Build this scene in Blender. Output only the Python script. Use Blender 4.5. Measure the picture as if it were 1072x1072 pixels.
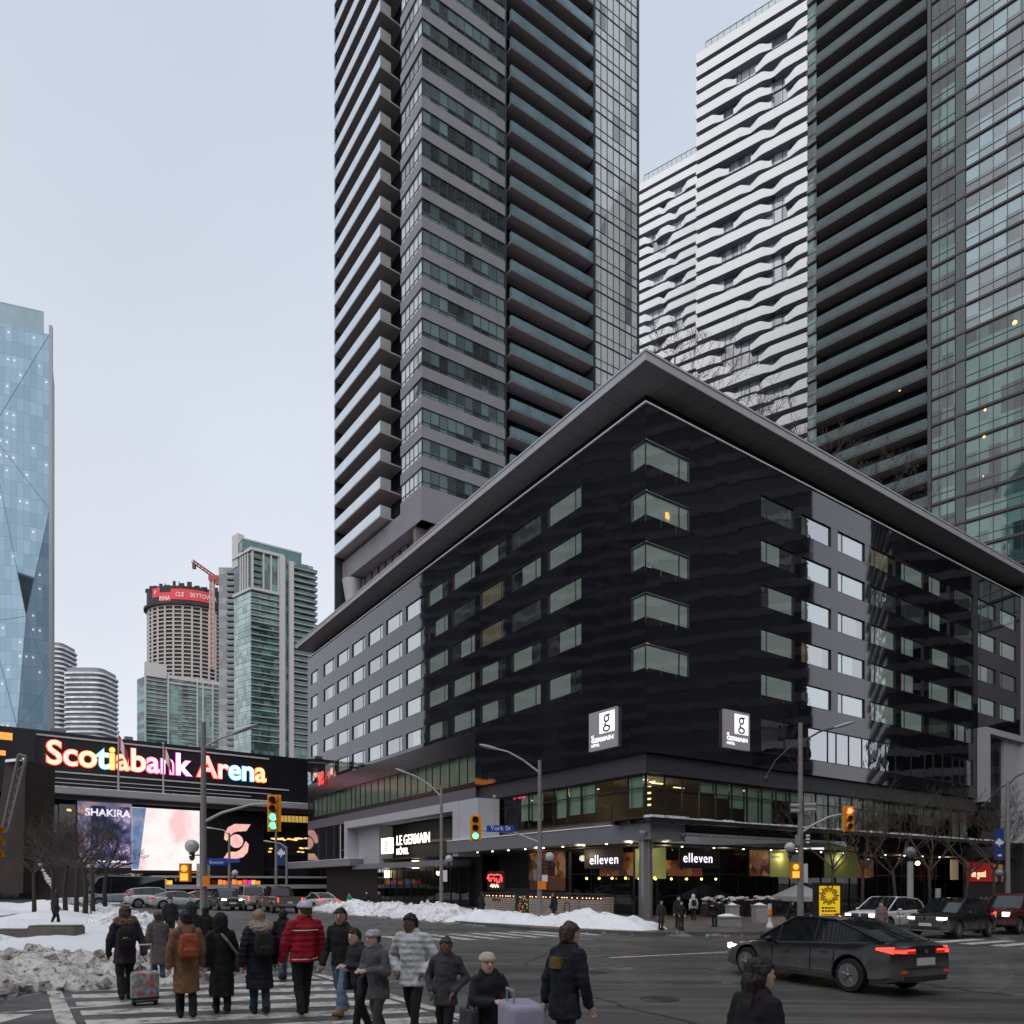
import bpy, bmesh, math, random
from mathutils import Vector, Matrix, noise as mnoise
random.seed(7)
sc = bpy.context.scene
for _o in list(bpy.data.objects): bpy.data.objects.remove(_o)
COL = sc.collection
R_ = math.radians
# ------------------------------------------------------------------ camera
CAMZ = 2.05
cam_d = bpy.data.cameras.new('camera'); cam = bpy.data.objects.new('camera', cam_d); COL.objects.link(cam)
cam.location = (0, 0, CAMZ); cam.rotation_euler = (R_(90), 0, 0)
cam_d.sensor_width = 36; cam_d.lens = 761/1072*36; cam_d.shift_y = 388/1072
cam_d.clip_start = 0.1; cam_d.clip_end = 5000
sc.camera = cam
# ------------------------------------------------------------------ sky, sun, exposure
SUN_EL, SUN_AZ = R_(40), R_(199)
w = bpy.data.worlds.new('World'); sc.world = w; w.use_nodes = True
nt = w.node_tree; nt.nodes.clear()
out = nt.nodes.new('ShaderNodeOutputWorld'); bg = nt.nodes.new('ShaderNodeBackground')
sky = nt.nodes.new('ShaderNodeTexSky'); sky.sky_type = 'NISHITA'; sky.sun_disc = False
sky.sun_elevation = SUN_EL; sky.sun_rotation = SUN_AZ; sky.air_density = 1.0; sky.dust_density = 3.0
tc = nt.nodes.new('ShaderNodeTexCoord'); sep = nt.nodes.new('ShaderNodeSeparateXYZ')
cr = nt.nodes.new('ShaderNodeValToRGB')
nt.links.new(tc.outputs['Generated'], sep.inputs[0]); nt.links.new(sep.outputs['Z'], cr.inputs[0])
cr.color_ramp.elements[0].position = 0.0; cr.color_ramp.elements[0].color = (7.6, 7.8, 8.35, 1)
cr.color_ramp.elements[1].position = 0.75; cr.color_ramp.elements[1].color = (5.2, 5.72, 6.7, 1)
cn = nt.nodes.new('ShaderNodeTexNoise'); cn.inputs['Scale'].default_value = 2.2; cn.inputs['Detail'].default_value = 5
nt.links.new(tc.outputs['Generated'], cn.inputs['Vector'])
cm = nt.nodes.new('ShaderNodeMapRange'); cm.inputs[1].default_value = .3; cm.inputs[2].default_value = .7
cm.inputs[3].default_value = .95; cm.inputs[4].default_value = 1.05
nt.links.new(cn.outputs['Fac'], cm.inputs[0])
vm = nt.nodes.new('ShaderNodeVectorMath'); vm.operation = 'SCALE'
nt.links.new(cr.outputs[0], vm.inputs[0]); nt.links.new(cm.outputs[0], vm.inputs['Scale'])
mx = nt.nodes.new('ShaderNodeMixRGB'); mx.inputs[0].default_value = 0.92     # overcast cloud veil over the clear sky
nt.links.new(sky.outputs[0], mx.inputs[1]); nt.links.new(vm.outputs[0], mx.inputs[2])
nt.links.new(mx.outputs[0], bg.inputs[0]); bg.inputs[1].default_value = 0.121
nt.links.new(bg.outputs[0], out.inputs[0])
sun_d = bpy.data.lights.new('sun', 'SUN'); sun_d.energy = 2.0; sun_d.angle = R_(90); sun_d.color = (1, .96, .92)
sun = bpy.data.objects.new('sun', sun_d); COL.objects.link(sun)
sun.rotation_euler = (R_(90)-SUN_EL, 0, R_(-19))
sc.view_settings.view_transform = 'Standard'; sc.view_settings.look = 'None'
sc.view_settings.exposure = 0.0; sc.view_settings.gamma = 1.0
sc.cycles.max_bounces = 6; sc.cycles.transparent_max_bounces = 8; sc.cycles.caustics_reflective = False; sc.cycles.caustics_refractive = False
# ------------------------------------------------------------------ projection helpers (photo pixels -> metres)
F = 761.0; CX = 536.0; HY = 924.0
def K(X): return (X-CX)/F
def gz(x, y):
    x = max(-45, min(60, x)); y = max(0, min(120, y))
    return -(0.0065*(y-11)+0.0094*(x+3.4))
def G(X, Y):                                    # ground point seen at a photo pixel
    k = K(X); h = (Y-HY)/F
    y = 2.0105/(h-0.0065-0.0094*k)
    return Vector((k*y, y, gz(k*y, y)))
def ZY(Y, y): return CAMZ+(HY-Y)*y/F
RV = Vector((.8246, .5658, 0)).normalized(); LV = Vector((-RV.y, RV.x, 0))
C0 = Vector((8.46, 46.0, 0))                     # street corner of the hotel
# ------------------------------------------------------------------ materials
MATS = {}
def mat(name, col, rough=.6, metal=0.0, var=.12, scale=3.0, bump=0.0, bscale=30, ior=1.45, emit=None, es=1.0, coat=0.0, spec=None):
    if name in MATS: return MATS[name]
    m = bpy.data.materials.new(name); m.use_nodes = True; MATS[name] = m
    t = m.node_tree; b = t.nodes['Principled BSDF']
    b.inputs['Roughness'].default_value = rough; b.inputs['Metallic'].default_value = metal; b.inputs['IOR'].default_value = ior
    if coat: b.inputs['Coat Weight'].default_value = coat; b.inputs['Coat Roughness'].default_value = .05
    if spec is not None: b.inputs['Specular IOR Level'].default_value = spec
    c = (col[0], col[1], col[2], 1)
    if var > 0:
        tcn = t.nodes.new('ShaderNodeTexCoord'); n = t.nodes.new('ShaderNodeTexNoise')
        n.inputs['Scale'].default_value = scale; n.inputs['Detail'].default_value = 6; n.inputs['Roughness'].default_value = .65
        t.links.new(tcn.outputs['Object'], n.inputs['Vector'])
        r = t.nodes.new('ShaderNodeMapRange'); r.inputs[1].default_value = .25; r.inputs[2].default_value = .75
        r.inputs[3].default_value = 1-var; r.inputs[4].default_value = 1+var
        t.links.new(n.outputs['Fac'], r.inputs[0])
        v = t.nodes.new('ShaderNodeVectorMath'); v.operation = 'SCALE'; v.inputs[0].default_value = col[:3]
        t.links.new(r.outputs[0], v.inputs['Scale']); t.links.new(v.outputs[0], b.inputs['Base Color'])
        if bump:
            n2 = t.nodes.new('ShaderNodeTexNoise'); n2.inputs['Scale'].default_value = bscale; n2.inputs['Detail'].default_value = 4
            t.links.new(tcn.outputs['Object'], n2.inputs['Vector'])
            bp = t.nodes.new('ShaderNodeBump'); bp.inputs['Strength'].default_value = bump; bp.inputs['Distance'].default_value = .02
            t.links.new(n2.outputs['Fac'], bp.inputs['Height']); t.links.new(bp.outputs[0], b.inputs['Normal'])
    else:
        b.inputs['Base Color'].default_value = c
    if emit:
        b.inputs['Emission Color'].default_value = (*emit, 1); b.inputs['Emission Strength'].default_value = es
    return m
class NT:                                        # tiny node-writing helper
    def __init__(s, m): s.t = m.node_tree; s.b = s.t.nodes.get('Principled BSDF')
    def n(s, typ, **kw):
        x = s.t.nodes.new('ShaderNode'+typ)
        for k, v in kw.items():
            if k.startswith('i_'):
                key = k[2:]; x.inputs[int(key) if key.isdigit() else key].default_value = v
            else: setattr(x, k, v)
        return x
    def l(s, a, b): s.t.links.new(a, b)
def newmat(name):
    m = bpy.data.materials.new(name); m.use_nodes = True; MATS[name] = m
    return m, NT(m)
def math_n(h, op, a, b=None):
    x = h.n('Math', operation=op)
    for i, v in enumerate((a, b)):
        if v is None: continue
        if isinstance(v, (int, float)): x.inputs[i].default_value = v
        else: h.l(v, x.inputs[i])
    return x.outputs[0]
# ------------------------------------------------------------------ mesh builder
class MB:
    def __init__(s): s.v = []; s.f = []; s.m = []; s.cur = 0; s.smooth = False; s.sm = []
    def add(s, vs, fs):
        o = len(s.v); s.v.extend([tuple(p) for p in vs])
        for f in fs: s.f.append(tuple(i+o for i in f)); s.m.append(s.cur); s.sm.append(s.smooth)
    def quad(s, a, b, c, d): s.add([a, b, c, d], [(0, 1, 2, 3)])
    def hexa(s, p):                              # p: 8 points, bottom ring then top ring (ccw from above)
        s.add(p, [(3, 2, 1, 0), (4, 5, 6, 7), (0, 1, 5, 4), (1, 2, 6, 5), (2, 3, 7, 6), (3, 0, 4, 7)])
    def box(s, x0, x1, y0, y1, z0, z1):
        s.hexa([(x0, y0, z0), (x1, y0, z0), (x1, y1, z0), (x0, y1, z0), (x0, y0, z1), (x1, y0, z1), (x1, y1, z1), (x0, y1, z1)])
    def prism(s, poly, z0, z1):                  # z0, z1 numbers or functions of (x, y)
        n = len(poly); g0 = z0 if callable(z0) else (lambda x, y: z0); g1 = z1 if callable(z1) else (lambda x, y: z1)
        a = sum(poly[i][0]*poly[(i+1) % n][1]-poly[(i+1) % n][0]*poly[i][1] for i in range(n))
        if a < 0: poly = list(reversed(poly))
        vs = [(p[0], p[1], g0(p[0], p[1])) for p in poly]+[(p[0], p[1], g1(p[0], p[1])) for p in poly]
        fs = [tuple(range(n-1, -1, -1)), tuple(range(n, 2*n))]+[(i, (i+1) % n, n+(i+1) % n, n+i) for i in range(n)]
        s.add(vs, fs)
    def loft(s, rings, cap=True, closed=True):
        n = len(rings[0]); vs = [p for r in rings for p in r]; fs = []
        for i in range(len(rings)-1):
            for j in range(n if closed else n-1):
                k = (j+1) % n
                fs.append((i*n+j, i*n+k, (i+1)*n+k, (i+1)*n+j))
        if cap and closed:
            fs.append(tuple(range(n-1, -1, -1))); fs.append(tuple((len(rings)-1)*n+j for j in range(n)))
        s.add(vs, fs)
    def tube(s, pts, radii, n=8, cap=True, sq=False):
        pts = [Vector(p) for p in pts]
        if isinstance(radii, (int, float)): radii = [radii]*len(pts)
        rings = []; prev = None
        for i, p in enumerate(pts):
            if i == 0: d = pts[1]-p
            elif i == len(pts)-1: d = p-pts[i-1]
            else: d = (pts[i+1]-p).normalized()+(p-pts[i-1]).normalized()
            d.normalize()
            if prev is None:
                u = Vector((1, 0, 0)) if abs(d.x) < .9 else Vector((0, 1, 0))
            else: u = prev
            u = (u-d*u.dot(d)); u.normalize(); prev = u; v = d.cross(u)
            rings.append([p+(u*math.cos(2*math.pi*j/n)+v*math.sin(2*math.pi*j/n))*radii[i] for j in range(n)])
        s.loft(rings, cap)
    def lathe(s, prof, c=(0, 0, 0), n=20, axis='z'):       # prof: list of (r, h)
        rings = []
        for r, h in prof:
            ring = []
            for j in range(n):
                a = 2*math.pi*j/n; x, y, z = r*math.cos(a), r*math.sin(a), h
                if axis == 'y': x, y, z = x, -z, y
                if axis == 'x': x, y, z = z, x, y
                ring.append((c[0]+x, c[1]+y, c[2]+z))
            rings.append(ring)
        s.loft(rings, True)
    def ball(s, c, r, n=12, sq=(1, 1, 1)):
        prof = [(math.sin(math.pi*i/(n//2+1)), -math.cos(math.pi*i/(n//2+1))) for i in range(1, n//2+1)]
        prof = [(.02, -1)]+prof+[(.02, 1)]
        rings = [[(c[0]+q*r*sq[0]*math.cos(2*math.pi*j/n), c[1]+q*r*sq[1]*math.sin(2*math.pi*j/n), c[2]+h*r*sq[2]) for j in range(n)] for q, h in prof]
        s.loft(rings, True)
    def capsule(s, A, B, r1, r2, n=10):
        A = Vector(A); B = Vector(B); d = B-A
        if d.length < 1e-6: d = Vector((0, 0, 1e-3))
        d.normalize()
        pts = []; rad = []
        for a in (85, 55, 25): pts.append(A-d*r1*math.sin(R_(a))); rad.append(r1*math.cos(R_(a)))
        pts.append(A); rad.append(r1); pts.append(B); rad.append(r2)
        for a in (25, 55, 85): pts.append(B+d*r2*math.sin(R_(a))); rad.append(r2*math.cos(R_(a)))
        s.tube(pts, rad, n)
    def mesh(s, name, mats, org=(0, 0, 0)):
        me = bpy.data.meshes.new(name)
        me.from_pydata([(p[0]-org[0], p[1]-org[1], p[2]-org[2]) for p in s.v], [], s.f)
        for m in (mats if isinstance(mats, (list, tuple)) else [mats]): me.materials.append(m)
        me.polygons.foreach_set('material_index', s.m); me.polygons.foreach_set('use_smooth', s.sm); me.update()
        return me
    def build(s, name, mats, parent=None, sharp=None, **tags):
        """parented: vertices are world coordinates, shifted into the parent's frame; alone: origin at the base centre"""
        if parent is not None: org = WL.get(parent.name, (0, 0, 0)); loc = (0, 0, 0)
        else:
            xs = [p[0] for p in s.v]; ys = [p[1] for p in s.v]; zs = [p[2] for p in s.v]
            org = ((min(xs)+max(xs))/2, (min(ys)+max(ys))/2, min(zs)); loc = org
        me = s.mesh(name, mats, org)
        if sharp: me.shade_smooth() if hasattr(me, 'shade_smooth') else None; me.set_sharp_from_angle(angle=R_(sharp))
        o = bpy.data.objects.new(name, me); COL.objects.link(o); o.location = loc
        if parent is not None: o.parent = parent
        WL[o.name] = org
        tag(o, **tags)
        return o
WL = {}
TMP = bpy.data.scenes.new('workbench')           # empty side scene for evaluating modifiers and lettering; removed at the end
def evalmesh(o):
    vl = TMP.view_layers[0]; vl.update(); dg = vl.depsgraph
    if dg is None:
        with bpy.context.temp_override(scene=TMP, view_layer=vl): dg = bpy.context.evaluated_depsgraph_get()
    dg.update(); return bpy.data.meshes.new_from_object(o.evaluated_get(dg))
def tag(o, label=None, cat=None, group=None, kind=None):
    if label: o['label'] = label
    if cat: o['category'] = cat
    if group: o['group'] = group
    if kind: o['kind'] = kind
    return o
def thing(name, label, cat, loc=(0, 0, 0), group=None):
    o = bpy.data.objects.new(name, None); COL.objects.link(o); o.location = loc; o.empty_display_size = .3
    WL[o.name] = tuple(loc); return tag(o, label, cat, group)
def kids(o): return [c for c in bpy.data.objects if c.parent == o]
def copy_tree(o, parent=None, _map=None):
    if _map is None:
        _map = {}
        for c in bpy.data.objects:
            if c.parent: _map.setdefault(c.parent.name, []).append(c)
    c = o.copy(); COL.objects.link(c)
    if parent: c.parent = parent
    for ch in _map.get(o.name, []): copy_tree(ch, c, _map)
    return c
class Fr:                                        # a vertical facade frame: t along it, o outwards, z up
    def __init__(s, org, a, n): s.o = Vector((org[0], org[1], 0)); s.a = Vector((a[0], a[1], 0)).normalized(); s.n = Vector((n[0], n[1], 0)).normalized()
    def P(s, t, o, z): q = s.o+s.a*t+s.n*o; return (q.x, q.y, z)
    def t_at(s, X, o=0):                          # where along the facade (offset o) a photo column X falls
        k = K(X); q = s.o+s.n*o
        return (k*q.y-q.x)/(s.a.x-k*s.a.y)
    def y_at(s, X, o=0): return (s.o+s.n*o+s.a*s.t_at(X, o)).y
    def Z(s, X, Y, o=0): return ZY(Y, s.y_at(X, o))
    def box(s, mb, t0, t1, o0, o1, z0, z1):
        p = [s.P(t0, o0, z0), s.P(t1, o0, z0), s.P(t1, o1, z0), s.P(t0, o1, z0)]
        if s.a.cross(s.n).z < 0: p = [p[0], p[3], p[2], p[1]]
        mb.hexa(p+[(q[0], q[1], z1) for q in p])
    def plane(s, mb, t0, t1, z0, z1, o=0):
        q = [s.P(t0, o, z0), s.P(t1, o, z0), s.P(t1, o, z1), s.P(t0, o, z1)]
        if s.a.cross(Vector((0, 0, 1))).dot(s.n) < 0: q.reverse()
        mb.quad(*q)
def text_mesh(txt, size, depth=.03, offset=0.0, align='CENTER', spacing=1.0, res=4):
    cu = bpy.data.curves.new('lettering', 'FONT'); cu.body = txt; cu.size = size; cu.extrude = depth/2; cu.offset = offset
    cu.align_x = align; cu.space_character = spacing; cu.resolution_u = res
    o = bpy.data.objects.new('lettering', cu); TMP.collection.objects.link(o)
    me = evalmesh(o)
    bpy.data.objects.remove(o); bpy.data.curves.remove(cu)
    me.materials.clear()
    return me
def put_text(name, txt, fr, t, o, z, size, material, parent, depth=.03, offset=0.0, align='CENTER', spacing=1.0, flip=1, sx=1.0):
    """lettering standing on a facade frame; reads left to right as seen from outside"""
    me = text_mesh(txt, size, depth, offset, align, spacing)
    right = Vector((0, 0, 1)).cross(fr.n)             # rightwards for somebody facing the wall
    org = Vector(fr.P(t, o, z)); base = Vector(WL.get(parent.name, (0, 0, 0))) if parent is not None else org
    for v in me.vertices:
        q = org+right*(v.co.x*sx)+Vector((0, 0, v.co.y))+fr.n*v.co.z
        v.co = q-base
    me.materials.append(material)
    ob = bpy.data.objects.new(name, me); COL.objects.link(ob)
    if parent is not None: ob.parent = parent; WL[ob.name] = tuple(base)
    else: ob.location = org; WL[ob.name] = tuple(org)
    return ob
def remesh(mb, voxel, smooth=2, fac=.5):
    me = mb.mesh('tmp', [])
    o = bpy.data.objects.new('tmp', me); TMP.collection.objects.link(o)
    r = o.modifiers.new('r', 'REMESH'); r.mode = 'VOXEL'; r.voxel_size = voxel; r.use_smooth_shade = True
    if smooth: q = o.modifiers.new('s', 'SMOOTH'); q.iterations = smooth; q.factor = fac
    res = evalmesh(o)
    bpy.data.objects.remove(o); bpy.data.meshes.remove(me)
    return res
def obj_me(name, me, m, parent):
    me.materials.clear(); me.materials.append(m); me.name = name
    o = bpy.data.objects.new(name, me); COL.objects.link(o)
    if parent is not None: o.parent = parent
    return o
# ------------------------------------------------------------------ shared materials
M_panel = mat('black_glass_panel', (.009, .009, .013), .035, ior=1.9, var=.25, scale=.6)
M_dark = mat('dark_metal', (.02, .02, .023), .45, var=.2)
M_black = mat('black', (.008, .008, .009), .6, var=.2)
M_char = mat('charcoal_cladding', (.045, .045, .052), .4, var=.15, scale=1.2)
M_grey = mat('grey_metal_panel', (.20, .20, .23), .38, var=.08, scale=.8, metal=.2)
M_lgrey = mat('light_grey_panel', (.42, .42, .46), .45, var=.08, scale=.8)
M_soffit = mat('soffit_panel', (.24, .225, .23), .55, var=.1, scale=.5)
M_white = mat('white_paint', (.78, .78, .80), .5, var=.05)
M_conc = mat('concrete', (.30, .29, .28), .85, var=.18, scale=2.5, bump=.3)
M_steel = mat('galvanised_steel', (.42, .42, .43), .45, metal=.5, var=.15, scale=4)
M_pole = mat('weathered_pole_paint', (.20, .185, .175), .6, var=.2, scale=5)
M_curt = mat('pale_curtain', (.82, .84, .81), .9, var=.10, scale=1.5, emit=(.68, .80, .74), es=.27)  # faint glow added to the cloth so dark windows look paler
M_wood = mat('cedar_planks', (.34, .25, .18), .75, var=.2, scale=2.0)
M_yellow = mat('signal_yellow', (.85, .36, .01), .45, var=.06)
M_warm = mat('warm_lamp', (1, .8, .5), .5, var=0, emit=(1, .72, .35), es=7)
M_spot = mat('soffit_lamp', (1, .9, .8), .5, var=0, emit=(1, .84, .62), es=9)
def glass_mat(name, tint, ior=1.7, rough=.02, bumps=.0):
    m, h = newmat(name); t = h.t; o = t.nodes['Material Output']; t.nodes.remove(h.b)
    f = h.n('Fresnel', i_IOR=ior); g = h.n('BsdfGlossy', i_Roughness=rough); tr = h.n('BsdfTransparent', i_Color=(*tint, 1))
    g.inputs['Color'].default_value = (.95, .97, 1, 1)
    mixn = h.n('MixShader'); h.l(f.outputs[0], mixn.inputs[0]); h.l(tr.outputs[0], mixn.inputs[1]); h.l(g.outputs[0], mixn.inputs[2]); h.l(mixn.outputs[0], o.inputs[0])
    if bumps:
        tcn = h.n('TexCoord'); nz = h.n('TexNoise', i_Scale=.9); h.l(tcn.outputs['Object'], nz.inputs['Vector'])
        bp = h.n('Bump', i_Strength=bumps, i_Distance=.05); h.l(nz.outputs['Fac'], bp.inputs['Height']); h.l(bp.outputs[0], g.inputs['Normal'])
    return m
M_pane = glass_mat('window_glass', (.90, .97, .93), 7.0, .02, .12)
M_shop = glass_mat('shop_glass', (.62, .68, .66), 1.5, .01)
M_band = glass_mat('green_band_glass', (.76, .88, .80), 1.5, .015, .15)
M_stripg = glass_mat('strip_glass', (.8, .9, .82), 8.0, .02, .12)
M_lowg = glass_mat('low_band_glass', (.62, .70, .64), 1.25, .12)
def cellglass(name, deep, pale, frac=.3, cw=1.1, chh=3.3, rough=.04, ior=1.9, ang=0.0, var=.5, lit=0.0, litcol=(1, .85, .6)):
    """coated facade glass: every pane (cell of cw x chh metres along the facade) has its own blind or dark room behind it"""
    m, h = newmat(name); b = h.b
    tcn = h.n('TexCoord'); mp = h.n('Mapping'); mp.inputs['Rotation'].default_value = (0, 0, -ang)
    h.l(tcn.outputs['Object'], mp.inputs['Vector']); sp = h.n('SeparateXYZ'); h.l(mp.outputs[0], sp.inputs[0])
    cx_ = math_n(h, 'FLOOR', math_n(h, 'DIVIDE', sp.outputs['X'], cw)); cz_ = math_n(h, 'FLOOR', math_n(h, 'DIVIDE', sp.outputs['Z'], chh))
    cb = h.n('CombineXYZ'); h.l(cx_, cb.inputs[0]); h.l(cz_, cb.inputs[1])
    wn = h.n('TexWhiteNoise', noise_dimensions='3D'); h.l(cb.outputs[0], wn.inputs['Vector'])
    # rooms: several panes share one blind
    cb2 = h.n('CombineXYZ'); h.l(math_n(h, 'FLOOR', math_n(h, 'DIVIDE', sp.outputs['X'], cw*3)), cb2.inputs[0]); h.l(cz_, cb2.inputs[1])
    wn2 = h.n('TexWhiteNoise', noise_dimensions='3D'); h.l(cb2.outputs[0], wn2.inputs['Vector'])
    s = math_n(h, 'ADD', math_n(h, 'MULTIPLY', wn.outputs['Value'], .45), math_n(h, 'MULTIPLY', wn2.outputs['Value'], .55))
    r = h.n('MapRange', i_1=1-frac-.25, i_2=1-frac+.15); h.l(s, r.inputs[0])
    mixc = h.n('MixRGB'); mixc.inputs[1].default_value = (*deep, 1); mixc.inputs[2].default_value = (*pale, 1); h.l(r.outputs[0], mixc.inputs[0])
    h.l(mixc.outputs[0], b.inputs['Base Color']); b.inputs['Roughness'].default_value = rough; b.inputs['IOR'].default_value = ior
    bp = h.n('Bump', i_Strength=.12, i_Distance=.2); nz = h.n('TexNoise', i_Scale=.35); h.l(tcn.outputs['Object'], nz.inputs['Vector']); h.l(nz.outputs['Fac'], bp.inputs['Height']); h.l(bp.outputs[0], b.inputs['Normal'])
    if lit:
        wn3 = h.n('TexWhiteNoise', noise_dimensions='4D', i_W=7.3); h.l(cb.outputs[0], wn3.inputs['Vector'])
        g = math_n(h, 'GREATER_THAN', wn3.outputs['Value'], 1-lit)
        b.inputs['Emission Color'].default_value = (*litcol, 1); h.l(math_n(h, 'MULTIPLY', g, .75), b.inputs['Emission Strength'])
    return m
# ------------------------------------------------------------------ snow, asphalt, paving
def snow_mat(name, clean, dirt, amount, scale=1.2):
    m, h = newmat(name); b = h.b; tcn = h.n('TexCoord')
    n1 = h.n('TexNoise', i_Scale=scale, i_Detail=8.0, i_Roughness=.7); h.l(tcn.outputs['Object'], n1.inputs['Vector'])
    r = h.n('MapRange', i_1=.62-amount*.35, i_2=.80-amount*.35); h.l(n1.outputs['Fac'], r.inputs[0])
    n2 = h.n('TexNoise', i_Scale=scale*9, i_Detail=4.0); h.l(tcn.outputs['Object'], n2.inputs['Vector'])
    r2 = h.n('MapRange', i_1=.60-amount*.1, i_2=.72-amount*.1); h.l(n2.outputs['Fac'], r2.inputs[0])
    mx_ = math_n(h, 'MAXIMUM', r.outputs[0], r2.outputs[0])
    mc = h.n('MixRGB'); mc.inputs[1].default_value = (*clean, 1); mc.inputs[2].default_value = (*dirt, 1); h.l(mx_, mc.inputs[0]); h.l(mc.outputs[0], b.inputs['Base Color'])
    b.inputs['Roughness'].default_value = .75
    n3 = h.n('TexNoise', i_Scale=14.0, i_Detail=6.0); h.l(tcn.outputs['Object'], n3.inputs['Vector'])
    bp = h.n('Bump', i_Strength=.6, i_Distance=.04); h.l(n3.outputs['Fac'], bp.inputs['Height']); h.l(bp.outputs[0], b.inputs['Normal'])
    return m
M_snow = snow_mat('ploughed_snow', (.82, .83, .86), (.30, .27, .25), .34)
M_snowc = snow_mat('fresh_snow', (.86, .87, .90), (.62, .60, .60), .12)
M_snowd = snow_mat('dirty_snow', (.72, .69, .66), (.20, .17, .14), .48, 1.6)
AR0 = math.atan2(RV.y, RV.x)
def asphalt():
    m, h = newmat('wet_asphalt'); b = h.b; tcn = h.n('TexCoord')
    n1 = h.n('TexNoise', i_Scale=.25, i_Detail=6.0, i_Roughness=.6); h.l(tcn.outputs['Object'], n1.inputs['Vector'])
    n2 = h.n('TexNoise', i_Scale=60.0, i_Detail=3.0); h.l(tcn.outputs['Object'], n2.inputs['Vector'])
    n4 = h.n('TexNoise', i_Scale=1.6, i_Detail=5.0); h.l(tcn.outputs['Object'], n4.inputs['Vector'])
    a = h.n('ValToRGB'); e = a.color_ramp.elements; e[0].position = .35; e[0].color = (.052, .049, .047, 1); e[1].position = .68; e[1].color = (.098, .090, .085, 1); h.l(n1.outputs['Fac'], a.inputs[0])
    g = h.n('MapRange', i_1=.3, i_2=.7, i_3=.65, i_4=1.35); h.l(n2.outputs['Fac'], g.inputs[0])
    v = h.n('VectorMath', operation='SCALE'); h.l(a.outputs[0], v.inputs[0]); h.l(g.outputs[0], v.inputs['Scale'])
    # cracks and sealed joints
    vo = h.n('TexVoronoi', feature='DISTANCE_TO_EDGE', i_Scale=.13); nz = h.n('TexNoise', i_Scale=.8, i_Detail=4.0); h.l(tcn.outputs['Object'], nz.inputs['Vector'])
    vmx = h.n('MixRGB', blend_type='ADD'); vmx.inputs[0].default_value = .9; h.l(tcn.outputs['Object'], vmx.inputs[1]); h.l(nz.outputs['Color'], vmx.inputs[2]); h.l(vmx.outputs[0], vo.inputs['Vector'])
    def streak(ang, sx_, sy_, lo, hi, w_=0.0):
        mp = h.n('Mapping'); mp.inputs['Rotation'].default_value = (0, 0, -ang); mp.inputs['Scale'].default_value = (sx_, sy_, 1); mp.inputs['Location'].default_value = (w_, 0, 0); h.l(tcn.outputs['Object'], mp.inputs['Vector'])
        q = h.n('TexNoise', i_Scale=1.0, i_Detail=5.0, i_Roughness=.6); h.l(mp.outputs[0], q.inputs['Vector']); r_ = h.n('MapRange', i_1=lo, i_2=hi); h.l(q.outputs['Fac'], r_.inputs[0]); return r_.outputs[0]
    s1 = streak(AR0, .07, 1.5, .50, .72); s2 = streak(AR0+math.pi/2, .08, 1.3, .54, .74, 9.0)
    salt = math_n(h, 'MAXIMUM', s1, s2); wet = streak(AR0, .05, .9, .52, .66, 4.0)
    sm = h.n('MixRGB'); sm.inputs[2].default_value = (.155, .147, .140, 1); h.l(math_n(h, 'MULTIPLY', salt, .75), sm.inputs[0]); h.l(v.outputs[0], sm.inputs[1])
    wm = h.n('MixRGB', blend_type='MULTIPLY'); wm.inputs[2].default_value = (.55, .55, .57, 1); h.l(math_n(h, 'MULTIPLY', wet, .8), wm.inputs[0]); h.l(sm.outputs[0], wm.inputs[1]); v = wm
    ck = h.n('MapRange', i_1=.002, i_2=.006); h.l(vo.outputs['Distance'], ck.inputs[0])
    cm_ = h.n('MixRGB'); cm_.inputs[1].default_value = (.016, .015, .015, 1); h.l(ck.outputs[0], cm_.inputs[0]); h.l(v.outputs[0], cm_.inputs[2])
    h.l(cm_.outputs[0], b.inputs['Base Color'])
    rr = h.n('MapRange', i_1=.40, i_2=.65, i_3=.50, i_4=.78); h.l(n4.outputs['Fac'], rr.inputs[0]); h.l(math_n(h, 'SUBTRACT', rr.outputs[0], math_n(h, 'MULTIPLY', wet, .24)), b.inputs['Roughness'])
    bp = h.n('Bump', i_Strength=.35, i_Distance=.008); h.l(n2.outputs['Fac'], bp.inputs['Height']); h.l(bp.outputs[0], b.inputs['Normal'])
    return m
M_asph = asphalt()
def worn_paint():
    m, h = newmat('worn_road_paint'); b = h.b; tcn = h.n('TexCoord')
    n1 = h.n('TexNoise', i_Scale=3.0, i_Detail=9.0, i_Roughness=.75); h.l(tcn.outputs['Object'], n1.inputs['Vector'])
    r = h.n('MapRange', i_1=.40, i_2=.56); h.l(n1.outputs['Fac'], r.inputs[0])
    mc = h.n('MixRGB'); mc.inputs[1].default_value = (.66, .63, .58, 1); mc.inputs[2].default_value = (.50, .47, .43, 1); h.l(r.outputs[0], mc.inputs[0])
    r2 = h.n('MapRange', i_1=.50, i_2=.62); h.l(n1.outputs['Fac'], r2.inputs[0])
    mc2 = h.n('MixRGB'); mc2.inputs[2].default_value = (.10, .095, .09, 1); h.l(r2.outputs[0], mc2.inputs[0]); h.l(mc.outputs[0], mc2.inputs[1])
    h.l(mc2.outputs[0], b.inputs['Base Color']); b.inputs['Roughness'].default_value = .55
    return m
M_paint = worn_paint()
M_pave = mat('wet_paving', (.11, .10, .095), .45, var=.3, scale=1.2, bump=.2)
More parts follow.
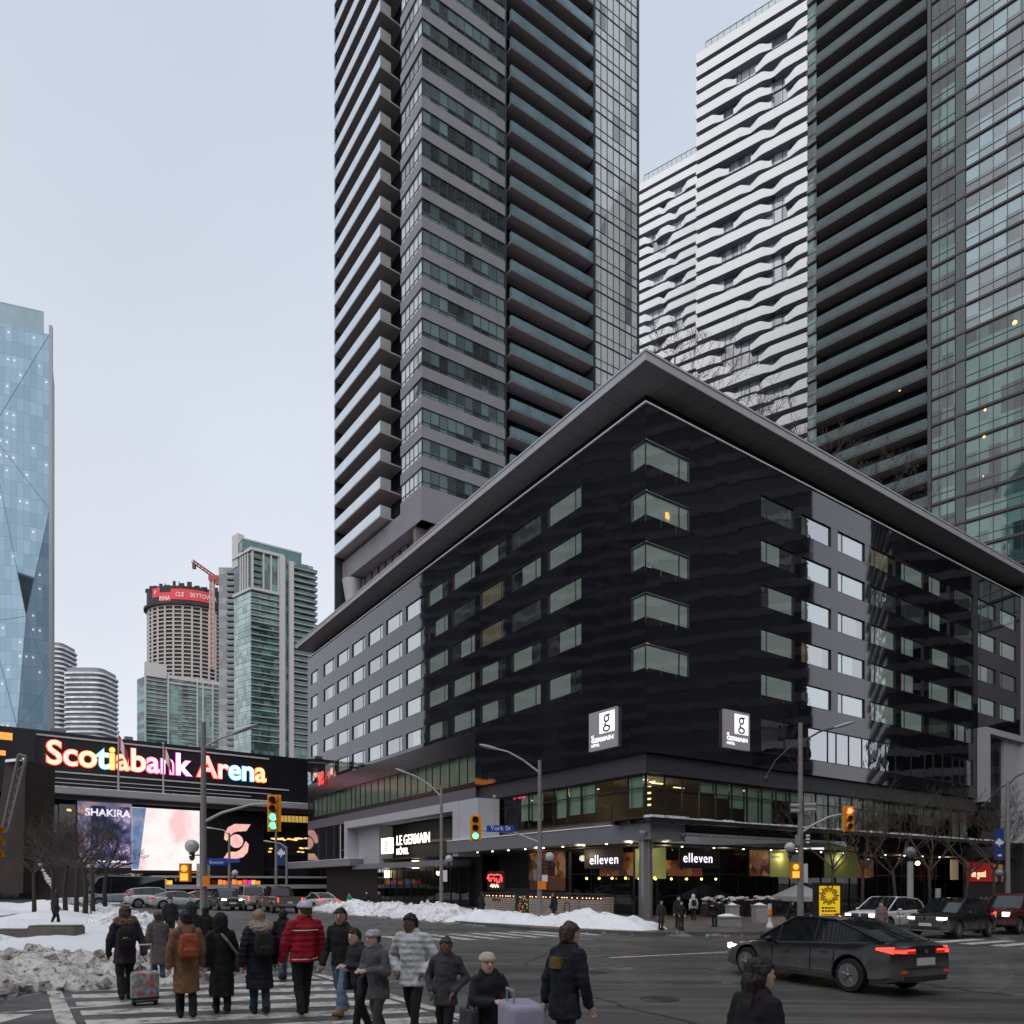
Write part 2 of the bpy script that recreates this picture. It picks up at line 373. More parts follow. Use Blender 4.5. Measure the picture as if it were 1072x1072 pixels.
# ------------------------------------------------------------------ ground and streets
def grid(name, x0, x1, y0, y1, nx, ny, m, **tags):
    mb = MB()
    vs = []
    for j in range(ny+1):
        for i in range(nx+1):
            x = x0+(x1-x0)*i/nx; y = y0+(y1-y0)*j/ny
            vs.append((x, y, gz(x, y)))
    mb.add(vs, [(j*(nx+1)+i, j*(nx+1)+i+1, (j+1)*(nx+1)+i+1, (j+1)*(nx+1)+i) for j in range(ny) for i in range(nx)])
    return mb.build(name, m, **tags)
mb = MB()
xs = [-2500, -45, 60, 2500]; ys = [-2500, 0, 120, 3500]
mb.add([(x, y, gz(x, y)) for y in ys for x in xs], [(j*4+i, j*4+i+1, (j+1)*4+i+1, (j+1)*4+i) for j in range(3) for i in range(3)])
mb.build('road', M_asph, kind='structure', label='wet grey asphalt street and crossing')
def slab(name, poly, h, m, **tags):
    mb = MB(); mb.prism(poly, lambda x, y: gz(x, y)-.3, lambda x, y: gz(x, y)+h); return mb.build(name, m, **tags)
def hp(u, v): q = C0+RV*u+LV*v; return (q.x, q.y)       # hotel axes: u along the right street, v along the left street
SWL, SWR, SWB = -13.0, -8.2, -12.4
hotel_walk = [hp(-13, 200), hp(-13, -6), hp(-10.5, -11), hp(-6, -12.8), hp(11, -12.8), hp(14, -8.4), hp(160, -8.4), hp(160, 20), hp(40, 120), hp(30, 200)]
slab('pavement', hotel_walk, .15, M_pave, kind='structure')
PA = Vector((-4.9, 17.6, 0))
def pp(a, l): q = PA+RV*a+LV*l; return (q.x, q.y)        # plaza axes from its corner
slab('plaza', [pp(-60, 0), pp(-2.5, 0), pp(-.6, .8), pp(0, 2.8), pp(0, 60), pp(-60, 60)], .15, M_pave, kind='structure')
mb = MB()
def stripe(org, a, b, t0, t1, o0, o1, z=.004):
    p = [org+a*t0+b*o0, org+a*t1+b*o0, org+a*t1+b*o1, org+a*t0+b*o1]
    q = [(v.x, v.y, gz(v.x, v.y)+z) for v in p]
    if (p[1]-p[0]).cross(p[3]-p[0]).z < 0: q.reverse()
    mb.quad(*q)
# near crossing, walked along LV
o1 = Vector((-9.37, 14.76, 0)); a1 = Vector((.957, .29, 0)).normalized(); b1 = -LV
for i in range(16): stripe(o1, a1, b1, .25, 5.1, .15+i*.98, .15+i*.98+.52)
stripe(o1, b1, a1, -.1, 16, -.12, .12, .008); stripe(o1, b1, a1, -.2, 16, 5.2, 5.42, .008)
# crossing in front of the hotel corner, walked along RV
o2 = Vector((-3.4, 26.2, 0))
for i in range(13): stripe(o2, LV, RV, 0, 3.6, i*1.05, i*1.05+.5)
# crossing of the right-hand street
o3 = Vector((16.6, 28.9, 0))
for i in range(9): stripe(o3, RV, -LV, 0, 3.8, i*1.05, i*1.05+.55)
# stop lines and lane lines
o4 = G(640, 1003); d4 = (G(742, 998)-o4); d4.z = 0; d4.normalize()
stripe(o4, d4, Vector((-d4.y, d4.x, 0)), 0, 5.5, 0, .18)
o5 = G(2, 1061); d5 = (G(75, 1056)-o5); d5.z = 0; d5.normalize()
stripe(o5, d5, Vector((-d5.y, d5.x, 0)), 0, 1.5, 0, .12)
o6 = G(0, 1068); stripe(o6, Vector((1, 0, 0)), Vector((0, 1, 0)), -.6, .15, -.8, .5)
mb.build('road_markings', M_paint, kind='structure', label='worn white crossing stripes and lane lines')

for X, Y, nm in ((620, 1018, 'manhole cover in the middle of the crossing'), (690, 1046, 'manhole cover nearer the bottom edge')):
    q = G(X, Y); mb = MB(); mb.lathe([(.36, -.02), (.36, .006), (.30, .006), (.29, .002), (.05, .002), (.04, .006)], q, 28); o = mb.build('manhole_cover', mat('cast_iron', (.035, .032, .03), .55, var=.4, scale=12, bump=.6, bscale=70), label='round iron '+nm, cat='manhole cover', group='manhole covers')
# ------------------------------------------------------------------ the black hotel
hotel = thing('hotel_building', 'black glass corner hotel with overhanging flat grey roof and five rows of windows', 'hotel', (C0.x, C0.y, gz(C0.x, C0.y)))
M_frame_d = mat('dark_mullion', (.05, .05, .055), .4, var=.1)
FL = Fr(C0, LV, -RV); FRt = Fr(C0, RV, -LV)
ZT, ZB = 32.4, 10.35
LV_LEN, RV_LEN = 64.0, 55.4
ROWS = [30.15-3.235*i for i in range(5)]; WH = 1.57
lw = [(6.34+4.77*i, 10.2+4.77*i) for i in range(11)]; rw = [(11.6+4.85*i, 15.5+4.85*i) for i in range(9)]
random.seed(3)
def panel_wall(mb, fr, t0, t1, z0, z1, holes, pw=1.22, tilt=.0050):
    ts = sorted(set([t0, t1]+[h[0] for h in holes]+[h[1] for h in holes])); zs = sorted(set([z0, z1]+[h[2] for h in holes]+[h[3] for h in holes]))
    ts = [t for t in ts if t0 <= t <= t1]; zs = [z for z in zs if z0 <= z <= z1]
    for i in range(len(ts)-1):
        for j in range(len(zs)-1):
            a, b, c, d = ts[i], ts[i+1], zs[j], zs[j+1]
            if any(h[0]-1e-4 <= a and b <= h[1]+1e-4 and h[2]-1e-4 <= c and d <= h[3]+1e-4 for h in holes): continue
            n = max(1, round((b-a)/pw)); mvert = max(1, round((d-c)/1.75))
            for k in range(n):
                for q in range(mvert):
                    p0 = a+(b-a)*k/n+.004; p1 = a+(b-a)*(k+1)/n-.004; q0 = c+(d-c)*q/mvert+.003; q1 = c+(d-c)*(q+1)/mvert-.003
                    wv = Vector((fr.P(p0, 0, q0)[0]*.11, fr.P(p0, 0, q0)[1]*.11, q0*.16)); o = random.uniform(-.002, .002); tx = random.gauss(0, tilt*.22)+tilt*1.1*mnoise.noise(wv); tz = random.gauss(0, tilt*.28)+tilt*1.7*mnoise.noise(wv*1.7+Vector((7, 3, 1)))
                    f = lambda t, z: o+tx*(t-(p0+p1)/2)+tz*(z-(q0+q1)/2)
                    v = [fr.P(p0, f(p0, q0), q0), fr.P(p1, f(p1, q0), q0), fr.P(p1, f(p1, q1), q1), fr.P(p0, f(p0, q1), q1)]
                    if fr.a.cross(Vector((0, 0, 1))).dot(fr.n) < 0: v.reverse()
                    mb.quad(*v)
cwins = [(z-WH, z) for z in ROWS]
hl = [(a, b, z-WH, z) for a, b in lw for z in ROWS]+[(0, 1.37, z-WH, z) for z in ROWS]+[(59.9, 62.7, z-WH, z) for z in ROWS]+[(20.6, 62.9, 10.75, 13.42)]
hr = [(a, b, z-WH, z) for a, b in rw for z in ROWS]+[(0, 4.1, z-WH, z) for z in ROWS]+[(11.6, 44.4, 11.5, 14.0)]
lowz = ROWS[-1]-WH-.35
mb = MB(); panel_wall(mb, FL, 20.6, LV_LEN, ZB, lowz, hl); mb.build('lower_wall', mat('satin_black_panel', (.008, .008, .010), .22, ior=1.42, var=.25, scale=.6), hotel)
mb = MB(); panel_wall(mb, FL, 0, LV_LEN, ZB, ZT, hl+[(20.6, LV_LEN, ZB, lowz)]); panel_wall(mb, FRt, 0, RV_LEN, ZB, ZT, hr)
mb.build('wall', M_panel, hotel)
# dark structure behind the panels (sits behind windows), floor and soffit of the black volume
def lshape(mb, off, depth, z0, z1, lend=LV_LEN, rend=RV_LEN):
    a = off; b = off-depth
    P = [FL.P(lend, a, 0), (lambda q: q)(None)]
def ring(mb, o_out, o_in, z0, z1, lend=LV_LEN, rend=RV_LEN):
    co = C0-(RV+LV)*o_out; ci = C0-(RV+LV)*o_in
    lo = C0+LV*lend-RV*o_out; li = C0+LV*lend-RV*o_in; ro = C0+RV*rend-LV*o_out; ri = C0+RV*rend-LV*o_in
    mb.prism([lo, co, ci, li], z0, z1); mb.prism([co, ro, ri, ci], z0, z1)
mb = MB(); ring(mb, -.62, -1.1, ZB+.02, ZT-.02); ring(mb, -.03, -.62, ZT-.06, ZT-.03); ring(mb, -.03, -.62, ZB+.01, ZB+.04)
for fr, ws, L in ((FL, lw+[(59.9, 62.7), (0, 1.37)], LV_LEN), (FRt, rw+[(0, 4.1)], RV_LEN)):    # piers behind the panels beside each window
    for z in ROWS:
        fr.box(mb, 1.5 if fr is FL else 4.2, L-.1, -.6, -.05, z+.03, z+1.6)
    for a, b in ws:
        if a > .5: fr.box(mb, a-.85, a-.04, -.6, -.03, ROWS[-1]-WH-.2, ROWS[0]+1.6)
        fr.box(mb, b+.04, b+.5, -.6, -.03, ROWS[-1]-WH-.2, ROWS[0]+1.6)
mb.build('inner_wall', M_black, hotel)
# windows: one of each kind, then copies
def window_meshes(W, H, split, curtain=True):
    f = MB()
    f.box(0, W, .0, .26, -.035, .0); f.box(0, W, .0, .26, H, H+.035); f.box(-.035, 0, .0, .26, -.035, H+.035); f.box(W, W+.035, .0, .26, -.035, H+.035)
    f.box(.0, .05, .10, .15, 0, H); f.box(W-.05, W, .10, .15, 0, H); f.box(.05, W-.05, .10, .15, 0, .05); f.box(.05, W-.05, .10, .15, H-.05, H)
    f.box(split-.03, split+.03, .095, .155, .05, H-.05)
    p = MB(); p.quad((.05, .125, .05), (split-.03, .125, .05), (split-.03, .125, H-.05), (.05, .125, H-.05)); p.quad((split+.03, .122, .05), (W-.05, .128, .05), (W-.05, .128, H-.05), (split+.03, .122, H-.05))
    c = MB(); n = int(W/.05); c.smooth = True
    vs = []
    for i in range(n+1):
        x = W*i/n; y = .24+.03*math.sin(i*1.25)+.015*math.sin(i*.47)
        vs += [(x, y, -.02), (x, y, H+.02)]
    c.add(vs, [(2*i, 2*i+2, 2*i+3, 2*i+1) for i in range(n)])
    c.smooth = False
    c.box(-.02, W+.02, .26, .60, H+.036, H+.06); c.box(-.02, W+.02, .26, .60, -.06, -.036)
    return f, p, c
def glow_window(name, W, H, split):
    f, p, c = window_meshes(W, H, split)
    root = f.build(name, M_dark, hotel); WL[root.name] = (0, 0, 0)
    root.data.transform(Matrix.Translation(Vector(WL[hotel.name])))
    p.cur = 0
    for mbx, nm, m in ((p, 'pane', M_pane), (c, 'curtain', M_curt)):
        me = mbx.mesh(nm, [m]); o = bpy.data.objects.new(nm, me); COL.objects.link(o); o.parent = root
    return root
AR = math.atan2(RV.y, RV.x); AL = math.atan2(-LV.y, -LV.x)
def place(o, fr, t, z):
    q = Vector(fr.P(t, 0, z))-Vector(WL[hotel.name]); o.location = q; o.rotation_euler = (0, 0, AR if fr is FRt else AL)
CV = {}
wl_ = glow_window('window', 3.86, WH, 3.1); wr_ = glow_window('window', 3.9, WH, .75)
first = True
for a, b in lw:
    for z in ROWS:
        o = wl_ if first else copy_tree(wl_, hotel); first = False; place(o, FL, b, z-WH)
first = True
for a, b in rw:
    for z in ROWS:
        o = wr_ if first else copy_tree(wr_, hotel); first = False; place(o, FRt, a, z-WH)
nw = glow_window('narrow_window', 2.8, WH, 2.2)
for i, z in enumerate(ROWS): place(nw if i == 0 else copy_tree(nw, hotel), FL, 62.7, z-WH)
# not every curtain hangs alike: closed, half drawn, dark room, lit room
def curtain_variant(W, H, a, b, m, nm):
    c = MB(); c.smooth = True; n = int(W*(b-a)/.05); vs = []
    for i in range(n+1):
        x = W*(a+(b-a)*i/n); y = .24+.035*math.sin(i*1.25)+.015*math.sin(i*.47)
        vs += [(x, y, -.02), (x, y, H+.02)]
    c.add(vs, [(2*i, 2*i+2, 2*i+3, 2*i+1) for i in range(n)]); c.smooth = False
    c.box(-.02, W+.02, .26, 1.2, H+.036, H+.06); c.box(-.02, W+.02, .26, 1.2, -.06, -.036); c.box(-.02, W+.02, 1.2, 1.25, -.036, H+.036)
    me = c.mesh('curtain', [m]); return me
M_curt2 = mat('grey_curtain', (.48, .52, .50), .9, var=.15, scale=1.5, emit=(.5, .6, .55), es=.05)
M_curt3 = mat('warm_curtain', (.8, .72, .58), .9, var=.15, scale=1.5, emit=(1, .78, .5), es=.13)
for col_ in ('window', 'narrow_window'):
    for o in [c for c in kids(hotel) if c.name.split('.')[0] == col_]:
        W_ = 2.8 if col_ == 'narrow_window' else 3.88; r_ = random.random()
        cu_ = [c for c in kids(o) if c.name.startswith('curtain')]
        if not cu_ or r_ < .42: continue
        key = (W_, 0 if r_ < .60 else 1 if r_ < .74 else 2 if r_ < .90 else 3)
        if key not in CV: CV[key] = curtain_variant(W_, WH, *[(.0, .62, M_curt), (.30, 1.0, M_curt), (0, 1, M_curt2), (0, .8, M_curt3)][key[1]], 'c')
        cu_[0].data = CV[key]
# corner windows wrap the corner
def corner_window(z, lampy):
    f = MB()
    for fr, L in ((FL, 1.37), (FRt, 4.1)):
        fr.box(f, .02, L, -.3, -.02, z-WH, z-WH+.05); fr.box(f, .02, L, -.3, -.02, z-.05, z); fr.box(f, L-.05, L, -.3, -.02, z-WH+.05, z-.05)
    FRt.box(f, 3.1, 3.16, -.14, -.06, z-WH+.05, z-.05); FRt.box(f, .06, .1, -.14, -.06, z-WH+.05, z-.05)
    r = f.build('corner_window', M_dark, hotel)
    p = MB(); FL.plane(p, .09, 1.32, z-WH+.05, z-.05, -.09); FRt.plane(p, .09, 4.05, z-WH+.05, z-.05, -.09); p.build('pane', M_pane, r)
    c = MB()
    for fr, L in ((FL, 1.5), (FRt, 4.2)):
        n = int(L/.05)+1; vs = []
        for i in range(n+1):
            t = .3+(L-.3)*i/n; o = -.26+.03*math.sin(i*1.25)
            vs += [fr.P(t, o, z-WH-.02), fr.P(t, o, z+.02)]
        c.add(vs, [(2*i, 2*i+2, 2*i+3, 2*i+1) for i in range(n)])
    ci = C0
    c.prism([FL.P(1.37, -.05, 0), FL.P(.0, -.05, 0), FRt.P(4.1, -.05, 0), FRt.P(4.1, -.6, 0), FRt.P(.6, -.6, 0), FL.P(1.37, -.6, 0)], z+.0, z+.03)
    c.prism([FL.P(1.37, -.05, 0), FL.P(.0, -.05, 0), FRt.P(4.1, -.05, 0), FRt.P(4.1, -.6, 0), FRt.P(.6, -.6, 0), FL.P(1.37, -.6, 0)], z-WH-.03, z-WH)
    c.build('curtain', M_curt, r)
    if lampy:
        l = MB(); q = FRt.P(2.2, -.3, z-1.1); l.lathe([(.04, 0), (.2, 0), (.13, .38), (.04, .38)], q, 12); l.build('lamp', mat('shaded_lamp', (1, .7, .4), .6, var=0, emit=(1, .5, .18), es=2.5), r)
for i, z in enumerate(ROWS): corner_window(z, i == 1)
# strip windows of the lowest storey in the black volume
def strip(fr, t0, t1, z0, z1, step, name, back, jit=0):
    ts = [t0]
    while ts[-1] < t1-.4: ts.append(min(t1, ts[-1]+step*random.uniform(1-jit, 1+jit)))
    for a, b in zip(ts[:-1], ts[1:]):
        f = MB(); fr.box(f, a, a+.04, -.14, -.04, z0, z1); fr.box(f, b-.03, b-.002, -.14, -.04, z0, z1); fr.box(f, a+.04, b-.03, -.14, -.04, z0, z0+.06); fr.box(f, a+.04, b-.03, -.14, -.04, z1-.06, z1)
        r = f.build(name, M_dark, hotel)
        p = MB(); fr.plane(p, a+.04, b-.03, z0+.06, z1-.06, -.09); p.build('pane', M_stripg if fr is FRt else M_lowg, r)
strip(FRt, 11.6, 44.4, 11.5, 14.0, 2.05, 'strip_window', None, .5); strip(FL, 20.6, 62.9, 10.75, 13.42, 1.6, 'strip_window', None, .2)
mb = MB(); FRt.plane(mb, 11.6, 44.4, 11.4, 14.1, -.58); FL.plane(mb, 20.6, 62.9, 10.65, 13.5, -.58)
mb.build('blind', mat('green_grey_blind', (.55, .60, .52), .9, var=.3, scale=.5), hotel)
# roof: white trim, recessed clerestory, oversailing slab
mb = MB(); ring(mb, .10, -.8, ZT, ZT+.10); mb.build('parapet_trim', mat('white_trim', (.72, .73, .76), .4, var=.08), hotel)
mb = MB(); ring(mb, -1.0, -1.6, ZT+.10, 33.86); mb.build('clerestory', M_black, hotel)
def roof_poly(o): return [C0+LV*(LV_LEN+o)-RV*o, C0-(RV+LV)*o, C0+RV*(RV_LEN+14)-LV*o, C0+RV*(RV_LEN+14)+LV*25, C0+RV*22+LV*25, C0+RV*22+LV*(LV_LEN+o)]
mb = MB(); mb.prism(roof_poly(1.25), 33.88, 33.94); rf_ = mb.build('roof', M_soffit, hotel)
mb = MB(); mb.prism(roof_poly(1.25), 33.943, 34.42); mb.prism(roof_poly(1.31), 34.42, 34.55); mb.build('fascia', M_lgrey, rf_)
# soffit panel joints
mb = MB()
for i in range(45): FL.box(mb, 1.4+i*1.4, 1.42+i*1.4, -.95, 1.22, 33.872, 33.88)
for i in range(48): FRt.box(mb, 1.4+i*1.4, 1.42+i*1.4, -.95, 1.22, 33.872, 33.88)
mb.build('soffit_joints', M_dark, rf_)
# end pieces: right end white trim + corner, back walls
mb = MB(); FRt.box(mb, RV_LEN, RV_LEN+.45, -.6, .12, 10.0, ZT+.1); mb.build('end_trim', M_lgrey, hotel)
mb = MB(); mb.prism([FRt.P(RV_LEN+.5, -.05, 0), FRt.P(RV_LEN+14, -.05, 0), FRt.P(RV_LEN+14, -20, 0), FRt.P(RV_LEN+.5, -20, 0)], gz(40, 80), 33.8)
mb.prism([FL.P(2, -1.15, 0), FL.P(LV_LEN, -1.15, 0), FL.P(LV_LEN, -18, 0), FL.P(2, -18, 0)], 9.3, 33.8); mb.build('rear_wall', M_char, hotel)
# portal frame on the right face
mb = MB()
ta, tb = 45.4, 54.9
FRt.box(mb, ta, ta+.9, -.4, .8, 10.0, 17.3); FRt.box(mb, tb-.6, tb, -.4, .8, 6.2, 17.3); FRt.box(mb, ta+.9, tb-.6, -.4, .8, 16.7, 17.3)
FRt.box(mb, tb-4.2, tb-.6, -.35, .25, 6.2, 16.7)
mb.build('portal_frame', M_lgrey, hotel)
mb = MB()
for i in range(3): FRt.box(mb, ta+.9+i*1.45, ta+.93+i*1.45+1.3, .0, .05, 6.2, 16.7)
mb.build('portal_glazing', cellglass('portal_glass', (.02, .025, .025), (.07, .08, .08), .3, 1.4, 2.5, ang=AR), hotel)
# grey band and green glazing of the first floor
mb = MB(); ring(mb, -.35, -1.2, 9.12, ZB-.02); mb.build('grey_band', M_char, hotel)
mb = MB(); FL.box(mb, 20.6, 63.9, -.2, .02, 9.2, 10.32); mb.build('lower_band', mat('mid_grey_panel', (.10, .10, .115), .4, var=.1), hotel)
def glaze(fr, t0, t1, z0, z1, step, zt=None, o=-.6, name='glazed_bay', gm=None):
    n = max(1, round((t1-t0)/step))
    for i in range(n):
        a = t0+(t1-t0)*i/n; b = t0+(t1-t0)*(i+1)/n
        f = MB(); fr.box(f, a, a+.05, o-.08, o+.04, z0, z1); fr.box(f, b-.03, b-.002, o-.08, o+.02, z0, z1); fr.box(f, a+.05, b-.03, o-.08, o+.02, z0, z0+.05); fr.box(f, a+.05, b-.03, o-.08, o+.02, z1-.05, z1)
        if zt: fr.box(f, a+.05, b-.03, o-.08, o+.02, zt-.035, zt+.035)
        r = f.build(name, M_dark, hotel)
        p = MB()
        for q0, q1 in (((z0+.05, zt-.035), (zt+.035, z1-.05)) if zt else ((z0+.05, z1-.05),)): fr.plane(p, a+.05, b-.03, q0, q1, o-.03)
        p.build('pane', gm or M_band, r)
glaze(FL, .64, 21.5, 6.28, 9.1, 1.55, 8.2); glaze(FRt, .64, 44.6, 6.28, 9.1, 1.7, 8.2)
# first-floor room: floor, back wall, pale blinds and ceiling lamps
mb = MB(); ring(mb, -.75, -6.5, 6.0, 6.26); ring(mb, -.75, -6.5, 9.0, 9.1); ring(mb, -6.3, -6.6, 6.27, 9.0); mb.build('room', mat('brown_room', (.16, .11, .075), .8, var=.3, scale=.6), hotel)
mb = MB(); random.seed(11)
for i in range(13):
    t = 1.2+i*1.55
    if i in (1, 2, 6, 9, 10): continue
    FL.box(mb, t, t+1.35, -.95, -.92, random.choice([6.4, 6.9, 7.6, 7.0]), 9.0)
for i in range(24):
    t = 6+i*1.65
    FRt.box(mb, t, t+1.45, -.95, -.92, random.choice([6.4, 7.4, 8.0, 8.25]), 9.0)
mb.build('blind', mat('olive_blind', (.62, .70, .60), .9, var=.15), hotel)
mb = MB()
for t, o in ((2.2, -3), (3.4, -2.4), (7.5, -2.6), (11.5, -3.5), (16, -3)): FL.box(mb, t, t+.5, o-.12, o, 8.93, 8.99)
for t, o in ((1.2, -2.0), (3.5, -2.8), (6.5, -3.6), (12, -2)): FRt.box(mb, t, t+1.0, o-.15, o, 8.93, 8.99)
for z in (7.2, 7.6, 8.0, 8.4): FL.box(mb, 1.7, 1.95, -2.2, -2.1, z, z+.12)
mb.build('ceiling_lamp', mat('ceiling_light', (1, .9, .7), .5, var=0, emit=(1, .78, .42), es=1.5), hotel)
# fascia canopy on the left face, pillar, soffit over the pavement
mb = MB(); FL.box(mb, -2.4, 22.0, -.5, 2.0, 4.62, 5.62); FL.box(mb, 44.0, 67.0, -.4, 2.0, 3.95, 4.75)
FRt.box(mb, -.6, 1.4, -.4, 2.0, 4.64, 5.58)
mb.build('canopy', M_grey, hotel)
mb = MB(); FL.box(mb, -2.45, 22.0, -1.0, 2.05, 5.62, 5.68); FL.box(mb, 44, 67, -.4, 2.05, 4.75, 4.80); mb.build('canopy_snow', M_snowc, hotel)
mb = MB(); q = C0-(RV+LV)*1.45; mb.smooth = True; mb.lathe([(.42, -1), (.42, 4.62)], (q.x, q.y, 0), 28); mb.smooth = False; mb.build('column', mat('column_steel', (.26, .25, .26), .35, metal=.5, var=.08), hotel, sharp=40)
# ground floor: recessed dark shopfront
mb = MB(); ring(mb, -4.5, -5, -1.5, 4.6); ring(mb, .0, -4.5, 4.5, 4.62); mb.build('shop_wall', mat('dark_shop_wall', (.022, .018, .016), .6, var=.3), hotel)
glaze(FRt, 1.5, 44.6, -.45, 4.5, 2.2, 2.7, -2.6, 'shopfront', M_shop); glaze(FL, 1.5, 10.5, -.3, 4.5, 2.2, 2.7, -2.6, 'shopfront', M_shop)
mb = MB(); FL.box(mb, 10.5, 20.5, -2.7, -2.5, -.4, 4.5)
for i in range(30): FL.box(mb, 15.2+i*.17, 15.25+i*.17, -2.5, -2.45, 1.6, 4.4)
mb.build('dark_cladding', mat('dark_cladding', (.035, .033, .037), .5, var=.2), hotel)
mb = MB(); FL.box(mb, 31, 62, -2.2, -1.9, -.4, 4.0); mb.build('dark_cladding', mat('dark_cladding', (.035, .033, .037)), hotel)
mb = MB(); FRt.box(mb, 44.6, 70, -1, -.6, -1, 6.2); mb.build('dark_cladding', mat('dark_cladding', (.035, .033, .037)), hotel)
glaze(FL, 20.5, 31, -.4, 4.5, 1.7, 2.9, -2.4, 'shopfront', M_shop)
# boards and posters in the shopfront
def poster(name, fr, X0, X1, Y0, Y1, o, m, par=hotel):
    t0, t1 = fr.t_at(X0, o), fr.t_at(X1, o)
    if t0 > t1: t0, t1 = t1, t0
    tm = (t0+t1)/2; y = (fr.o+fr.n*o+fr.a*tm).y
    mb = MB(); fr.box(mb, t0, t1, o-.03, o+.03, ZY(Y1, y), ZY(Y0, y)); return mb.build(name, m, par)
def food_mat(name, cols, sc_=1.4, es=.12):
    m, h = newmat(name); tcn = h.n('TexCoord'); vo = h.n('TexVoronoi', i_Scale=sc_); nz = h.n('TexNoise', i_Scale=2.0, i_Detail=3.0); h.l(tcn.outputs['Object'], nz.inputs['Vector'])
    ad = h.n('MixRGB', blend_type='ADD'); ad.inputs[0].default_value = .6; h.l(tcn.outputs['Object'], ad.inputs[1]); h.l(nz.outputs['Color'], ad.inputs[2]); h.l(ad.outputs[0], vo.inputs['Vector'])
    sp_ = h.n('SeparateXYZ'); h.l(vo.outputs['Color'], sp_.inputs[0]); r = h.n('ValToRGB'); r.color_ramp.interpolation = 'EASE'
    e = r.color_ramp.elements; e[0].color = (*cols[0], 1); e[1].color = (*cols[-1], 1)
    for i, c in enumerate(cols[1:-1]): x = e.new((i+1)/(len(cols)-1)); x.color = (*c, 1)
    h.l(sp_.outputs[0], r.inputs[0]); h.l(r.outputs[0], h.b.inputs['Base Color']); h.l(r.outputs[0], h.b.inputs['Emission Color']); h.b.inputs['Emission Strength'].default_value = es
    return m
M_food = food_mat('food_picture', [(.05, .02, .012), (.30, .11, .035), (.05, .018, .012), (.55, .30, .10), (.25, .05, .03), (.35, .24, .15)])
M_lime = mat('lime_board', (.36, .40, .12), .6, var=.06, emit=(.45, .55, .16), es=.10)
M_board = mat('dark_board', (.03, .028, .026), .5, var=.2)
M_scr = mat('white_lettering', (.9, .8, .95), .5, var=0, emit=(.93, .82, 1.0), es=1.6)
for X0, X1, Y0, Y1, nm, m in ((628, 664, 893, 917, 'food_poster', M_food), (664, 697, 888, 920, 'lime_poster', M_lime), (554, 592, 890, 921, 'food_poster', M_food)): poster(nm, FL, X0, X1, Y0, Y1, -1.6 if X0 > 600 else -2.3, m)
poster('brown_board', FL, 555, 592, 919, 932, -2.25, mat('brown_board', (.20, .09, .045), .6))
for X0, X1, Y0, Y1, nm, m in ((692, 735, 901, 917, 'food_poster', M_food), (785, 805, 886, 917, 'food_poster', M_food), (806, 826, 888, 918, 'lime_poster', M_lime), (863, 898, 886, 919, 'lime_poster', mat('olive_board', (.16, .20, .05), .6, var=.1, emit=(.2, .27, .06), es=.08)),
        (898, 914, 900, 919, 'food_poster', M_food), (995, 1003, 900, 921, 'menu_board', mat('cream_board', (.5, .38, .25), .6, emit=(.6, .42, .25), es=.2))): poster(nm, FRt, X0, X1, Y0, Y1, -1.6, m)
poster('red_sign_board', FRt, 1012, 1040, 903, 923, -.4, mat('red_board', (.28, .02, .018), .5, emit=(.5, .02, .015), es=.25))
poster('food_poster', FRt, 1040, 1050, 905, 923, -.4, M_food)
put_text('lettering', 'de gusti', FRt, FRt.t_at(1025, -.3), -.33, FRt.Z(1025, 918, -.3), 1.0, mat('cream_letters', (.9, .75, .5), .5, var=0, emit=(1, .75, .4), es=1.2), hotel)
for fr, X, Y, o in ((FL, 632, 904.5, -1.0), (FRt, 731, 903, -1.0)):
    b_ = poster('dark_sign_board', fr, X-20, X+20, 888, 909, o-.06, M_board)
    put_text('lettering', 'elleven', fr, fr.t_at(X, o), o, fr.Z(X, Y, o), .95, M_scr, b_, offset=-.006, spacing=1.12)
# small text rows on the boards
mb = MB()
for X0, X1, Y in ((770, 780, 890), (770, 782, 894), (808, 820, 892), (809, 818, 897), (866, 880, 890), (866, 876, 894)):
    t0, t1 = FRt.t_at(X0, -1.5), FRt.t_at(X1, -1.5); z = FRt.Z(X0, Y, -1.5)
    t = t0
    while t < t1: ww = random.uniform(.1, .3); FRt.box(mb, t, min(t+ww, t1), -1.56, -1.54, z-.06, z+.06); t += ww+.08
mb.build('menu_text', mat('menu_letters', (.10, .14, .02), .6), hotel)
# lamps: downlights in the soffit and a string of yellow bulbs, with the light they give
for i in range(9): mb = MB(); q = FL.P(.5+i*2.3, .8, 4.60); mb.lathe([(.07, -.05), (.07, 0)], (q[0], q[1], 4.615), 10); mb.build('downlight', M_spot, hotel)
for i in range(13): mb = MB(); q = FRt.P(.9+i*3.2, -.7, 4.47); mb.lathe([(.06, -.05), (.06, 0)], (q[0], q[1], 4.49), 10); mb.build('downlight', M_spot, hotel)
M_bulb = mat('yellow_bulb', (1, .8, .2), .5, var=0, emit=(1, .68, .12), es=5)
for i in range(6): mb = MB(); mb.ball(FL.P(.4+i*1.35, -1.2, 2.35), .085, 8); mb.build('bulb', M_bulb, hotel)
for i in range(6): mb = MB(); mb.ball(FRt.P(.6+i*1.5, -1.2, 2.3), .08, 8); mb.build('bulb', M_bulb, hotel)
def lamp(p, watts, col=(1, .8, .55), r=.25):
    d = bpy.data.lights.new('shop_lamp', 'POINT'); d.energy = watts; d.color = col; d.shadow_soft_size = r
    o = bpy.data.objects.new('shop_lamp', d); COL.objects.link(o); o.location = p
for t in (2, 7, 12): lamp(FL.P(t, -.4, 4.0), 40)
for t in (3, 9, 16, 24, 33, 42): lamp(FRt.P(t, -1.2, 4.0), 40)
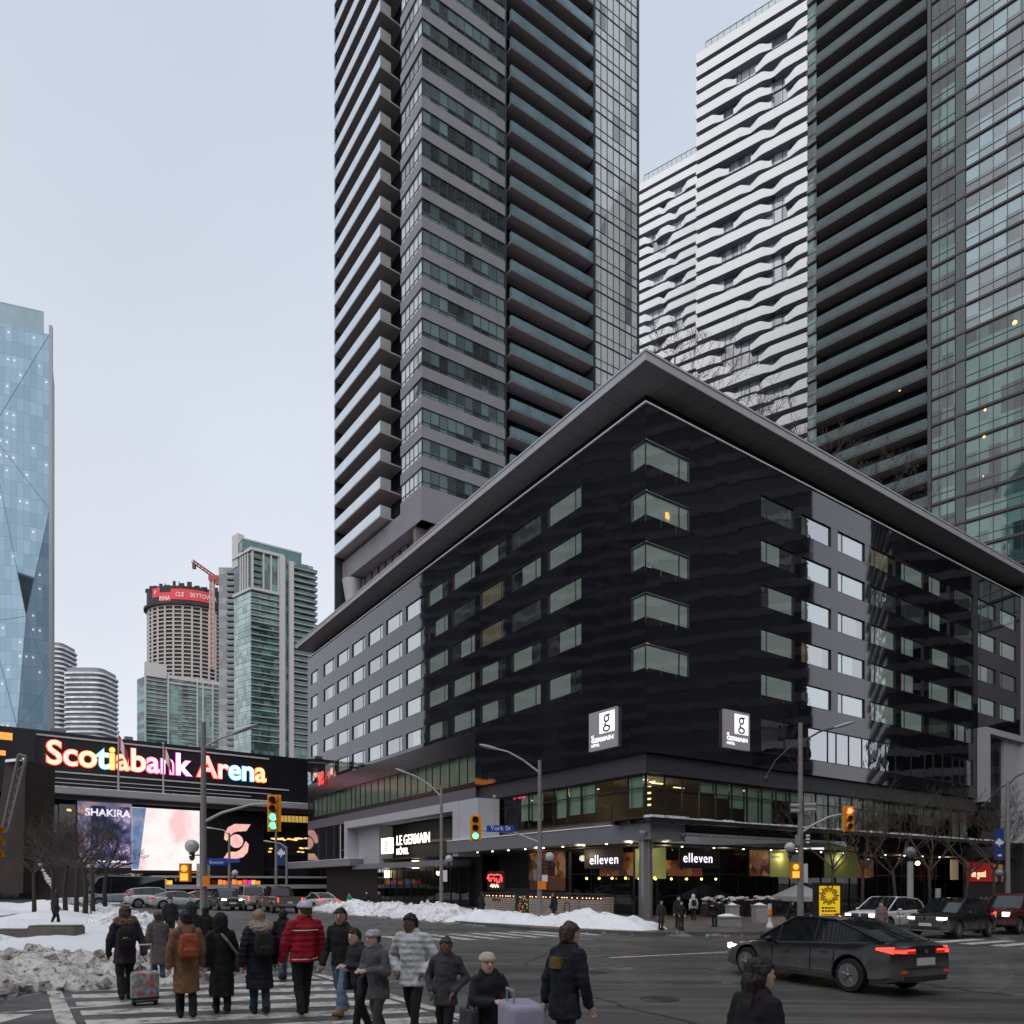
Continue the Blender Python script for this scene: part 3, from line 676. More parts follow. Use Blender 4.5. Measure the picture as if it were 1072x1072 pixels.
for t in (3, 11): lamp(FL.P(t, -3, 8.2), 80)
for t in (4, 12): lamp(FRt.P(t, -3, 8.2), 25)
# steel and glass canopy on the right face, snow along its edge, beaded valance
mb = MB()
FRt.box(mb, -2.6, 46, 2.6, 3.0, 5.62, 5.86)
for i in range(25): FRt.box(mb, -2.2+i*2.0, -2.1+i*2.0, -.4, 2.6, 5.60, 5.80)
FRt.box(mb, -2.6, 46, -.4, -.1, 5.60, 5.82); FRt.box(mb, -2.6, 46, 1.1, 1.25, 5.62, 5.78)
for i in range(7): q = FRt.P(-1.5+i*.55, 1.6, 4.62); mb.box(q[0]-.03, q[0]+.03, q[1]-.03, q[1]+.03, 4.62, 5.6)
mb.build('glass_canopy', M_dark, hotel)
mb = MB(); FRt.box(mb, -2.6, 46, -.1, 2.6, 5.80, 5.83); mb.build('canopy_glass', M_shop, hotel)
mb = MB(); random.seed(5)
t = -2.6
while t < 46:
    L = random.uniform(.5, 1.6); FRt.box(mb, t, t+L-.02, 2.45, 3.02+random.uniform(0, .05), 5.86, 5.93+random.uniform(0, .09)); t += L
mb.build('canopy_snow', M_snow, hotel)
mb = MB()
for i in range(46): q = FRt.P(-2.2+i*.42, 2.0, 0); mb.ball((q[0], q[1], 5.02), .17, 6, (1, 1, .6))
FRt.box(mb, -2.4, 17.5, 1.9, 2.1, 5.06, 5.12)
mb.build('valance', mat('white_fabric', (.55, .55, .56), .8), hotel)
# entrance portal on the left face
ta = FL.t_at(482, 1.6); tb = FL.t_at(362, 1.6)
mb = MB()
FL.box(mb, ta, ta+1.0, -.4, 1.8, 4.3, 9.0); FL.box(mb, ta+1.0, tb-.8, -.4, 1.8, 8.2, 9.0); FL.box(mb, tb-.8, tb, -.4, 1.8, 4.0, 9.0)
FL.box(mb, tb-6.5, tb-.8, -1.3, .4, 4.0, 8.2)
ft = Fr(C0+RV*0, LV, -RV)
FL.box(mb, ta-3.0, ta, -.4, 1.7, 4.64, 9.0)
mb.build('entrance_portal', M_lgrey, hotel)
mb = MB(); FL.box(mb, ta+1.0, tb-6.5, -1.4, -1.2, -.4, 8.2); mb.build('entrance_wall', M_black, hotel)
mb = MB(); FL.box(mb, ta+2, tb-1.2, -.6, 1.3, 3.55, 4.1); mb.build('entrance_canopy', M_grey, hotel)
glaze(FL, ta+2.2, tb-5.5, -.4, 3.5, 1.6, None, -.6, 'glass_door', M_shop)
M_signw = mat('lit_sign_white', (1, 1, .9), .5, var=0, emit=(1, .95, .78), es=2.4)
X0s, X1s = 400, 448
t1 = FL.t_at(411, 1.2); t0 = FL.t_at(400, 1.2); zc = FL.Z(405, 886, 1.2)
mb = MB(); FL.box(mb, t1, t0, 1.1, 1.3, zc-.75, zc+.85); sg = mb.build('entrance_sign', M_signw, hotel)
put_text('lettering', 'g', FL, (t0+t1)/2, 1.32, zc-.2, 1.5, M_black, sg)
tt = FL.t_at(415, 1.2)
put_text('lettering', 'LE GERMAIN', FL, tt, 1.2, FL.Z(413, 885, 1.2), 1.35, M_signw, hotel, align='LEFT', offset=.012, sx=.95)
put_text('lettering', 'HÔTEL', FL, tt, 1.2, FL.Z(413, 894.8, 1.2), .85, M_signw, hotel, align='LEFT', offset=.012)
mb = MB()
for X, Y, c in ((435, 905, 0), (406, 915, 0)): 
    q = FL.P(FL.t_at(X, -.9), -.9, FL.Z(X, Y, -.9)); mb.box(q[0]-.35, q[0]+.35, q[1]-.1, q[1]+.1, q[2]-.4, q[2]+.4)
mb.build('lobby_lamp', M_warm, hotel)
mb = MB(); 
for X, Y in ((443, 917), (477, 918)): q = FL.P(FL.t_at(X, -2.3), -2.3, FL.Z(X, Y, -2.3)); mb.box(q[0]-.5, q[0]+.5, q[1]-.05, q[1]+.05, q[2]-.5, q[2]+.5)
mb.build('lobby_screen', mat('blue_screen', (.05, .2, .5), .4, var=0, emit=(.04, .22, .6), es=.6), hotel)
lamp(FL.P((ta+tb)/2-2, 1.0, 3.0), 60)
mb = MB(); FL.box(mb, FL.t_at(356, 0), 64.2, -.4, -.1, 4.85, 9.15); mb.build('mirror_glazing', mat('mirror_glazing', (.02, .02, .025), .03, ior=4.5, var=.3), hotel)
for X in (333, 341, 349): mb = MB(); t = FL.t_at(X, 0); FL.box(mb, t-.04, t+.04, -.1, -.06, 4.85, 9.15); mb.build('mullion', M_frame_d, hotel)
mb = MB(); FL.box(mb, 40.5, 44.5, -1.7, -1.5, .2, 3.9); mb.build('lobby_glazing', M_shop, hotel)
# the two square logo signs on the black corner
M_plate = mat('sign_plate', (.19, .18, .20), .4, var=.05, emit=(.35, .32, .36), es=.28)
M_logo = mat('sign_lit_face', (1, 1, 1), .5, var=0, emit=(.95, .93, .97), es=.95)
def logo_sign(fr, X0, X1, Yb):
    o = .22; t0, t1 = sorted((fr.t_at(X0, o), fr.t_at(X1, o))); tm = (t0+t1)/2; zb = fr.Z((X0+X1)/2, Yb, o); W = t1-t0; H = 2.62
    mb = MB(); fr.box(mb, t0, t1, .05, o, zb, zb+H); s = mb.build('logo_sign', M_plate, hotel)
    right = Vector((0, 0, 1)).cross(fr.n); sg = 1 if right.dot(fr.a) > 0 else -1
    L = tm-sg*W/2                                    # left edge for a viewer
    f = lambda r: L+sg*W*r
    mb = MB(); a, b = sorted((f(.40), f(.93))); fr.box(mb, a, b, o, o+.02, zb+H*.40, zb+H*.93); mb.build('lit_square', M_logo, s)
    put_text('lettering', 'g', fr, f(.66), o+.03, zb+H*.565, 1.75, M_black, s, depth=.02, offset=-.01)
    put_text('lettering', 'LE', fr, f(.10), o+.02, zb+H*.33, .27, M_logo, s, align='LEFT')
    put_text('lettering', 'GERMAIN', fr, f(.10), o+.02, zb+H*.205, .40, M_logo, s, align='LEFT', offset=.008, sx=.95*W/2.05)
    put_text('lettering', 'HÔTEL', fr, f(.10), o+.02, zb+H*.09, .27, M_logo, s, align='LEFT')
logo_sign(FL, 616.5, 645.5, 784); logo_sign(FRt, 758, 785, 784)
# rooftop plant of the first floor reflections: small red letters standing in for a sign's reflection
put_text('neon_lettering', 'neo', FL, FL.t_at(544, -.9), -.9, FL.Z(544, 836, -.9), 1.2, mat('pink_neon', (1, .1, .2), .5, var=0, emit=(1, .05, .16), es=1.3), hotel, offset=.01)

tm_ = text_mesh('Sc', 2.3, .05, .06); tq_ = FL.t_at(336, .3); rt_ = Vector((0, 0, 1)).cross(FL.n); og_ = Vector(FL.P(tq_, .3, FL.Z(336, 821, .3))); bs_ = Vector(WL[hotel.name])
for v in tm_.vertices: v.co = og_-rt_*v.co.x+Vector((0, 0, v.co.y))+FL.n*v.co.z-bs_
tm_.materials.append(mat('red_reflection_glow', (1, .05, .04), .5, var=0, emit=(1, .05, .04), es=1.2)); o_ = bpy.data.objects.new('red_sign_reflection', tm_); COL.objects.link(o_); o_.parent = hotel  # reversed glowing letters stand in for a sign's reflection on the wall
# ------------------------------------------------------------------ condominium tower behind the hotel (dark, horizontal bands)
def dirn(vpx): return Vector((vpx-CX, F, 0)).normalized()
def outn(d): n = Vector((d.y, -d.x, 0)); return n
M_spand = mat('purple_grey_spandrel', (.23, .225, .25), .45, var=.1, scale=.5)
M_rail = mat('balcony_glass', (.20, .30, .34), .10, metal=.35, var=.3, scale=.45)
M_railb = mat('sky_lit_balcony_glass', (.74, .80, .85), .15, metal=.6, var=.12, scale=.45)  # same railing glass, lightened in colour where the left side mirrors the sky
M_slabedge = mat('slab_concrete', (.36, .32, .31), .8, var=.15)
M_recess = cellglass('recessed_glass', (.006, .008, .010), (.03, .045, .05), .25, 1.5, 3.3, ior=1.5)
M_frame = mat('window_frame', (.03, .033, .037), .4, var=.1)
def band(fr, t0, t1, o, z0, z1, step, name, gm, par, mull=.06, transom=None, sl=None):
    """one storey of ribbon glazing: frame with mullions, glass as a sub-part"""
    f = MB(); n = max(1, round((t1-t0)/step))
    for i in range(n+1):
        t = t0+(t1-t0)*i/n; fr.box(f, max(t0, t-mull/2), min(t1, t+mull/2), o-.06, o+.03, z0, z1)
    for i in range(n):
        a = t0+(t1-t0)*i/n+mull/2+.001; b = t0+(t1-t0)*(i+1)/n-mull/2-.001
        fr.box(f, a, b, o-.06, o+.02, z0, z0+.06); fr.box(f, a, b, o-.06, o+.02, z1-.06, z1)
        if transom: fr.box(f, a, b, o-.06, o+.02, z0+transom-.03, z0+transom+.03)
    r = f.build(name, M_frame, par)
    p = MB(); fr.plane(p, t0+mull/2, t1-mull/2, z0+.06, z1-.06, o-.03); p.build('glass', gm, r)
    return r
def balcony(fr, t0, t1, oi, oo, z, par, rail=M_rail, h=1.05, th=.22, returns=True, slabm=None, name='balcony'):
    f = MB(); fr.box(f, t0, t1, oi, oo, z-th, z); r = f.build(name, slabm or M_slabedge, par)
    g = MB(); fr.box(g, t0, t1, oo-.04, oo, z+.04-th, z+h)
    if returns: fr.box(g, t0, t0+.04, max(oi, -.2), oo-.045, z-.06, z+h); fr.box(g, t1-.04, t1, max(oi, -.2), oo-.045, z-.06, z+h)
    g.build('railing', rail, r); return r
K1 = Vector((-9.93, 80, 0)); dR1 = dirn(1713); dL1 = dirn(-40)
T1 = thing('condo_tower', 'dark banded condominium tower with long glass balconies rising directly behind the hotel roof', 'tower', (K1.x, K1.y, 30))
fR = Fr(K1, dR1, outn(dR1)); fLf = Fr(K1, dL1, -outn(dL1))
aR1 = math.atan2(dR1.y, dR1.x)
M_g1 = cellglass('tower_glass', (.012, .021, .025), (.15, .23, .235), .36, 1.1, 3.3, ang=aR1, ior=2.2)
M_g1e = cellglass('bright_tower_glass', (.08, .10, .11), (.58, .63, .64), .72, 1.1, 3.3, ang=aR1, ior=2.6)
LR = 31.9; LL = fLf.t_at(349.5, 1.2)+.3; LLE = LL-.45
core = MB(); pr = lambda t, o: fR.P(t, o, 0)[:2]; pl = lambda t, o: fLf.P(t, o, 0)[:2]
core.prism([pl(LL, -1.75), K1-fR.n*1.75-fLf.n*1.75, pr(LR, -1.75), (K1+dR1*LR+dL1*LL)[:2]], 30, 128)
core.build('inner_wall', M_recess, T1)
T1Z = [45.78+3.30*i for i in range(25)]
for z in T1Z:
    f = MB(); fR.box(f, .0, 10.85, -1.7, 0, z-1.25, z); fLf.box(f, .02, 4.9, -1.7, 0, z-1.25, z); f.build('spandrel', M_spand, T1)
    band(fR, .06, 10.8, -.12, z, z+2.05, 1.07, 'window_band', M_g1, T1, transom=.55)
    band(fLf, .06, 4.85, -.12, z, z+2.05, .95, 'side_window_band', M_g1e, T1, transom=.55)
    balcony(fR, 11.6, 24.1, -1.7, .15, z-.55, T1)
    balcony(fLf, 7.6, LLE, -1.7, 1.2, z-.55, T1, rail=M_railb, h=1.2, th=.2)
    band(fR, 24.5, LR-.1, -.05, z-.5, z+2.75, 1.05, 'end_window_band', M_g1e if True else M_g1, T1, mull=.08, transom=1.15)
mb = MB(); fR.box(mb, 24.12, 24.45, -1.7, .2, 42, 128); mb.build('fin', M_frame, T1)
mb = MB(); fR.box(mb, LR-.1, LR+.15, -8, .1, 30, 128); mb.build('edge_fin', M_frame, T1)
mb = MB(); fLf.box(mb, LL-.35, LL, -1.7, 1.0, 36, 128); mb.build('edge_fin', M_frame, T1)
mb = MB(); fR.box(mb, 10.86, 11.1, -1.7, -.1, 42, 128); mb.build('fin', M_frame, T1)
mb = MB(); fR.box(mb, 0, 31.8, -1.7, .05, 42.0, 44.5); fLf.box(mb, .05, LLE, -1.7, .05, 42.0, 44.5); mb.build('base_band', M_spand, T1)
mb = MB()
for i in range(11): fLf.box(mb, .4+i*1.9, 1.7+i*1.9, -2.2, -1.5, 33, 41.9)
fR.box(mb, .1, 30, -2.4, -1.7, 33, 41.9); mb.build('base_wall', mat('brown_stone', (.20, .16, .15), .8, var=.2), T1)
mb = MB(); q = fLf.P(LL-2.0, -.6, 0); mb.lathe([(.75, 30), (.75, 38.5), (1.3, 41.8)], (q[0], q[1], 0), 18); mb.build('pier', M_lgrey, T1)
# ------------------------------------------------------------------ tower at the right edge
P3 = Vector((51.7, 83, 0)); d3 = dirn(-280); n3 = Vector((-d3.y, d3.x, 0)); n3 = n3 if n3.y < 0 else -n3
f3 = Fr(P3, d3, n3); a3 = math.atan2(-d3.y, -d3.x)
T3 = thing('apartment_tower', 'teal glass apartment tower with deep dark balconies at the right of the photo', 'tower', (P3.x, P3.y, 20))
tb = {X: f3.t_at(X) for X in (843.5, 854, 971, 975, 1000, 1011)}
M_g3 = cellglass('teal_glass', (.010, .022, .024), (.10, .20, .19), .42, 1.15, 3.1, ang=a3, ior=1.55)
M_g3b = cellglass('sky_tinted_glass', (.03, .06, .075), (.19, .31, .36), .5, 1.3, 3.1, ang=a3, ior=1.85)  # bluer copy of the glass: sky reflection put into the upper bays' colour
M_rail3 = mat('teal_railing', (.030, .064, .070), .2, ior=1.4, var=.4, scale=.5)
M_slab3 = mat('brown_slab', (.21, .19, .18), .8, var=.15)
mb = MB(); p3 = lambda t, o: f3.P(t, o, 0)[:2]
mb.prism([p3(-14, -1.75), p3(tb[843.5], -1.75), p3(tb[843.5], -22), p3(-14, -22)], 20, 128); mb.build('inner_wall', M_recess, T3)
Z3 = [99.1-3.1*i for i in range(-8, 23)]
for z in Z3:
    balcony(f3, tb[971]+.1, tb[854], -1.7, .05, z, T3, rail=M_rail3, returns=False, slabm=M_slab3, th=.25)
    band(f3, tb[1000]+.02, tb[975], -.1, z+.1, z+2.85, .95, 'window_band', M_g3, T3, transom=.9)
    f = MB(); f3.box(f, tb[1011]+.05, tb[1000]-.05, -.2, -.02, z+.1, z+2.85); f.build('teal_panel', mat('teal_panel', (.045, .075, .078), .25, var=.2), T3)
    band(f3, -12, tb[1011], -.1, z+.1, z+2.85, 1.35, 'bay_window_band', M_g3b if z > 62 else M_g3, T3, transom=.95)
    band(f3, tb[854]+.1, tb[843.5], -.6, z+.1, z+2.85, .8, 'edge_window_band', M_g3, T3, transom=.9)
    f = MB(); f3.box(f, -12, tb[975], -1.7, .03, z-.17, z+.08); f.build('slab_edge', mat('brown_edge', (.05, .042, .04), .6, var=.1), T3); f = MB(); f3.box(f, tb[854]+.05, tb[843.5], -1.7, -.35, z-.35, z+.08); f.build('slab_edge', M_slab3, T3)
mb = MB(); f3.box(mb, tb[975]+.02, tb[971]-.02, -1.7, .12, 25, 128); mb.build('fin', M_frame, T3)
mb = MB(); f3.box(mb, -12, tb[975], -1.7, .12, 20, Z3[-1]-.25); mb.build('base_band', M_spand, T3)
mb = MB()
for X, Y, r in ((1063, 340, .26), (1032, 431, .16), (1031, 459, .16), (942, 409, .14), (1030, 500, .09)):
    t = f3.t_at(X, -.5); mb.ball(f3.P(t, -.14 if X > 980 else -.4, f3.Z(X, Y, -.5)), r, 8)
mb.build('room_lamp', mat('dim_lamp', (1, .7, .4), .5, var=0, emit=(1, .62, .25), es=1.1), T3)
# ------------------------------------------------------------------ the two white wavy towers
M_wband = mat('white_balcony_front', (.82, .83, .85), .5, var=.04)
M_gw = cellglass('pale_glass', (.10, .12, .15), (.45, .50, .58), .5, 1.2, 2.95, ior=2.2)
M_wslab = mat('pale_soffit', (.30, .33, .35), .8, var=.1)
def wavy(name, label, org, L, ztop, nfl, fh, seed, amp=1.0):
    d = Vector((.842, -.540, 0)).normalized(); n = Vector((-.540, -.842, 0)).normalized(); fr = Fr(org, d, n)
    T = thing(name, label, 'tower', (org.x, org.y, ztop-nfl*fh)); rnd = random.Random(seed)
    mb = MB(); q = lambda t, o: fr.P(t, o, 0)[:2]; mb.prism([q(0.6, -.5), q(L, -.5), q(L, -24), q(.6, -24)], 10, ztop+.3)
    core = mb.build('inner_wall', mat('grey_core_wall', (.28, .29, .31), .6), T)  # plain mid grey core behind the balcony bands
    for i in range(nfl):
        z = ztop-fh*i
        band(fr, .8, L-.1, -.3, z-fh+.2, z-.1, 1.6, 'window_band', M_gw, T, mull=.12)
        pat = [(0, .22), (.30, .60), (.70, 1.0)] if i % 4 == 1 else [(0, .60), (.72, 1.0)] if i % 4 == 2 else [(0, .45), (.42, 1.0)] if i % 4 == 3 else [(.0, .62), (.60, 1.0)]
        if i < 2: pat = [(0, 1.0)]
        if rnd.random() < .3 and i > 2: pat = [(0, rnd.uniform(.2, .35)), (rnd.uniform(.4, .5), 1.0)]
        mb = MB(); sl = MB()
        for a, b in pat:
            m_ = 26; up = []; lo = []; R = []
            for k in range(m_+1):
                u = a+(b-a)*k/m_; t = u*L
                e = 1.0
                if a > .05: e = min(e, max(0, (u-a)/.10))
                if b < .95: e = min(e, max(0, (b-u)/.10))
                e = e*e*(3-2*e)
                o = .75+.50*e*amp; h0 = z-.62; h1 = z+.52+.74*e
                R.append([fr.P(t, o-.1, h0), fr.P(t, o, h0), fr.P(t, o+.02, h1), fr.P(t, o-.1, h1)])
                S = [fr.P(t, -.3, h0-.02), fr.P(t, o-.11, h0-.02), fr.P(t, o-.11, h0+.2), fr.P(t, -.3, h0+.2)]
                lo.append(S)
            mb = MB(); sl = MB(); mb.loft(R, True); sl.loft(lo, True)
            r = mb.build('balcony', M_wband, T); sl.build('slab', M_wslab, r)
        mb = MB(); fr.box(mb, -.12, -.02, -6, 1.24, z-.50, z+1.2); mb.build('side_balcony', M_wband, T)
    # crown: glass screen and dark plant room
    f = MB(); zt = ztop+5.4; n_ = int(L/1.3)
    for i in range(n_): fr.box(f, 1.2+i*1.3, 1.28+i*1.3, -1.3, -1.2, ztop+1.0, zt)
    fr.box(f, 1.2, L, -1.32, -1.18, zt, zt+.12); fr.box(f, 1.2, L, -1.3, -1.2, ztop+2.9, ztop+3.0); c = f.build('crown_frame', M_frame, T)
    g = MB(); fr.box(g, 1.25, L, -1.27, -1.23, ztop+1.0, zt); g.build('crown_glass', mat('crown_glass', (.42, .52, .55), .1, var=.1, ior=1.8), c)
    f = MB(); fr.box(f, 3.5, L, -20, -5.0, ztop, ztop+8.6); f.build('plant_room', M_black, T)
    return T
wavy('white_tower', 'nearer and taller of two white towers with wavy balcony bands', Vector((39.7, 155, 0)), 25.5, 176.2, 42, 2.95, 2)
wavy('white_tower', 'lower white wavy tower seen between the banded tower and its taller twin', Vector((34.0, 196, 0)), 17.5, 187.6, 40, 2.95, 5)
# ------------------------------------------------------------------ faceted blue glass office tower at the left
dG = dirn(2700); nG = outn(dG); fG = Fr((-133.6, 210, 0), dG, nG); aG = math.atan2(dG.y, dG.x)
TG = thing('office_tower', 'blue mirrored glass office tower with folded facets at the left edge', 'tower', (-133.6, 210, gz(-45, 120)))
def bluefacade():
    m, h = newmat('mirror_blue_glass'); b = h.b; tcn = h.n('TexCoord'); mp = h.n('Mapping'); mp.inputs['Rotation'].default_value = (0, 0, -aG)
    h.l(tcn.outputs['Object'], mp.inputs['Vector']); sp = h.n('SeparateXYZ'); h.l(mp.outputs[0], sp.inputs[0])
    fx = math_n(h, 'FRACT', math_n(h, 'DIVIDE', sp.outputs['X'], 1.55)); fz = math_n(h, 'FRACT', math_n(h, 'DIVIDE', sp.outputs['Z'], 4.0))
    cx_ = math_n(h, 'FLOOR', math_n(h, 'DIVIDE', sp.outputs['X'], 1.55)); cz_ = math_n(h, 'FLOOR', math_n(h, 'DIVIDE', sp.outputs['Z'], 4.0))
    cb = h.n('CombineXYZ'); h.l(cx_, cb.inputs[0]); h.l(cz_, cb.inputs[1]); wn = h.n('TexWhiteNoise', noise_dimensions='3D'); h.l(cb.outputs[0], wn.inputs['Vector'])
    line = math_n(h, 'MAXIMUM', math_n(h, 'LESS_THAN', fx, .07), math_n(h, 'LESS_THAN', fz, .05))
    col = h.n('MixRGB'); col.inputs[1].default_value = (.125, .19, .25, 1); col.inputs[2].default_value = (.18, .25, .31, 1); h.l(wn.outputs['Value'], col.inputs[0])
    c2 = h.n('MixRGB'); c2.inputs[2].default_value = (.10, .14, .17, 1); h.l(math_n(h, 'MULTIPLY', line, .55), c2.inputs[0]); h.l(col.outputs[0], c2.inputs[1]); h.l(c2.outputs[0], b.inputs['Base Color'])
    b.inputs['Metallic'].default_value = .78; b.inputs['Roughness'].default_value = .04
    dot = math_n(h, 'MULTIPLY', math_n(h, 'MULTIPLY', math_n(h, 'GREATER_THAN', fx, .36), math_n(h, 'LESS_THAN', fx, .66)), math_n(h, 'MULTIPLY', math_n(h, 'GREATER_THAN', fz, .62), math_n(h, 'LESS_THAN', fz, .76)))
    n2 = h.n('TexNoise', i_Scale=.03, i_Detail=2.0); h.l(tcn.outputs['Object'], n2.inputs['Vector'])
    g = math_n(h, 'GREATER_THAN', math_n(h, 'ADD', wn.outputs['Value'], math_n(h, 'MULTIPLY', n2.outputs['Fac'], .6)), 1.13)
    b.inputs['Emission Color'].default_value = (1, .86, .66, 1); h.l(math_n(h, 'MULTIPLY', math_n(h, 'MULTIPLY', dot, g), .55), b.inputs['Emission Strength'])
    return m
M_blue = bluefacade()
zt = 166.5
pts = {'a': (-24, 0, 0), 'b': (0, 0, 0), 'c': (0, 60, 0), 'd': (0, 110, 0), 'e': (0, zt-6, 0), 'f': (-24, zt-6, 0), 'g': (-7.5, 46, 1.9), 'h': (-15, 76, -1.4), 'i': (-5.5, 78, 1.2), 'j': (-14, 128, 2.2), 'k': (-20.5, 100, 0.8), 'l': (-16, 40, -1.5), 'm': (-24, 90, 0)}
tri = ['abl', 'blg', 'bgc', 'gic', 'cid', 'idj', 'dje', 'hij', 'ghi', 'lhg', 'lkh', 'khj', 'amk', 'akl', 'mkj', 'mjf', 'jef']
mb = MB()
for t in tri:
    v = [fG.P(pts[c][0], pts[c][2], pts[c][1]) for c in t]
    nn = (Vector(v[1])-Vector(v[0])).cross(Vector(v[2])-Vector(v[0]))
    if nn.dot(nG) < 0: v.reverse()
    mb.add(v, [(0, 1, 2)])
mb.build('glass_wall', M_blue, TG)
mb = MB(); seen_ = set()
for t in tri:
    for a_, b_ in ((t[0], t[1]), (t[1], t[2]), (t[2], t[0])):
        e_ = tuple(sorted((a_, b_)))
        if e_ in seen_ or (pts[a_][0] in (0, -24) and pts[b_][0] in (0, -24)): continue
        seen_.add(e_); mb.tube([fG.P(pts[c][0], pts[c][2]+.02, pts[c][1]) for c in e_], .07, 5)
mb.build('fold_lines', mat('fold_line', (.16, .20, .24), .4), TG)
mb = MB(); fG.box(mb, -24, -1.5, -.5, -.2, zt-6, zt); fG.box(mb, -24, -1.5, -.22, -.15, zt, zt+.3); mb.build('crown_screen', mat('crown_teal', (.17, .235, .27), .15, metal=.5, var=.15, scale=.3), TG)
mb = MB(); fG.box(mb, -.1, .7, -.8, .3, 0, zt-3.5); mb.build('edge_fin', mat('edge_fin', (.26, .25, .28), .4, metal=.3), TG)
mb = MB(); mb.prism([fG.P(-24, -1.6, 0), fG.P(-.2, -1.6, 0), (-146, 232, 0), (-158, 232, 0)], 0, zt-6.1); mb.build('inner_wall', M_char, TG)
# ------------------------------------------------------------------ far curved pale towers
def curved(label, Xa, Xb, Ytop, y, seed):
    x0, x1 = K(Xa)*y, K(Xb)*y; cx, rx = (x0+x1)/2, (x1-x0)/2; ry = rx*.9; zt = ZY(Ytop, y)
    T = thing('curved_tower', label, 'tower', (cx, y, 20)); rnd = random.Random(seed)
    def ringp(s, z): return [(cx+rx*s*math.copysign(abs(math.cos(a))**.4, math.cos(a)), y+ry*s*math.copysign(abs(math.sin(a))**.4, math.sin(a)), z) for a in [2*math.pi*i/40 for i in range(40)]]
    mb = MB(); mb.loft([ringp(.94, 20), ringp(.94, zt-1)]); mb.build('glass_wall', mat('far_glass', (.07, .085, .10), .3, var=.5, scale=.12), T)
    z = 70
    while z < zt:
        mb = MB(); mb.loft([ringp(1.0, z), ringp(1.0, z+1.1)]); mb.build('balcony', mat('far_white_balcony', (.72, .73, .77), .6, var=.5, scale=.22), T); z += 3.0
    mb = MB(); mb.loft([ringp(.9, zt-1), ringp(.9, zt+2.5)]); mb.build('crown', mat('far_crown', (.22, .24, .27), .5), T)
curved('pale curved apartment tower half hidden behind the blue glass tower', 38, 74.5, 681, 470, 1)
curved('pale curved apartment tower standing free right of its taller neighbour', 75, 117.5, 708, 456, 2)
# ------------------------------------------------------------------ tower under construction with crane
Y5 = 520.0; s5 = Y5/F
fC = Fr((K(152)*Y5, Y5, 0), dirn(1645), outn(dirn(1645))); fC2 = Fr((K(152)*Y5, Y5, 0), dirn(-390), -outn(dirn(-390)))
TC = thing('unfinished_tower', 'unfinished concrete tower with red banners over a finished teal glass base', 'tower', (K(152)*Y5, Y5, 20))
M_g5 = cellglass('far_teal_glass', (.03, .06, .06), (.15, .32, .30), .45, 2.4, 3.0, ang=AR, ior=1.9)
M_far_white = mat('far_white_frame', (.50, .49, .48), .7, var=.1)
W5 = fC.t_at(228); z5 = ZY(702, Y5)
mb = MB(); q = lambda t, o: fC.P(t, o, 0)[:2]; mb.prism([q(0, 0), q(W5+8, 0), q(W5+8, -30), (fC2.P(fC2.t_at(143.5), 0, 0))[:2]], 20, z5-4); mb.build('glass_wall', M_g5, TC)
zz = 75
while zz < z5-5:
    mb = MB()
    for a, b in ((.02, .30), (.50, .70), (.93, 1.1)): fC.box(mb, W5*a, W5*b, 0, 1.6, zz, zz+.5)
    fC.box(mb, W5*.30, W5*.92, .0, .25, zz, zz+.4)
    mb.build('balcony', mat('far_balcony', (.42, .42, .40), .7, var=.2, scale=.1), TC); zz += 3.0
mb = MB()
for u in (0, .30, .70, .78, .92): fC.box(mb, W5*u-.5, W5*u+.5, -.2, 1.8, 20, z5)
mb.build('pier', M_far_white, TC)
mb = MB(); fC.box(mb, -.5, W5*.28, -.5, 1.9, z5-4, z5+6); fC.box(mb, W5*.30, W5*1.1, -.5, 1.9, z5-3.5, z5-1.0); fC.box(mb, W5*.30, W5*1.1, -.5, 1.2, z5-7, z5-5.6); mb.build('frame_cap', M_far_white, TC)
Yc_ = Y5+48; cxx = (K(156.5)+K(233))*Yc_/2; rxx = (K(233)-K(156.5))*Yc_/2
def rg(s, z, dy=48): return [(cxx+rxx*s*math.cos(a)*(1-.0*math.sin(a)), Y5+dy+20*s*math.sin(a), z) for a in [2*math.pi*i/32 for i in range(32)]]
zc0, zc1 = z5-6, ZY(643, Y5+48)
mb = MB(); mb.loft([rg(.93, zc0), rg(.93, zc1)]); mb.build('dark_interior', mat('raw_interior', (.09, .075, .068), .9, var=.6, scale=.15), TC)
zz = zc0
while zz < zc1:
    mb = MB(); mb.loft([rg(1.0, zz), rg(1.0, zz+.95)]); mb.build('floor_slab', mat('raw_concrete', (.44, .41, .39), .85, var=.15), TC); zz += 3.0
mb = MB()
for i in range(26): a = 2*math.pi*i/26+.1; x, y = cxx+rxx*.985*math.cos(a), Y5+48+20*.985*math.sin(a); mb.box(x-.7, x+.7, y-.4, y+.4, zc0, zc1)
mb.build('concrete_columns', mat('raw_concrete', (.36, .32, .30)), TC)
zs = ZY(624, Y5+48)
mb = MB(); mb.loft([rg(1.10, zc1), rg(1.10, zc1+2.0)]); mb.loft([rg(1.02, zc1+2.1), rg(1.02, zs)]); mb.build('climbing_shield', mat('black_mesh', (.035, .035, .04), .8, var=.3, scale=.2), TC)
mb = MB(); rq = random.Random(4)
for i in range(32):
    p_ = rg(.99, 0)[i]; w_ = rq.uniform(.8, 2.4); hh_ = rq.choice([.6, 1.2, 2.0, 3.4]); mb.box(p_[0]-w_, p_[0]+w_, p_[1]-.5, p_[1]+.5, zs-.5, zs+hh_)
for i in range(7): p_ = rg(.6, 0)[i*4+16 if i*4+16 < 32 else i]; mb.tube([(p_[0], p_[1], zs-2), (p_[0], p_[1], zs+rq.uniform(4, 8))], .3, 5)
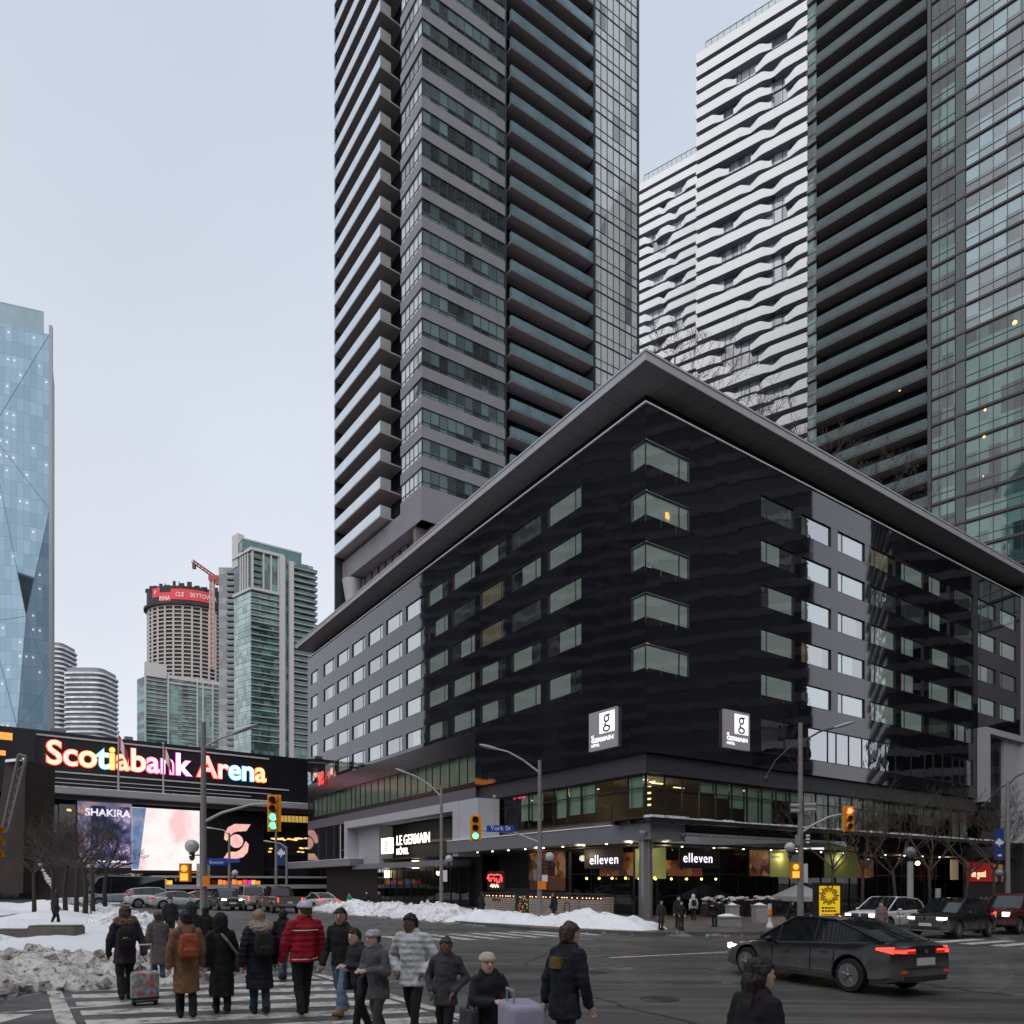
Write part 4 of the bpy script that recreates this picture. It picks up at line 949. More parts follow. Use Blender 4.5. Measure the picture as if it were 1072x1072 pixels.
mb.build('shield_panels', mat('black_mesh', (.035, .035, .04)), TC)
mb = MB(); R0 = rg(1.035, 0)
for a, b, zl, zh in ((20.6, 22, -8, -1), (22, 23.6, -13, -5), (23.6, 29.4, -10.5, -2.5)):
    n_ = 8; r1 = []; r2 = []
    for i in range(n_+1):
        an = 2*math.pi*(a+(b-a)*i/n_)/32; r1.append((cxx+rxx*1.03*math.cos(an), Y5+48+20.7*math.sin(an), zs+zl)); r2.append((r1[-1][0], r1[-1][1], zs+zh))
    mb.add(r1+r2, [(i, i+1, n_+2+i, n_+1+i) for i in range(n_)])
bn = mb.build('banner', mat('red_banner', (.62, .05, .06), .6, var=.1, emit=(.6, .03, .04), es=.15), TC)
for an_, tx, zl in ((21.3, 'P', -6.3), (22.8, 'INNA', -11.2), (24.8, 'CLE', -8.4), (26.6, 'SKY', -8.4), (28.4, 'TOWER', -8.4)):
    an = 2*math.pi*an_/32; nn = Vector((math.cos(an)/rxx, math.sin(an)/20, 0)).normalized()
    put_text('lettering', tx, Fr((cxx+rxx*1.045*math.cos(an), Y5+48+21.1*math.sin(an), 0), (-nn.y, nn.x), nn), 0, .15, zs+zl, 4.6, M_white, bn, offset=.03, sx=.8)
CRN = thing('tower_crane', 'red and white construction crane beside the unfinished tower', 'crane', (K(222)*500, 500, 20))
def lattice(mb, a, b, wd, step, r=.16):
    a = Vector(a); b = Vector(b); d = (b-a); L = d.length; d.normalize(); u = Vector((1, 0, 0)) if abs(d.z) > .7 else Vector((0, 0, 1)); u = (u-d*u.dot(d)).normalized(); v = d.cross(u)
    cs = [u*wd+v*wd, -u*wd+v*wd, -u*wd-v*wd, u*wd-v*wd]
    for c in cs: mb.tube([a+c, b+c], r, 4)
    n = int(L/step)
    for i in range(n):
        p = a+d*(L*i/n); q = a+d*(L*(i+1)/n)
        for j in range(4): mb.tube([p+cs[j], q+cs[(j+1) % 4]], r*.7, 3)
mx_, my_ = K(222)*500, 500
mb = MB(); lattice(mb, (mx_, my_, ZY(700, 500)), (mx_, my_, ZY(608, 500)), 1.1, 3.2, .42); mb.build('mast', mat('crane_white', (.60, .40, .36), .5), CRN)
mb = MB(); lattice(mb, (mx_+2, my_, ZY(604, 500)), (K(204)*500, my_-4, ZY(590, 500)), .8, 2.2, .3); mb.build('jib', mat('crane_red', (.34, .06, .05), .5), CRN)
mb = MB(); mb.box(mx_-2, mx_+4.5, my_-1.5, my_+1.5, ZY(608, 500), ZY(603, 500)); mb.box(mx_+2.5, mx_+5, my_-1.2, my_+1.2, ZY(612, 500), ZY(607, 500)); mb.build('machinery', mat('crane_red', (.34, .06, .05)), CRN)
mb = MB(); x_ = K(206)*500; mb.box(x_-1, x_+1, my_-5, my_-3, ZY(598, 500), ZY(593, 500)); mb.tube([(x_, my_-4, ZY(594, 500)), (x_, my_-4, ZY(590, 500))], .15, 4); mb.build('hook_block', M_char, CRN)
# ------------------------------------------------------------------ green glass condominium
Y6 = 340.0; K6 = Vector((K(263)*Y6, Y6, 0))
f6R = Fr(K6, dirn(1645), outn(dirn(1645))); f6L = Fr(K6, dirn(-390), -outn(dirn(-390)))
T6 = thing('green_condo_tower', 'slim green glass condominium with white piers and crown beside the crane', 'tower', (K6.x, K6.y, 20))
M_g6 = cellglass('green_glass', (.02, .05, .05), (.12, .30, .26), .42, 1.5, 2.95, ang=AR, ior=2.0)
M_g6p = cellglass('pale_green_glass', (.15, .25, .25), (.36, .50, .48), .5, 1.2, 2.95, ang=math.atan2(f6L.a.y, f6L.a.x), ior=2.0)
z6 = ZY(577, Y6); tL = f6L.t_at(245); tA, tB, tE = f6R.t_at(294), f6R.t_at(305), f6R.t_at(331)
mb = MB(); q = lambda fr, t, o: fr.P(t, o, 0)[:2]
mb.prism([q(f6L, tL, 0), (K6.x, K6.y), q(f6R, tE-1.5, 0), q(f6R, tE-1.5, -25), q(f6L, tL, -10)], 20, z6); mb.build('glass_wall', M_g6, T6)
mb = MB(); f6L.box(mb, .3, tL-.3, 0, .06, 20, z6-17); mb.build('pale_glass_wall', M_g6p, T6)
M6b = mat('pale_green_balcony', (.46, .48, .46), .6, var=.12, scale=.3)
zz = 68; i = 0
while zz < z6-2:
    mb = MB()
    if zz < z6-17: f6R.box(mb, -.3, tA-1, 0, 1.3, zz, zz+.32); f6L.box(mb, 0, tL, .07, .2, zz, zz+.25)
    f6R.box(mb, tB+.6, tE, 0, 1.9, zz, zz+.34); f6R.box(mb, tE-1.5, tE, -8, 0, zz, zz+.34)
    mb.build('balcony', M6b, T6)
    mb = MB()
    if zz < z6-17: f6R.box(mb, -.3, 3.4, 1.2, 1.3, zz+.33, zz+1.3)
    else: f6R.box(mb, .6, 4.5, .3, 1.0, zz+.33, zz+1.3)
    f6R.box(mb, tB+.6, tE, 1.8, 1.9, zz+.33, zz+1.3)
    mb.build('railing', mat('green_railing', (.04, .085, .08), .15, ior=1.9, var=.4, scale=.3), T6); zz += 2.95
mb = MB(); f6R.box(mb, tA-1, tA+1.4, -.5, 2.2, 20, z6+.5); f6R.box(mb, tB-1.6, tB+.5, -.5, 2.4, 20, z6-1); mb.build('pier', M_far_white, T6)
mb = MB()
for t in (0, 5, 8.5, 12): f6R.box(mb, t, t+.7, 0, 1.4, z6-17, z6)
for t in (2, 4.2, 6.4, 8.4): f6L.box(mb, t, t+.9, 0, .5, z6-17, z6)
mb.prism([q(f6L, tL+.5, .8), K6-f6R.n*-1.6+f6L.n*.6, q(f6R, tA+1, 1.8), q(f6R, tA+1, -6), q(f6L, tL, -6)], z6, z6+1.4)
f6R.box(mb, -.2, tA, 0, 1.5, z6-18.2, z6-17); f6L.box(mb, 0, tL, 0, .8, z6-18.2, z6-17); mb.build('crown_frame', M_far_white, T6)
mb = MB(); f6R.box(mb, -3, tE-6, -14, -4, z6+1.4, z6+6.5); mb.build('crown_glass', mat('crown_teal2', (.10, .20, .20), .2, var=.3, scale=.3), T6)
mb = MB(); f6R.box(mb, -3.2, tE-5.8, -14.2, -3.8, z6+6.5, z6+7.2); mb.build('crown_roof', M_far_white, T6)
mb = MB(); f6L.box(mb, tL-4, tL+1.5, -3, .3, z6-4, ZY(559, Y6+8)); mb.build('crown_fin', M_far_white, T6)
yb = Y6+22; x0, x1 = K(229)*yb, K(246)*yb
mb = MB(); mb.box(x0, x1, yb, yb+20, 20, ZY(594, yb)); mb.build('rear_wing', cellglass('blue_grey_wing', (.05, .075, .085), (.16, .21, .23), .4, 2.2, 2.95, ior=1.8), T6)
zz = 70
while zz < ZY(598, yb):
    mb = MB(); mb.box(x1-3.8, x1+.2, yb-1.3, yb, zz, zz+1.0); mb.build('rear_balcony', M6b if False else mat('grey_far_balcony', (.17, .19, .20), .6, var=.2), T6); zz += 2.95
# ------------------------------------------------------------------ the arena
A0 = Vector((-60.7, 95, 0)); dA = dirn(1500); fA = Fr(A0, dA, outn(dA))
AR_ = thing('arena_building', 'black arena with a colourful lit name sign and a glowing video screen', 'arena', (A0.x, A0.y, gz(-45, 95)))
M_ablk = mat('arena_black', (.010, .010, .012), .35, var=.3, scale=.3)
M_led = mat('white_led_line', (.5, .48, .5), .5, var=.2)
tS = lambda X, o=0: fA.t_at(X, o)
tEnd = 75
mb = MB(); fA.box(mb, -45, tEnd, -30, 0, 14.6, 21.9); fA.box(mb, -45, tS(36), 0, 1.0, 13.5, 21.2); mb.build('sign_wall', M_ablk, AR_)
mb = MB(); fA.box(mb, -45, tEnd, -30, -1.2, -2, 14.5); mb.build('glass_wall', cellglass('arena_glass', (.012, .013, .015), (.05, .05, .055), .3, 2.0, 2.2, ang=math.atan2(dA.y, dA.x), ior=1.6), AR_)
mb = MB(); fA.box(mb, tS(38), tS(281), .05, .35, 21.15, 21.35); fA.box(mb, tS(28), tS(302), .05, .3, 16.55, 16.72); fA.box(mb, tS(50), tS(283), .05, .3, 15.75, 15.85); fA.box(mb, tS(50), tS(262), .05, .3, 15.2, 15.28); mb.build('trim_rail', M_led, AR_)
def letter_layout(txt, size, offset):
    out = []
    for i, c in enumerate(txt):
        if c == ' ': continue
        a = text_mesh(txt[:i+1], size, .02, offset, 'LEFT'); b = text_mesh(c, size, .02, offset, 'LEFT')
        xa = max(v.co.x for v in a.vertices); xb = max(v.co.x for v in b.vertices); bpy.data.meshes.remove(a); bpy.data.meshes.remove(b); out.append((c, xa-xb, xa))
    return out
def emis(name, c, es): return mat(name, c, .5, var=0, emit=c, es=es)
cols = dict(zip('Scotiabank', [(1, .55, .42), (1, .62, .50), (1, .72, .48), (.85, .95, .95), (1, .68, .22), (1, .62, .40), (1, .72, .55), (1, .60, .68), (1, .62, .80), (.95, .85, 1)]))
seq = [(1, .60, .42), (1, .55, .48), (1, .66, .42), (.80, .95, .95), (1, .66, .18), (1, .60, .38), (1, .70, .50), (1, .55, .66), (1, .66, .80), (.95, .86, 1), (1, .45, .38), (1, .60, .50), (.70, .92, 1), (.80, .95, 1), (1, .60, .30)]
hal = [(.9, .05, .04), (.9, .06, .06), (.95, .15, .05), (.05, .45, .6), (.75, .35, .02), (.9, .1, .04), (.9, .1, .08), (.85, .05, .2), (.85, .06, .35), (.7, .1, .5), (.9, .03, .03), (.9, .05, .05), (.02, .35, .6), (.05, .4, .65), (.9, .15, .03)]
size = 4.35
lay = letter_layout('Scotiabank Arena', size, .09)
t0 = tS(48, .5); t1 = tS(279, .5); sxx = (t1-t0)/lay[-1][2]
for i, (c, x, xe) in enumerate(lay):
    zb = 17.62
    a = put_text('letter', c, fA, t0+x*sxx, .45, zb, size, emis('letter_glow_%d' % i, seq[i], 1.15), AR_, depth=.12, offset=.085, align='LEFT', sx=sxx)
    h_ = put_text('letter_halo', c, fA, t0+x*sxx, .25, zb, size, emis('letter_edge_%d' % i, hal[i], .8), a, depth=.1, offset=.19, align='LEFT', sx=sxx)
mb = MB(); q0 = tS(212, .5); zq = 21.25
mb.build if False else None
# sign at the far left edge of the arena, only its orange end in view
mb = MB()
tq = tS(14, 1.2)
for dz, L, hh in ((0.0, 1.9, .9), (-2.0, 1.2, .6)): fA.box(mb, tq-6, tq-2+L, 1.05, 1.2, 20.0+dz, 20.0+dz+hh)
mb.build('orange_sign', emis('orange_sign_glow', (1, .30, .05), 1.1), AR_)
# entrance canopy
mb = MB(); co = 5.0
ca, cb_ = tS(34, co), tS(323, co)
mb.prism([fA.P(ca, co, 0), fA.P(cb_+14, co, 0), fA.P(cb_+14, -.5, 0), fA.P(ca-2.5, -.5, 0)], 13.35, 14.15); mb.build('canopy', mat('canopy_grey', (.34, .34, .36), .5, var=.12, scale=.4), AR_)
mb = MB(); fA.box(mb, ca+.3, cb_+14, co-4.5, co-.1, 14.16, 14.26); mb.build('canopy_snow', M_snow, AR_)
mb = MB(); fA.box(mb, tS(58, 3), cb_+14, 2.6, 3.2, 12.8, 13.3); mb.build('canopy_beam', mat('canopy_beam_grey', (.12, .115, .11), .6, var=.2), AR_)  # beam in a darker grey than the canopy slab
# video screen, logo board
zt_, zb_ = ZY(842, 96), ZY(911, 96)
Zs = lambda X, Y, o=0: fA.Z(X, Y, o)
def led_mat(name, ramp, scale, es, dist=.5):
    m, h = newmat(name); tcn = h.n('TexCoord'); n = h.n('TexNoise', i_Scale=scale, i_Detail=4.0, i_Distortion=dist); h.l(tcn.outputs['Object'], n.inputs['Vector'])
    r = h.n('ValToRGB'); e = r.color_ramp.elements; e[0].position = .3; e[0].color = (*ramp[0], 1); e[1].position = .72; e[1].color = (*ramp[-1], 1)
    for i, c in enumerate(ramp[1:-1]): x = e.new(.3+.42*(i+1)/(len(ramp)-1)); x.color = (*c, 1)
    h.l(n.outputs['Fac'], r.inputs[0]); h.l(r.outputs[0], h.b.inputs['Emission Color']); h.b.inputs['Emission Strength'].default_value = es; h.b.inputs['Base Color'].default_value = (.02, .02, .02, 1); return m
oS = .8
mb = MB(); fA.box(mb, tS(79, oS)-.3, tS(211, oS), -1.1, oS-.08, 3.4, 13.0); scr = mb.build('screen_frame', M_ablk, AR_)
M_sw = led_mat('white_video', [(.95, .62, .62), (1, .92, .92), (1, 1, 1), (1, 1, 1)], .16, 1.0)
def panel(X0, X1, za, zb2, o, m, nm, par): mbp = MB(); fA.box(mbp, tS(X0, oS), tS(X1, oS), o-.02, o, za, zb2); return mbp.build(nm, m, par)
za, zb2 = Zs(150, 911, oS), Zs(120, 843, oS)
panel(138, 209, za, zb2-.1, oS, M_sw, 'video_screen', scr)
panel(81, 138, za+.3, zb2+.3, oS, led_mat('violet_video', [(.10, .09, .20), (.22, .2, .32), (.5, .3, .36), (.75, .5, .5)], .25, .75), 'video_screen', scr)
poster_ = panel(95, 136, za+1.2, zb2-.2, oS+.03, led_mat('concert_video', [(.01, .015, .05), (.03, .05, .16), (.25, .2, .4), (.9, .75, .85)], .42, .8, 1.5), 'video_poster', scr)
put_text('lettering', 'SHAKIRA', fA, tS(113, oS), oS+.06, zb2-1.55, 1.35, emis('video_white', (.95, .9, .95), .9), poster_, offset=.03)
panel(98, 132, za+1.0, za+1.25, oS+.06, emis('video_white', (.95, .9, .95), .9), 'video_caption', scr)
mb = MB()
tw = [tS(X, oS) for X in (150, 154, 140, 136)]
a_ = [fA.P(tS(153, oS), oS+.02, zb2-.15), fA.P(tS(138.2, oS), oS+.02, zb2-.15), fA.P(tS(138.2, oS), oS+.02, za+.1), fA.P(tS(145, oS), oS+.02, za+.1)]
mb.quad(*a_); mb.build('video_band', led_mat('blue_video', [(.08, .16, .35), (.2, .3, .5), (.45, .4, .5), (.8, .7, .7)], .3, .8), scr)
mb = MB(); fA.box(mb, tS(213, oS), tS(277, oS), -1.1, oS-.3, 3.2, 13.0); lb = mb.build('logo_board', M_ablk, AR_)
def lp(X, Y): return fA.P(tS(X, .6), .56, Zs(X, Y, .6))
M_lg1 = led_mat('logo_glow', [(1, .75, .2), (1, .6, .45), (1, .45, .42), (.95, .75, .85)], .7, 1.0)
def strip_poly(outer, inner, nm):
    mb = MB(); A = [lp(*p) for p in outer]; B = [lp(*p) for p in inner]
    k = len(A); mb.add(A+B+[(Vector(p)-fA.n*.12) for p in A+B], [(i, i+1, k+i+1, k+i) for i in range(k-1)]+[(2*k+i, 3*k+i, 3*k+i+1, 2*k+i+1) for i in range(k-1)]+[(i, 2*k+i, 2*k+i+1, i+1) for i in range(k-1)]+[(k+i, k+i+1, 3*k+i+1, 3*k+i) for i in range(k-1)]); return mb.build(nm, M_lg1, lb)
strip_poly([(262.5, 863), (246, 862.5), (239, 866), (235.5, 872), (234.8, 878.5)], [(258, 870), (248, 870.5), (244, 872), (241, 875), (237.5, 880.5)], 'logo_stroke')
strip_poly([(234, 898.5), (248, 899), (255, 897), (259.5, 892), (260.5, 884)], [(239, 891.5), (247, 891.8), (251, 890), (254, 887), (257.5, 880.5)], 'logo_stroke')
mb = MB(); 
cc = fA.P(tS(247.5, .6), .56, Zs(247.5, 880.5, .6)); Rr = .95*95/ F*8.6
ringv = [Vector(cc)+dA*(Rr*math.cos(a))+Vector((0, 0, Rr*math.sin(a))) for a in [2*math.pi*i/28 for i in range(28)]]
mb.add(ringv+[v-fA.n*.12 for v in ringv], [tuple(range(28))]+[(i, 28+i, 28+(i+1) % 28, (i+1) % 28) for i in range(28)]); mb.build('logo_disc', M_lg1, lb)
# warm lights in the dark glass right of the logo board
mb = MB(); random.seed(8)
for i in range(9): X = 290+i*3.9; fA.box(mb, tS(X, -1), tS(X+3.2, -1), -1.15, -1.1, Zs(X, 860+i*.15, -1), Zs(X, 853.5+i*.15, -1))
mb.build('lit_window', emis('amber_window', (.9, .52, .12), .55), AR_)
mb = MB()
for i in range(30): X = 281+random.uniform(0, 42); Y = 878+random.choice([0, 0, 0, 1, 10, 14])+random.uniform(-.6, .6); q = fA.P(tS(X, -1), -1.08, Zs(X, Y, -1)); mb.box(q[0]-.25, q[0]+.25, q[1]-.05, q[1]+.05, q[2]-.1, q[2]+.1)
mb.build('ceiling_lights', emis('amber_lights', (1, .62, .2), 1.2), AR_)
# lower storey: bands, marquee with coloured pieces, doors
mb = MB(); fA.box(mb, tS(160, 2), tEnd, -1, 2.0, 2.75, 3.05); fA.box(mb, tS(105, 4), tEnd, -1, 4.0, 1.15, 1.75); fA.box(mb, tS(70, 2), tS(105, 4), -1, 3, 1.0, 1.4); mb.build('marquee', mat('marquee_grey', (.36, .36, .37), .5, var=.15), AR_)
random.seed(4); i = 0
for X0_, X1_ in ((118, 178), (229, 272)):
    X = X0_
    while X < X1_:
        W = random.uniform(3, 7); c = random.choice([(.8, .06, .08), (.08, .35, .75), (.8, .25, .04), (.75, .02, .6), (.85, .55, .05)])
        mb = MB(); zq = 1.78; fA.box(mb, tS(X, 4), tS(X+W*.8, 4), 3.7, 3.9, zq, zq+random.uniform(.5, .95)); mb.build('marquee_letter', emis('marquee_%d' % i, c, .8), AR_); X += W; i += 1
mb = MB(); fA.box(mb, tS(60, -.5), tEnd, -1.1, -.6, -3, 1.1); mb.build('door_wall', mat('door_wall', (.05, .035, .03), .6, var=.5, scale=.5), AR_)
for i in range(30):
    t = tS(120, -.5)+i*1.6; mb = MB(); fA.box(mb, t, t+.12, -.6, -.5, -3, .6); fA.box(mb, t+1.35, t+1.47, -.6, -.5, -3, .6); fA.box(mb, t+.12, t+1.35, -.6, -.5, .45, .6); mb.build('door', mat('door_frame', (.16, .12, .11), .5), AR_)
mb = MB(); fA.box(mb, tS(40, 1), tS(68, 1), -1, 1.0, 0, 12.2); fA.box(mb, tS(62, 1.5), tS(79, 1.5), -1, 1.6, 4, 12.3); mb.build('glass_bay', cellglass('bay_glass', (.02, .02, .022), (.07, .07, .07), .4, 1.6, 1.9, ior=1.7), AR_)
mb = MB(); fA.box(mb, tS(70, 1.7), tS(75, 1.7), 1.62, 1.66, 11.4, 11.7); mb.build('lit_window', emis('amber_lights', (1, .62, .2), 1.2), AR_)
for i, (X, dz) in enumerate(((60, 0), (131, 1), (218, 1), (52, 0))):
    mb = MB(); t = tS(X, -2); fA.box(mb, t, t+1.0, -3, -2, 21.9, 22.7); mb.build('roof_vent', M_grey, AR_)
# flagpoles on the canopy
def flag(X, Yt, Yb_, label, fc):
    o = 4.2; b = fA.P(tS(X, o), o, 14.26); zt = Zs(X, Yt, o)
    T = thing('flagpole', label, 'flagpole', b, 'flagpoles on the arena canopy')
    m1 = MB(); m1.tube([b, (b[0], b[1], zt)], [.14, .07], 8); m1.ball((b[0], b[1], zt+.1), .16, 8); m1.build('pole', M_steel, T)
    m2 = MB(); n_ = 10; vs = []
    for i in range(n_+1):
        for j in range(6):
            u = i/n_; v = j/5; x = u*1.15; drop = u*u*1.2+u*.6
            vs.append((b[0]+x, b[1]+.22*math.sin(u*7+v*1.5)*(u+.2), zt-.3-v*1.7-drop*1.3))
    m2.smooth = True
    for i in range(n_):
        for j in range(5): pass
    m2.add(vs, [(i*6+j, (i+1)*6+j, (i+1)*6+j+1, i*6+j+1) for i in range(n_) for j in range(5)]); m2.cur = 0
    f = m2.build('flag', fc, T)
    m, h = None, None
    return T
def flagmat():
    m, h = newmat('red_white_flag'); tcn = h.n('TexCoord'); sp = h.n('SeparateXYZ'); h.l(tcn.outputs['Object'], sp.inputs[0])
    a = math_n(h, 'MULTIPLY', math_n(h, 'GREATER_THAN', sp.outputs['X'], .3), math_n(h, 'LESS_THAN', sp.outputs['X'], .85))
    mc = h.n('MixRGB'); mc.inputs[1].default_value = (.55, .03, .05, 1); mc.inputs[2].default_value = (.7, .66, .68, 1); h.l(a, mc.inputs[0]); h.l(mc.outputs[0], h.b.inputs['Base Color']); return m
M_flag = flagmat()
flag(124, 767, 822, 'flagpole with limp red and white flag before the lit letters, nearer the S', M_flag)
flag(171, 779, 824, 'flagpole with limp red and white flag standing before the letter n', M_flag)
# leaning dark truss pylon left of the plaza
PY = thing('truss_pylon', 'tall leaning rust-dark pylon with a steel truss up its front, left edge of plaza', 'sculpture', (K(22)*62, 62, gz(-42, 62)))
yP = 62
def pt(X, Y, y=yP): return Vector((K(X)*y, y, ZY(Y, y)))
mb = MB()
bl, br, tl, tr = pt(-14, 935), pt(24, 935), pt(6, 798), pt(27, 796)
mb.hexa([bl, br, br+Vector((0, 4, 0)), bl+Vector((0, 4, 0)), tl, tr, tr+Vector((0, 4, 0)), tl+Vector((0, 4, 0))]); mb.build('body', mat('rust_dark', (.035, .024, .02), .7, var=.4, scale=.6), PY)
mb = MB(); mb.hexa([pt(5, 798, 61.5), pt(28, 796, 61.5), pt(28, 796, 66.5), pt(5, 798, 66.5), pt(6, 795, 61.5), pt(27.5, 793, 61.5), pt(27.5, 793, 66.5), pt(6, 795, 66.5)]); mb.build('snow_cap', M_snowc, PY)
mb = MB(); a, b = pt(2, 872, 60.5), pt(20, 790, 60.5); c, d = pt(8, 872, 60.5), pt(28, 792, 60.5)
mb.tube([a, b], .16, 6); mb.tube([c, d], .16, 6)
for i in range(9): u = i/9; v = (i+1)/9; mb.tube([a.lerp(b, u), c.lerp(d, v)] if i % 2 else [c.lerp(d, u), a.lerp(b, v)], .07, 5)
mb.tube([b, d], .14, 6); mb.build('truss', mat('truss_steel', (.10, .09, .09), .5), PY)
# low dark slope with snow along its edge, right of the pylon
SL = thing('sloping_canopy', 'dark sloping canopy edge lined with snow behind the bare trees', 'canopy', (K(45)*64, 64, gz(-40, 64)))
mb = MB(); a, b, c = pt(25, 876, 64), pt(61, 940, 64), pt(20, 940, 64); bk = Vector((0, 6, 0)); mb.add([a, b, c, a+bk, b+bk, c+bk], [(0, 2, 1), (3, 4, 5), (0, 1, 4, 3), (1, 2, 5, 4), (2, 0, 3, 5)]); mb.build('body', mat('rust_dark', (.035, .024, .02)), SL)
mb = MB(); random.seed(2)
for i in range(22): u = i/21; p = a.lerp(b, u)+Vector((0, -.1, .12)); mb.ball(p, random.uniform(.1, .28), 6, (1, 1, .7))
mb.build('snow_clumps', M_snowc, SL)
# ------------------------------------------------------------------ buildings across the streets, outside the photo, mirrored in the hotel's glass
def mirror_block(label, x0, x1, y0, y1, h, deep, pale, nm):
    T = thing('mirrored_building', label, 'building', ((x0+x1)/2, (y0+y1)/2, gz((x0+x1)/2, (y0+y1)/2)))
    mb = MB(); mb.box(x0, x1, y0, y1, gz(x0, y0)-3, h); mb.build('glass_wall', cellglass(nm, deep, pale, .25, 2.2, 3.4, ior=1.5), T)
    z = 5
    while z < h-1:
        mb = MB(); mb.box(x0-.25, x1+.25, y0-.25, y1+.25, z, z+1.25); mb.build('spandrel', mat('mirrored_band', (.125, .125, .14), .7, var=.35, scale=.2), T); z += 3.4
    mb = MB(); mb.box(x0-.4, x1+.4, y0-.4, y1+.4, h, h+1.2); mb.build('roof', M_char, T)
mirror_block('dark tall block across the right-hand street, mirrored in the hotel corner', 78, 112, -14, 57, 230, (.010, .012, .014), (.05, .055, .05), 'mirror_glass_right')
mirror_block('lower dark block further along the right-hand street', 92, 125, 69, 120, 92, (.010, .012, .014), (.05, .05, .045), 'mirror_glass_far')
mirror_block('dark slab across the left-hand street beyond the plaza', -135, -95, 55, 117, 125, (.012, .014, .02), (.06, .06, .07), 'mirror_glass_left')
mirror_block('dark tower behind the crossing mirrored in the blue office tower', -125, -88, -95, -60, 150, (.010, .012, .014), (.05, .05, .05), 'mirror_glass_back')
mirror_block('long unseen block added behind the crossing to darken reflections', -60, 50, -60, -32, 45, (.012, .013, .015), (.06, .055, .05), 'added_block_glass_rear')  # never in view, added behind the camera to darken what is mirrored
# ------------------------------------------------------------------ snow
def vor(p): return mnoise.voronoi(p, distance_metric='DISTANCE', exponent=2.5)[0][0]
def heap(name, label, path, width, height, m, lump=.25, lsc=1.6, res=.16, seed=0, top=.6, skew=0.0, group=None, base=.1, chunks=5.0):
    P = [Vector((p[0], p[1], 0)) for p in path]; seg = [(P[i+1]-P[i]).length for i in range(len(P)-1)]; L = sum(seg)
    ns = max(4, int(L/res)); nw = max(6, int(width/res)); vs = []
    for i in range(ns+1):
        s = L*i/ns; k = 0; d = s
        while k < len(seg)-1 and d > seg[k]: d -= seg[k]; k += 1
        p = P[k].lerp(P[k+1], min(1, d/seg[k])); t = (P[k+1]-P[k]).normalized(); nrm = Vector((-t.y, t.x, 0))
        endf = min(1, s/1.6, (L-s)/1.6); endf = max(0, endf)**.6
        for j in range(nw+1):
            u = j/nw*2-1; q = p+nrm*(u*width/2)
            q = q+Vector((mnoise.noise(q*.9+Vector((seed, 0, 3)))*.35, mnoise.noise(q*.9+Vector((0, seed, 9)))*.35, 0))
            prof = max(0, 1-abs(u)**2.2)**top
            b = height*(.72+.55*mnoise.noise(Vector((q.x*.35, q.y*.35, seed))))
            n = mnoise.noise(q*1.3+Vector((seed, 1, 0)))*.18+(.45-vor(Vector((q.x*lsc, q.y*lsc, seed))))*lump+(.4-vor(Vector((q.x*lsc*2.3, q.y*lsc*2.3, seed+5))))*lump*.45+mnoise.noise(q*6)*.03
            z = gz(q.x, q.y)+base+prof*endf*(b+n*1.0)-.12*(1-prof*endf)
            if prof*endf < .25: z += max(0, n)*.35
            vs.append((q.x, q.y, z))
    fs = [(i*(nw+1)+j, (i+1)*(nw+1)+j, (i+1)*(nw+1)+j+1, i*(nw+1)+j+1) for i in range(ns) for j in range(nw)]
    a = Vector(vs[fs[0][1]])-Vector(vs[fs[0][0]]); bb = Vector(vs[fs[0][3]])-Vector(vs[fs[0][0]])
    if a.x*bb.y-a.y*bb.x < 0: fs = [tuple(reversed(f)) for f in fs]
    mb = MB(); mb.smooth = True; mb.add(vs, fs); mb.smooth = False
    rc = random.Random(seed*31+5); nch = int(L*width*chunks)
    for _ in range(nch):                                   # broken lumps thrown up by the plough
        i = rc.randint(0, ns); j = min(nw, max(0, int((.5+rc.gauss(0, .27))*nw))); c = Vector(vs[i*(nw+1)+j]); r = rc.choice([.025, .03, .04, .05, .06, .08, .10])
        c.z = max(c.z, gz(c.x, c.y)+base); bx = []
        ax = [Vector((rc.gauss(0, 1), rc.gauss(0, 1), rc.gauss(0, 1))).normalized() for _k in range(12)]
        M_ = Matrix.Rotation(rc.uniform(0, 6), 3, Vector((rc.gauss(0, 1), rc.gauss(0, 1), rc.gauss(0, 1))).normalized())
        P8 = [c+M_ @ Vector((sx*r*rc.uniform(.6, 1.25), sy*r*rc.uniform(.6, 1.2), sz*r*rc.uniform(.45, .9))) for sx, sy, sz in ((-1, -1, -1), (1, -1, -1), (1, 1, -1), (-1, 1, -1), (-1, -1, 1), (1, -1, 1), (1, 1, 1), (-1, 1, 1))]
        mb.hexa(P8)
    return mb.build(name, m, label=label, kind='stuff', cat='snow')
g2 = lambda X, Y: tuple(G(X, Y)[:2])
heap('snow_bank', 'rough ploughed snow bank along the kerb before the hotel entrance', [hp(-12.3, 26), hp(-12.0, 13), hp(-11.6, 2.5)], 3.4, .95, M_snow, .42, 2.0, .13, 1)
heap('snow_bank', 'smoother white snow mound on the hotel corner beside the round column', [hp(-11.6, 3.5), hp(-10.4, -4), hp(-8.8, -9.8)], 3.6, .85, M_snowc, .22, 1.6, .13, 2, .7, chunks=1.6)
M_slush = mat('grey_slush', (.20, .19, .185), .4, var=.45, scale=2.5, bump=.5, bscale=14)
heap('slush', 'thin grey slush along the foot of the hotel snow banks', [hp(-13.6, 27), hp(-13.4, 12), hp(-12.6, 0), hp(-10.0, -10.4), hp(-6.2, -12.9)], 2.6, .035, M_slush, .05, 2.5, .2, 21, .5, base=.0, chunks=2.5)
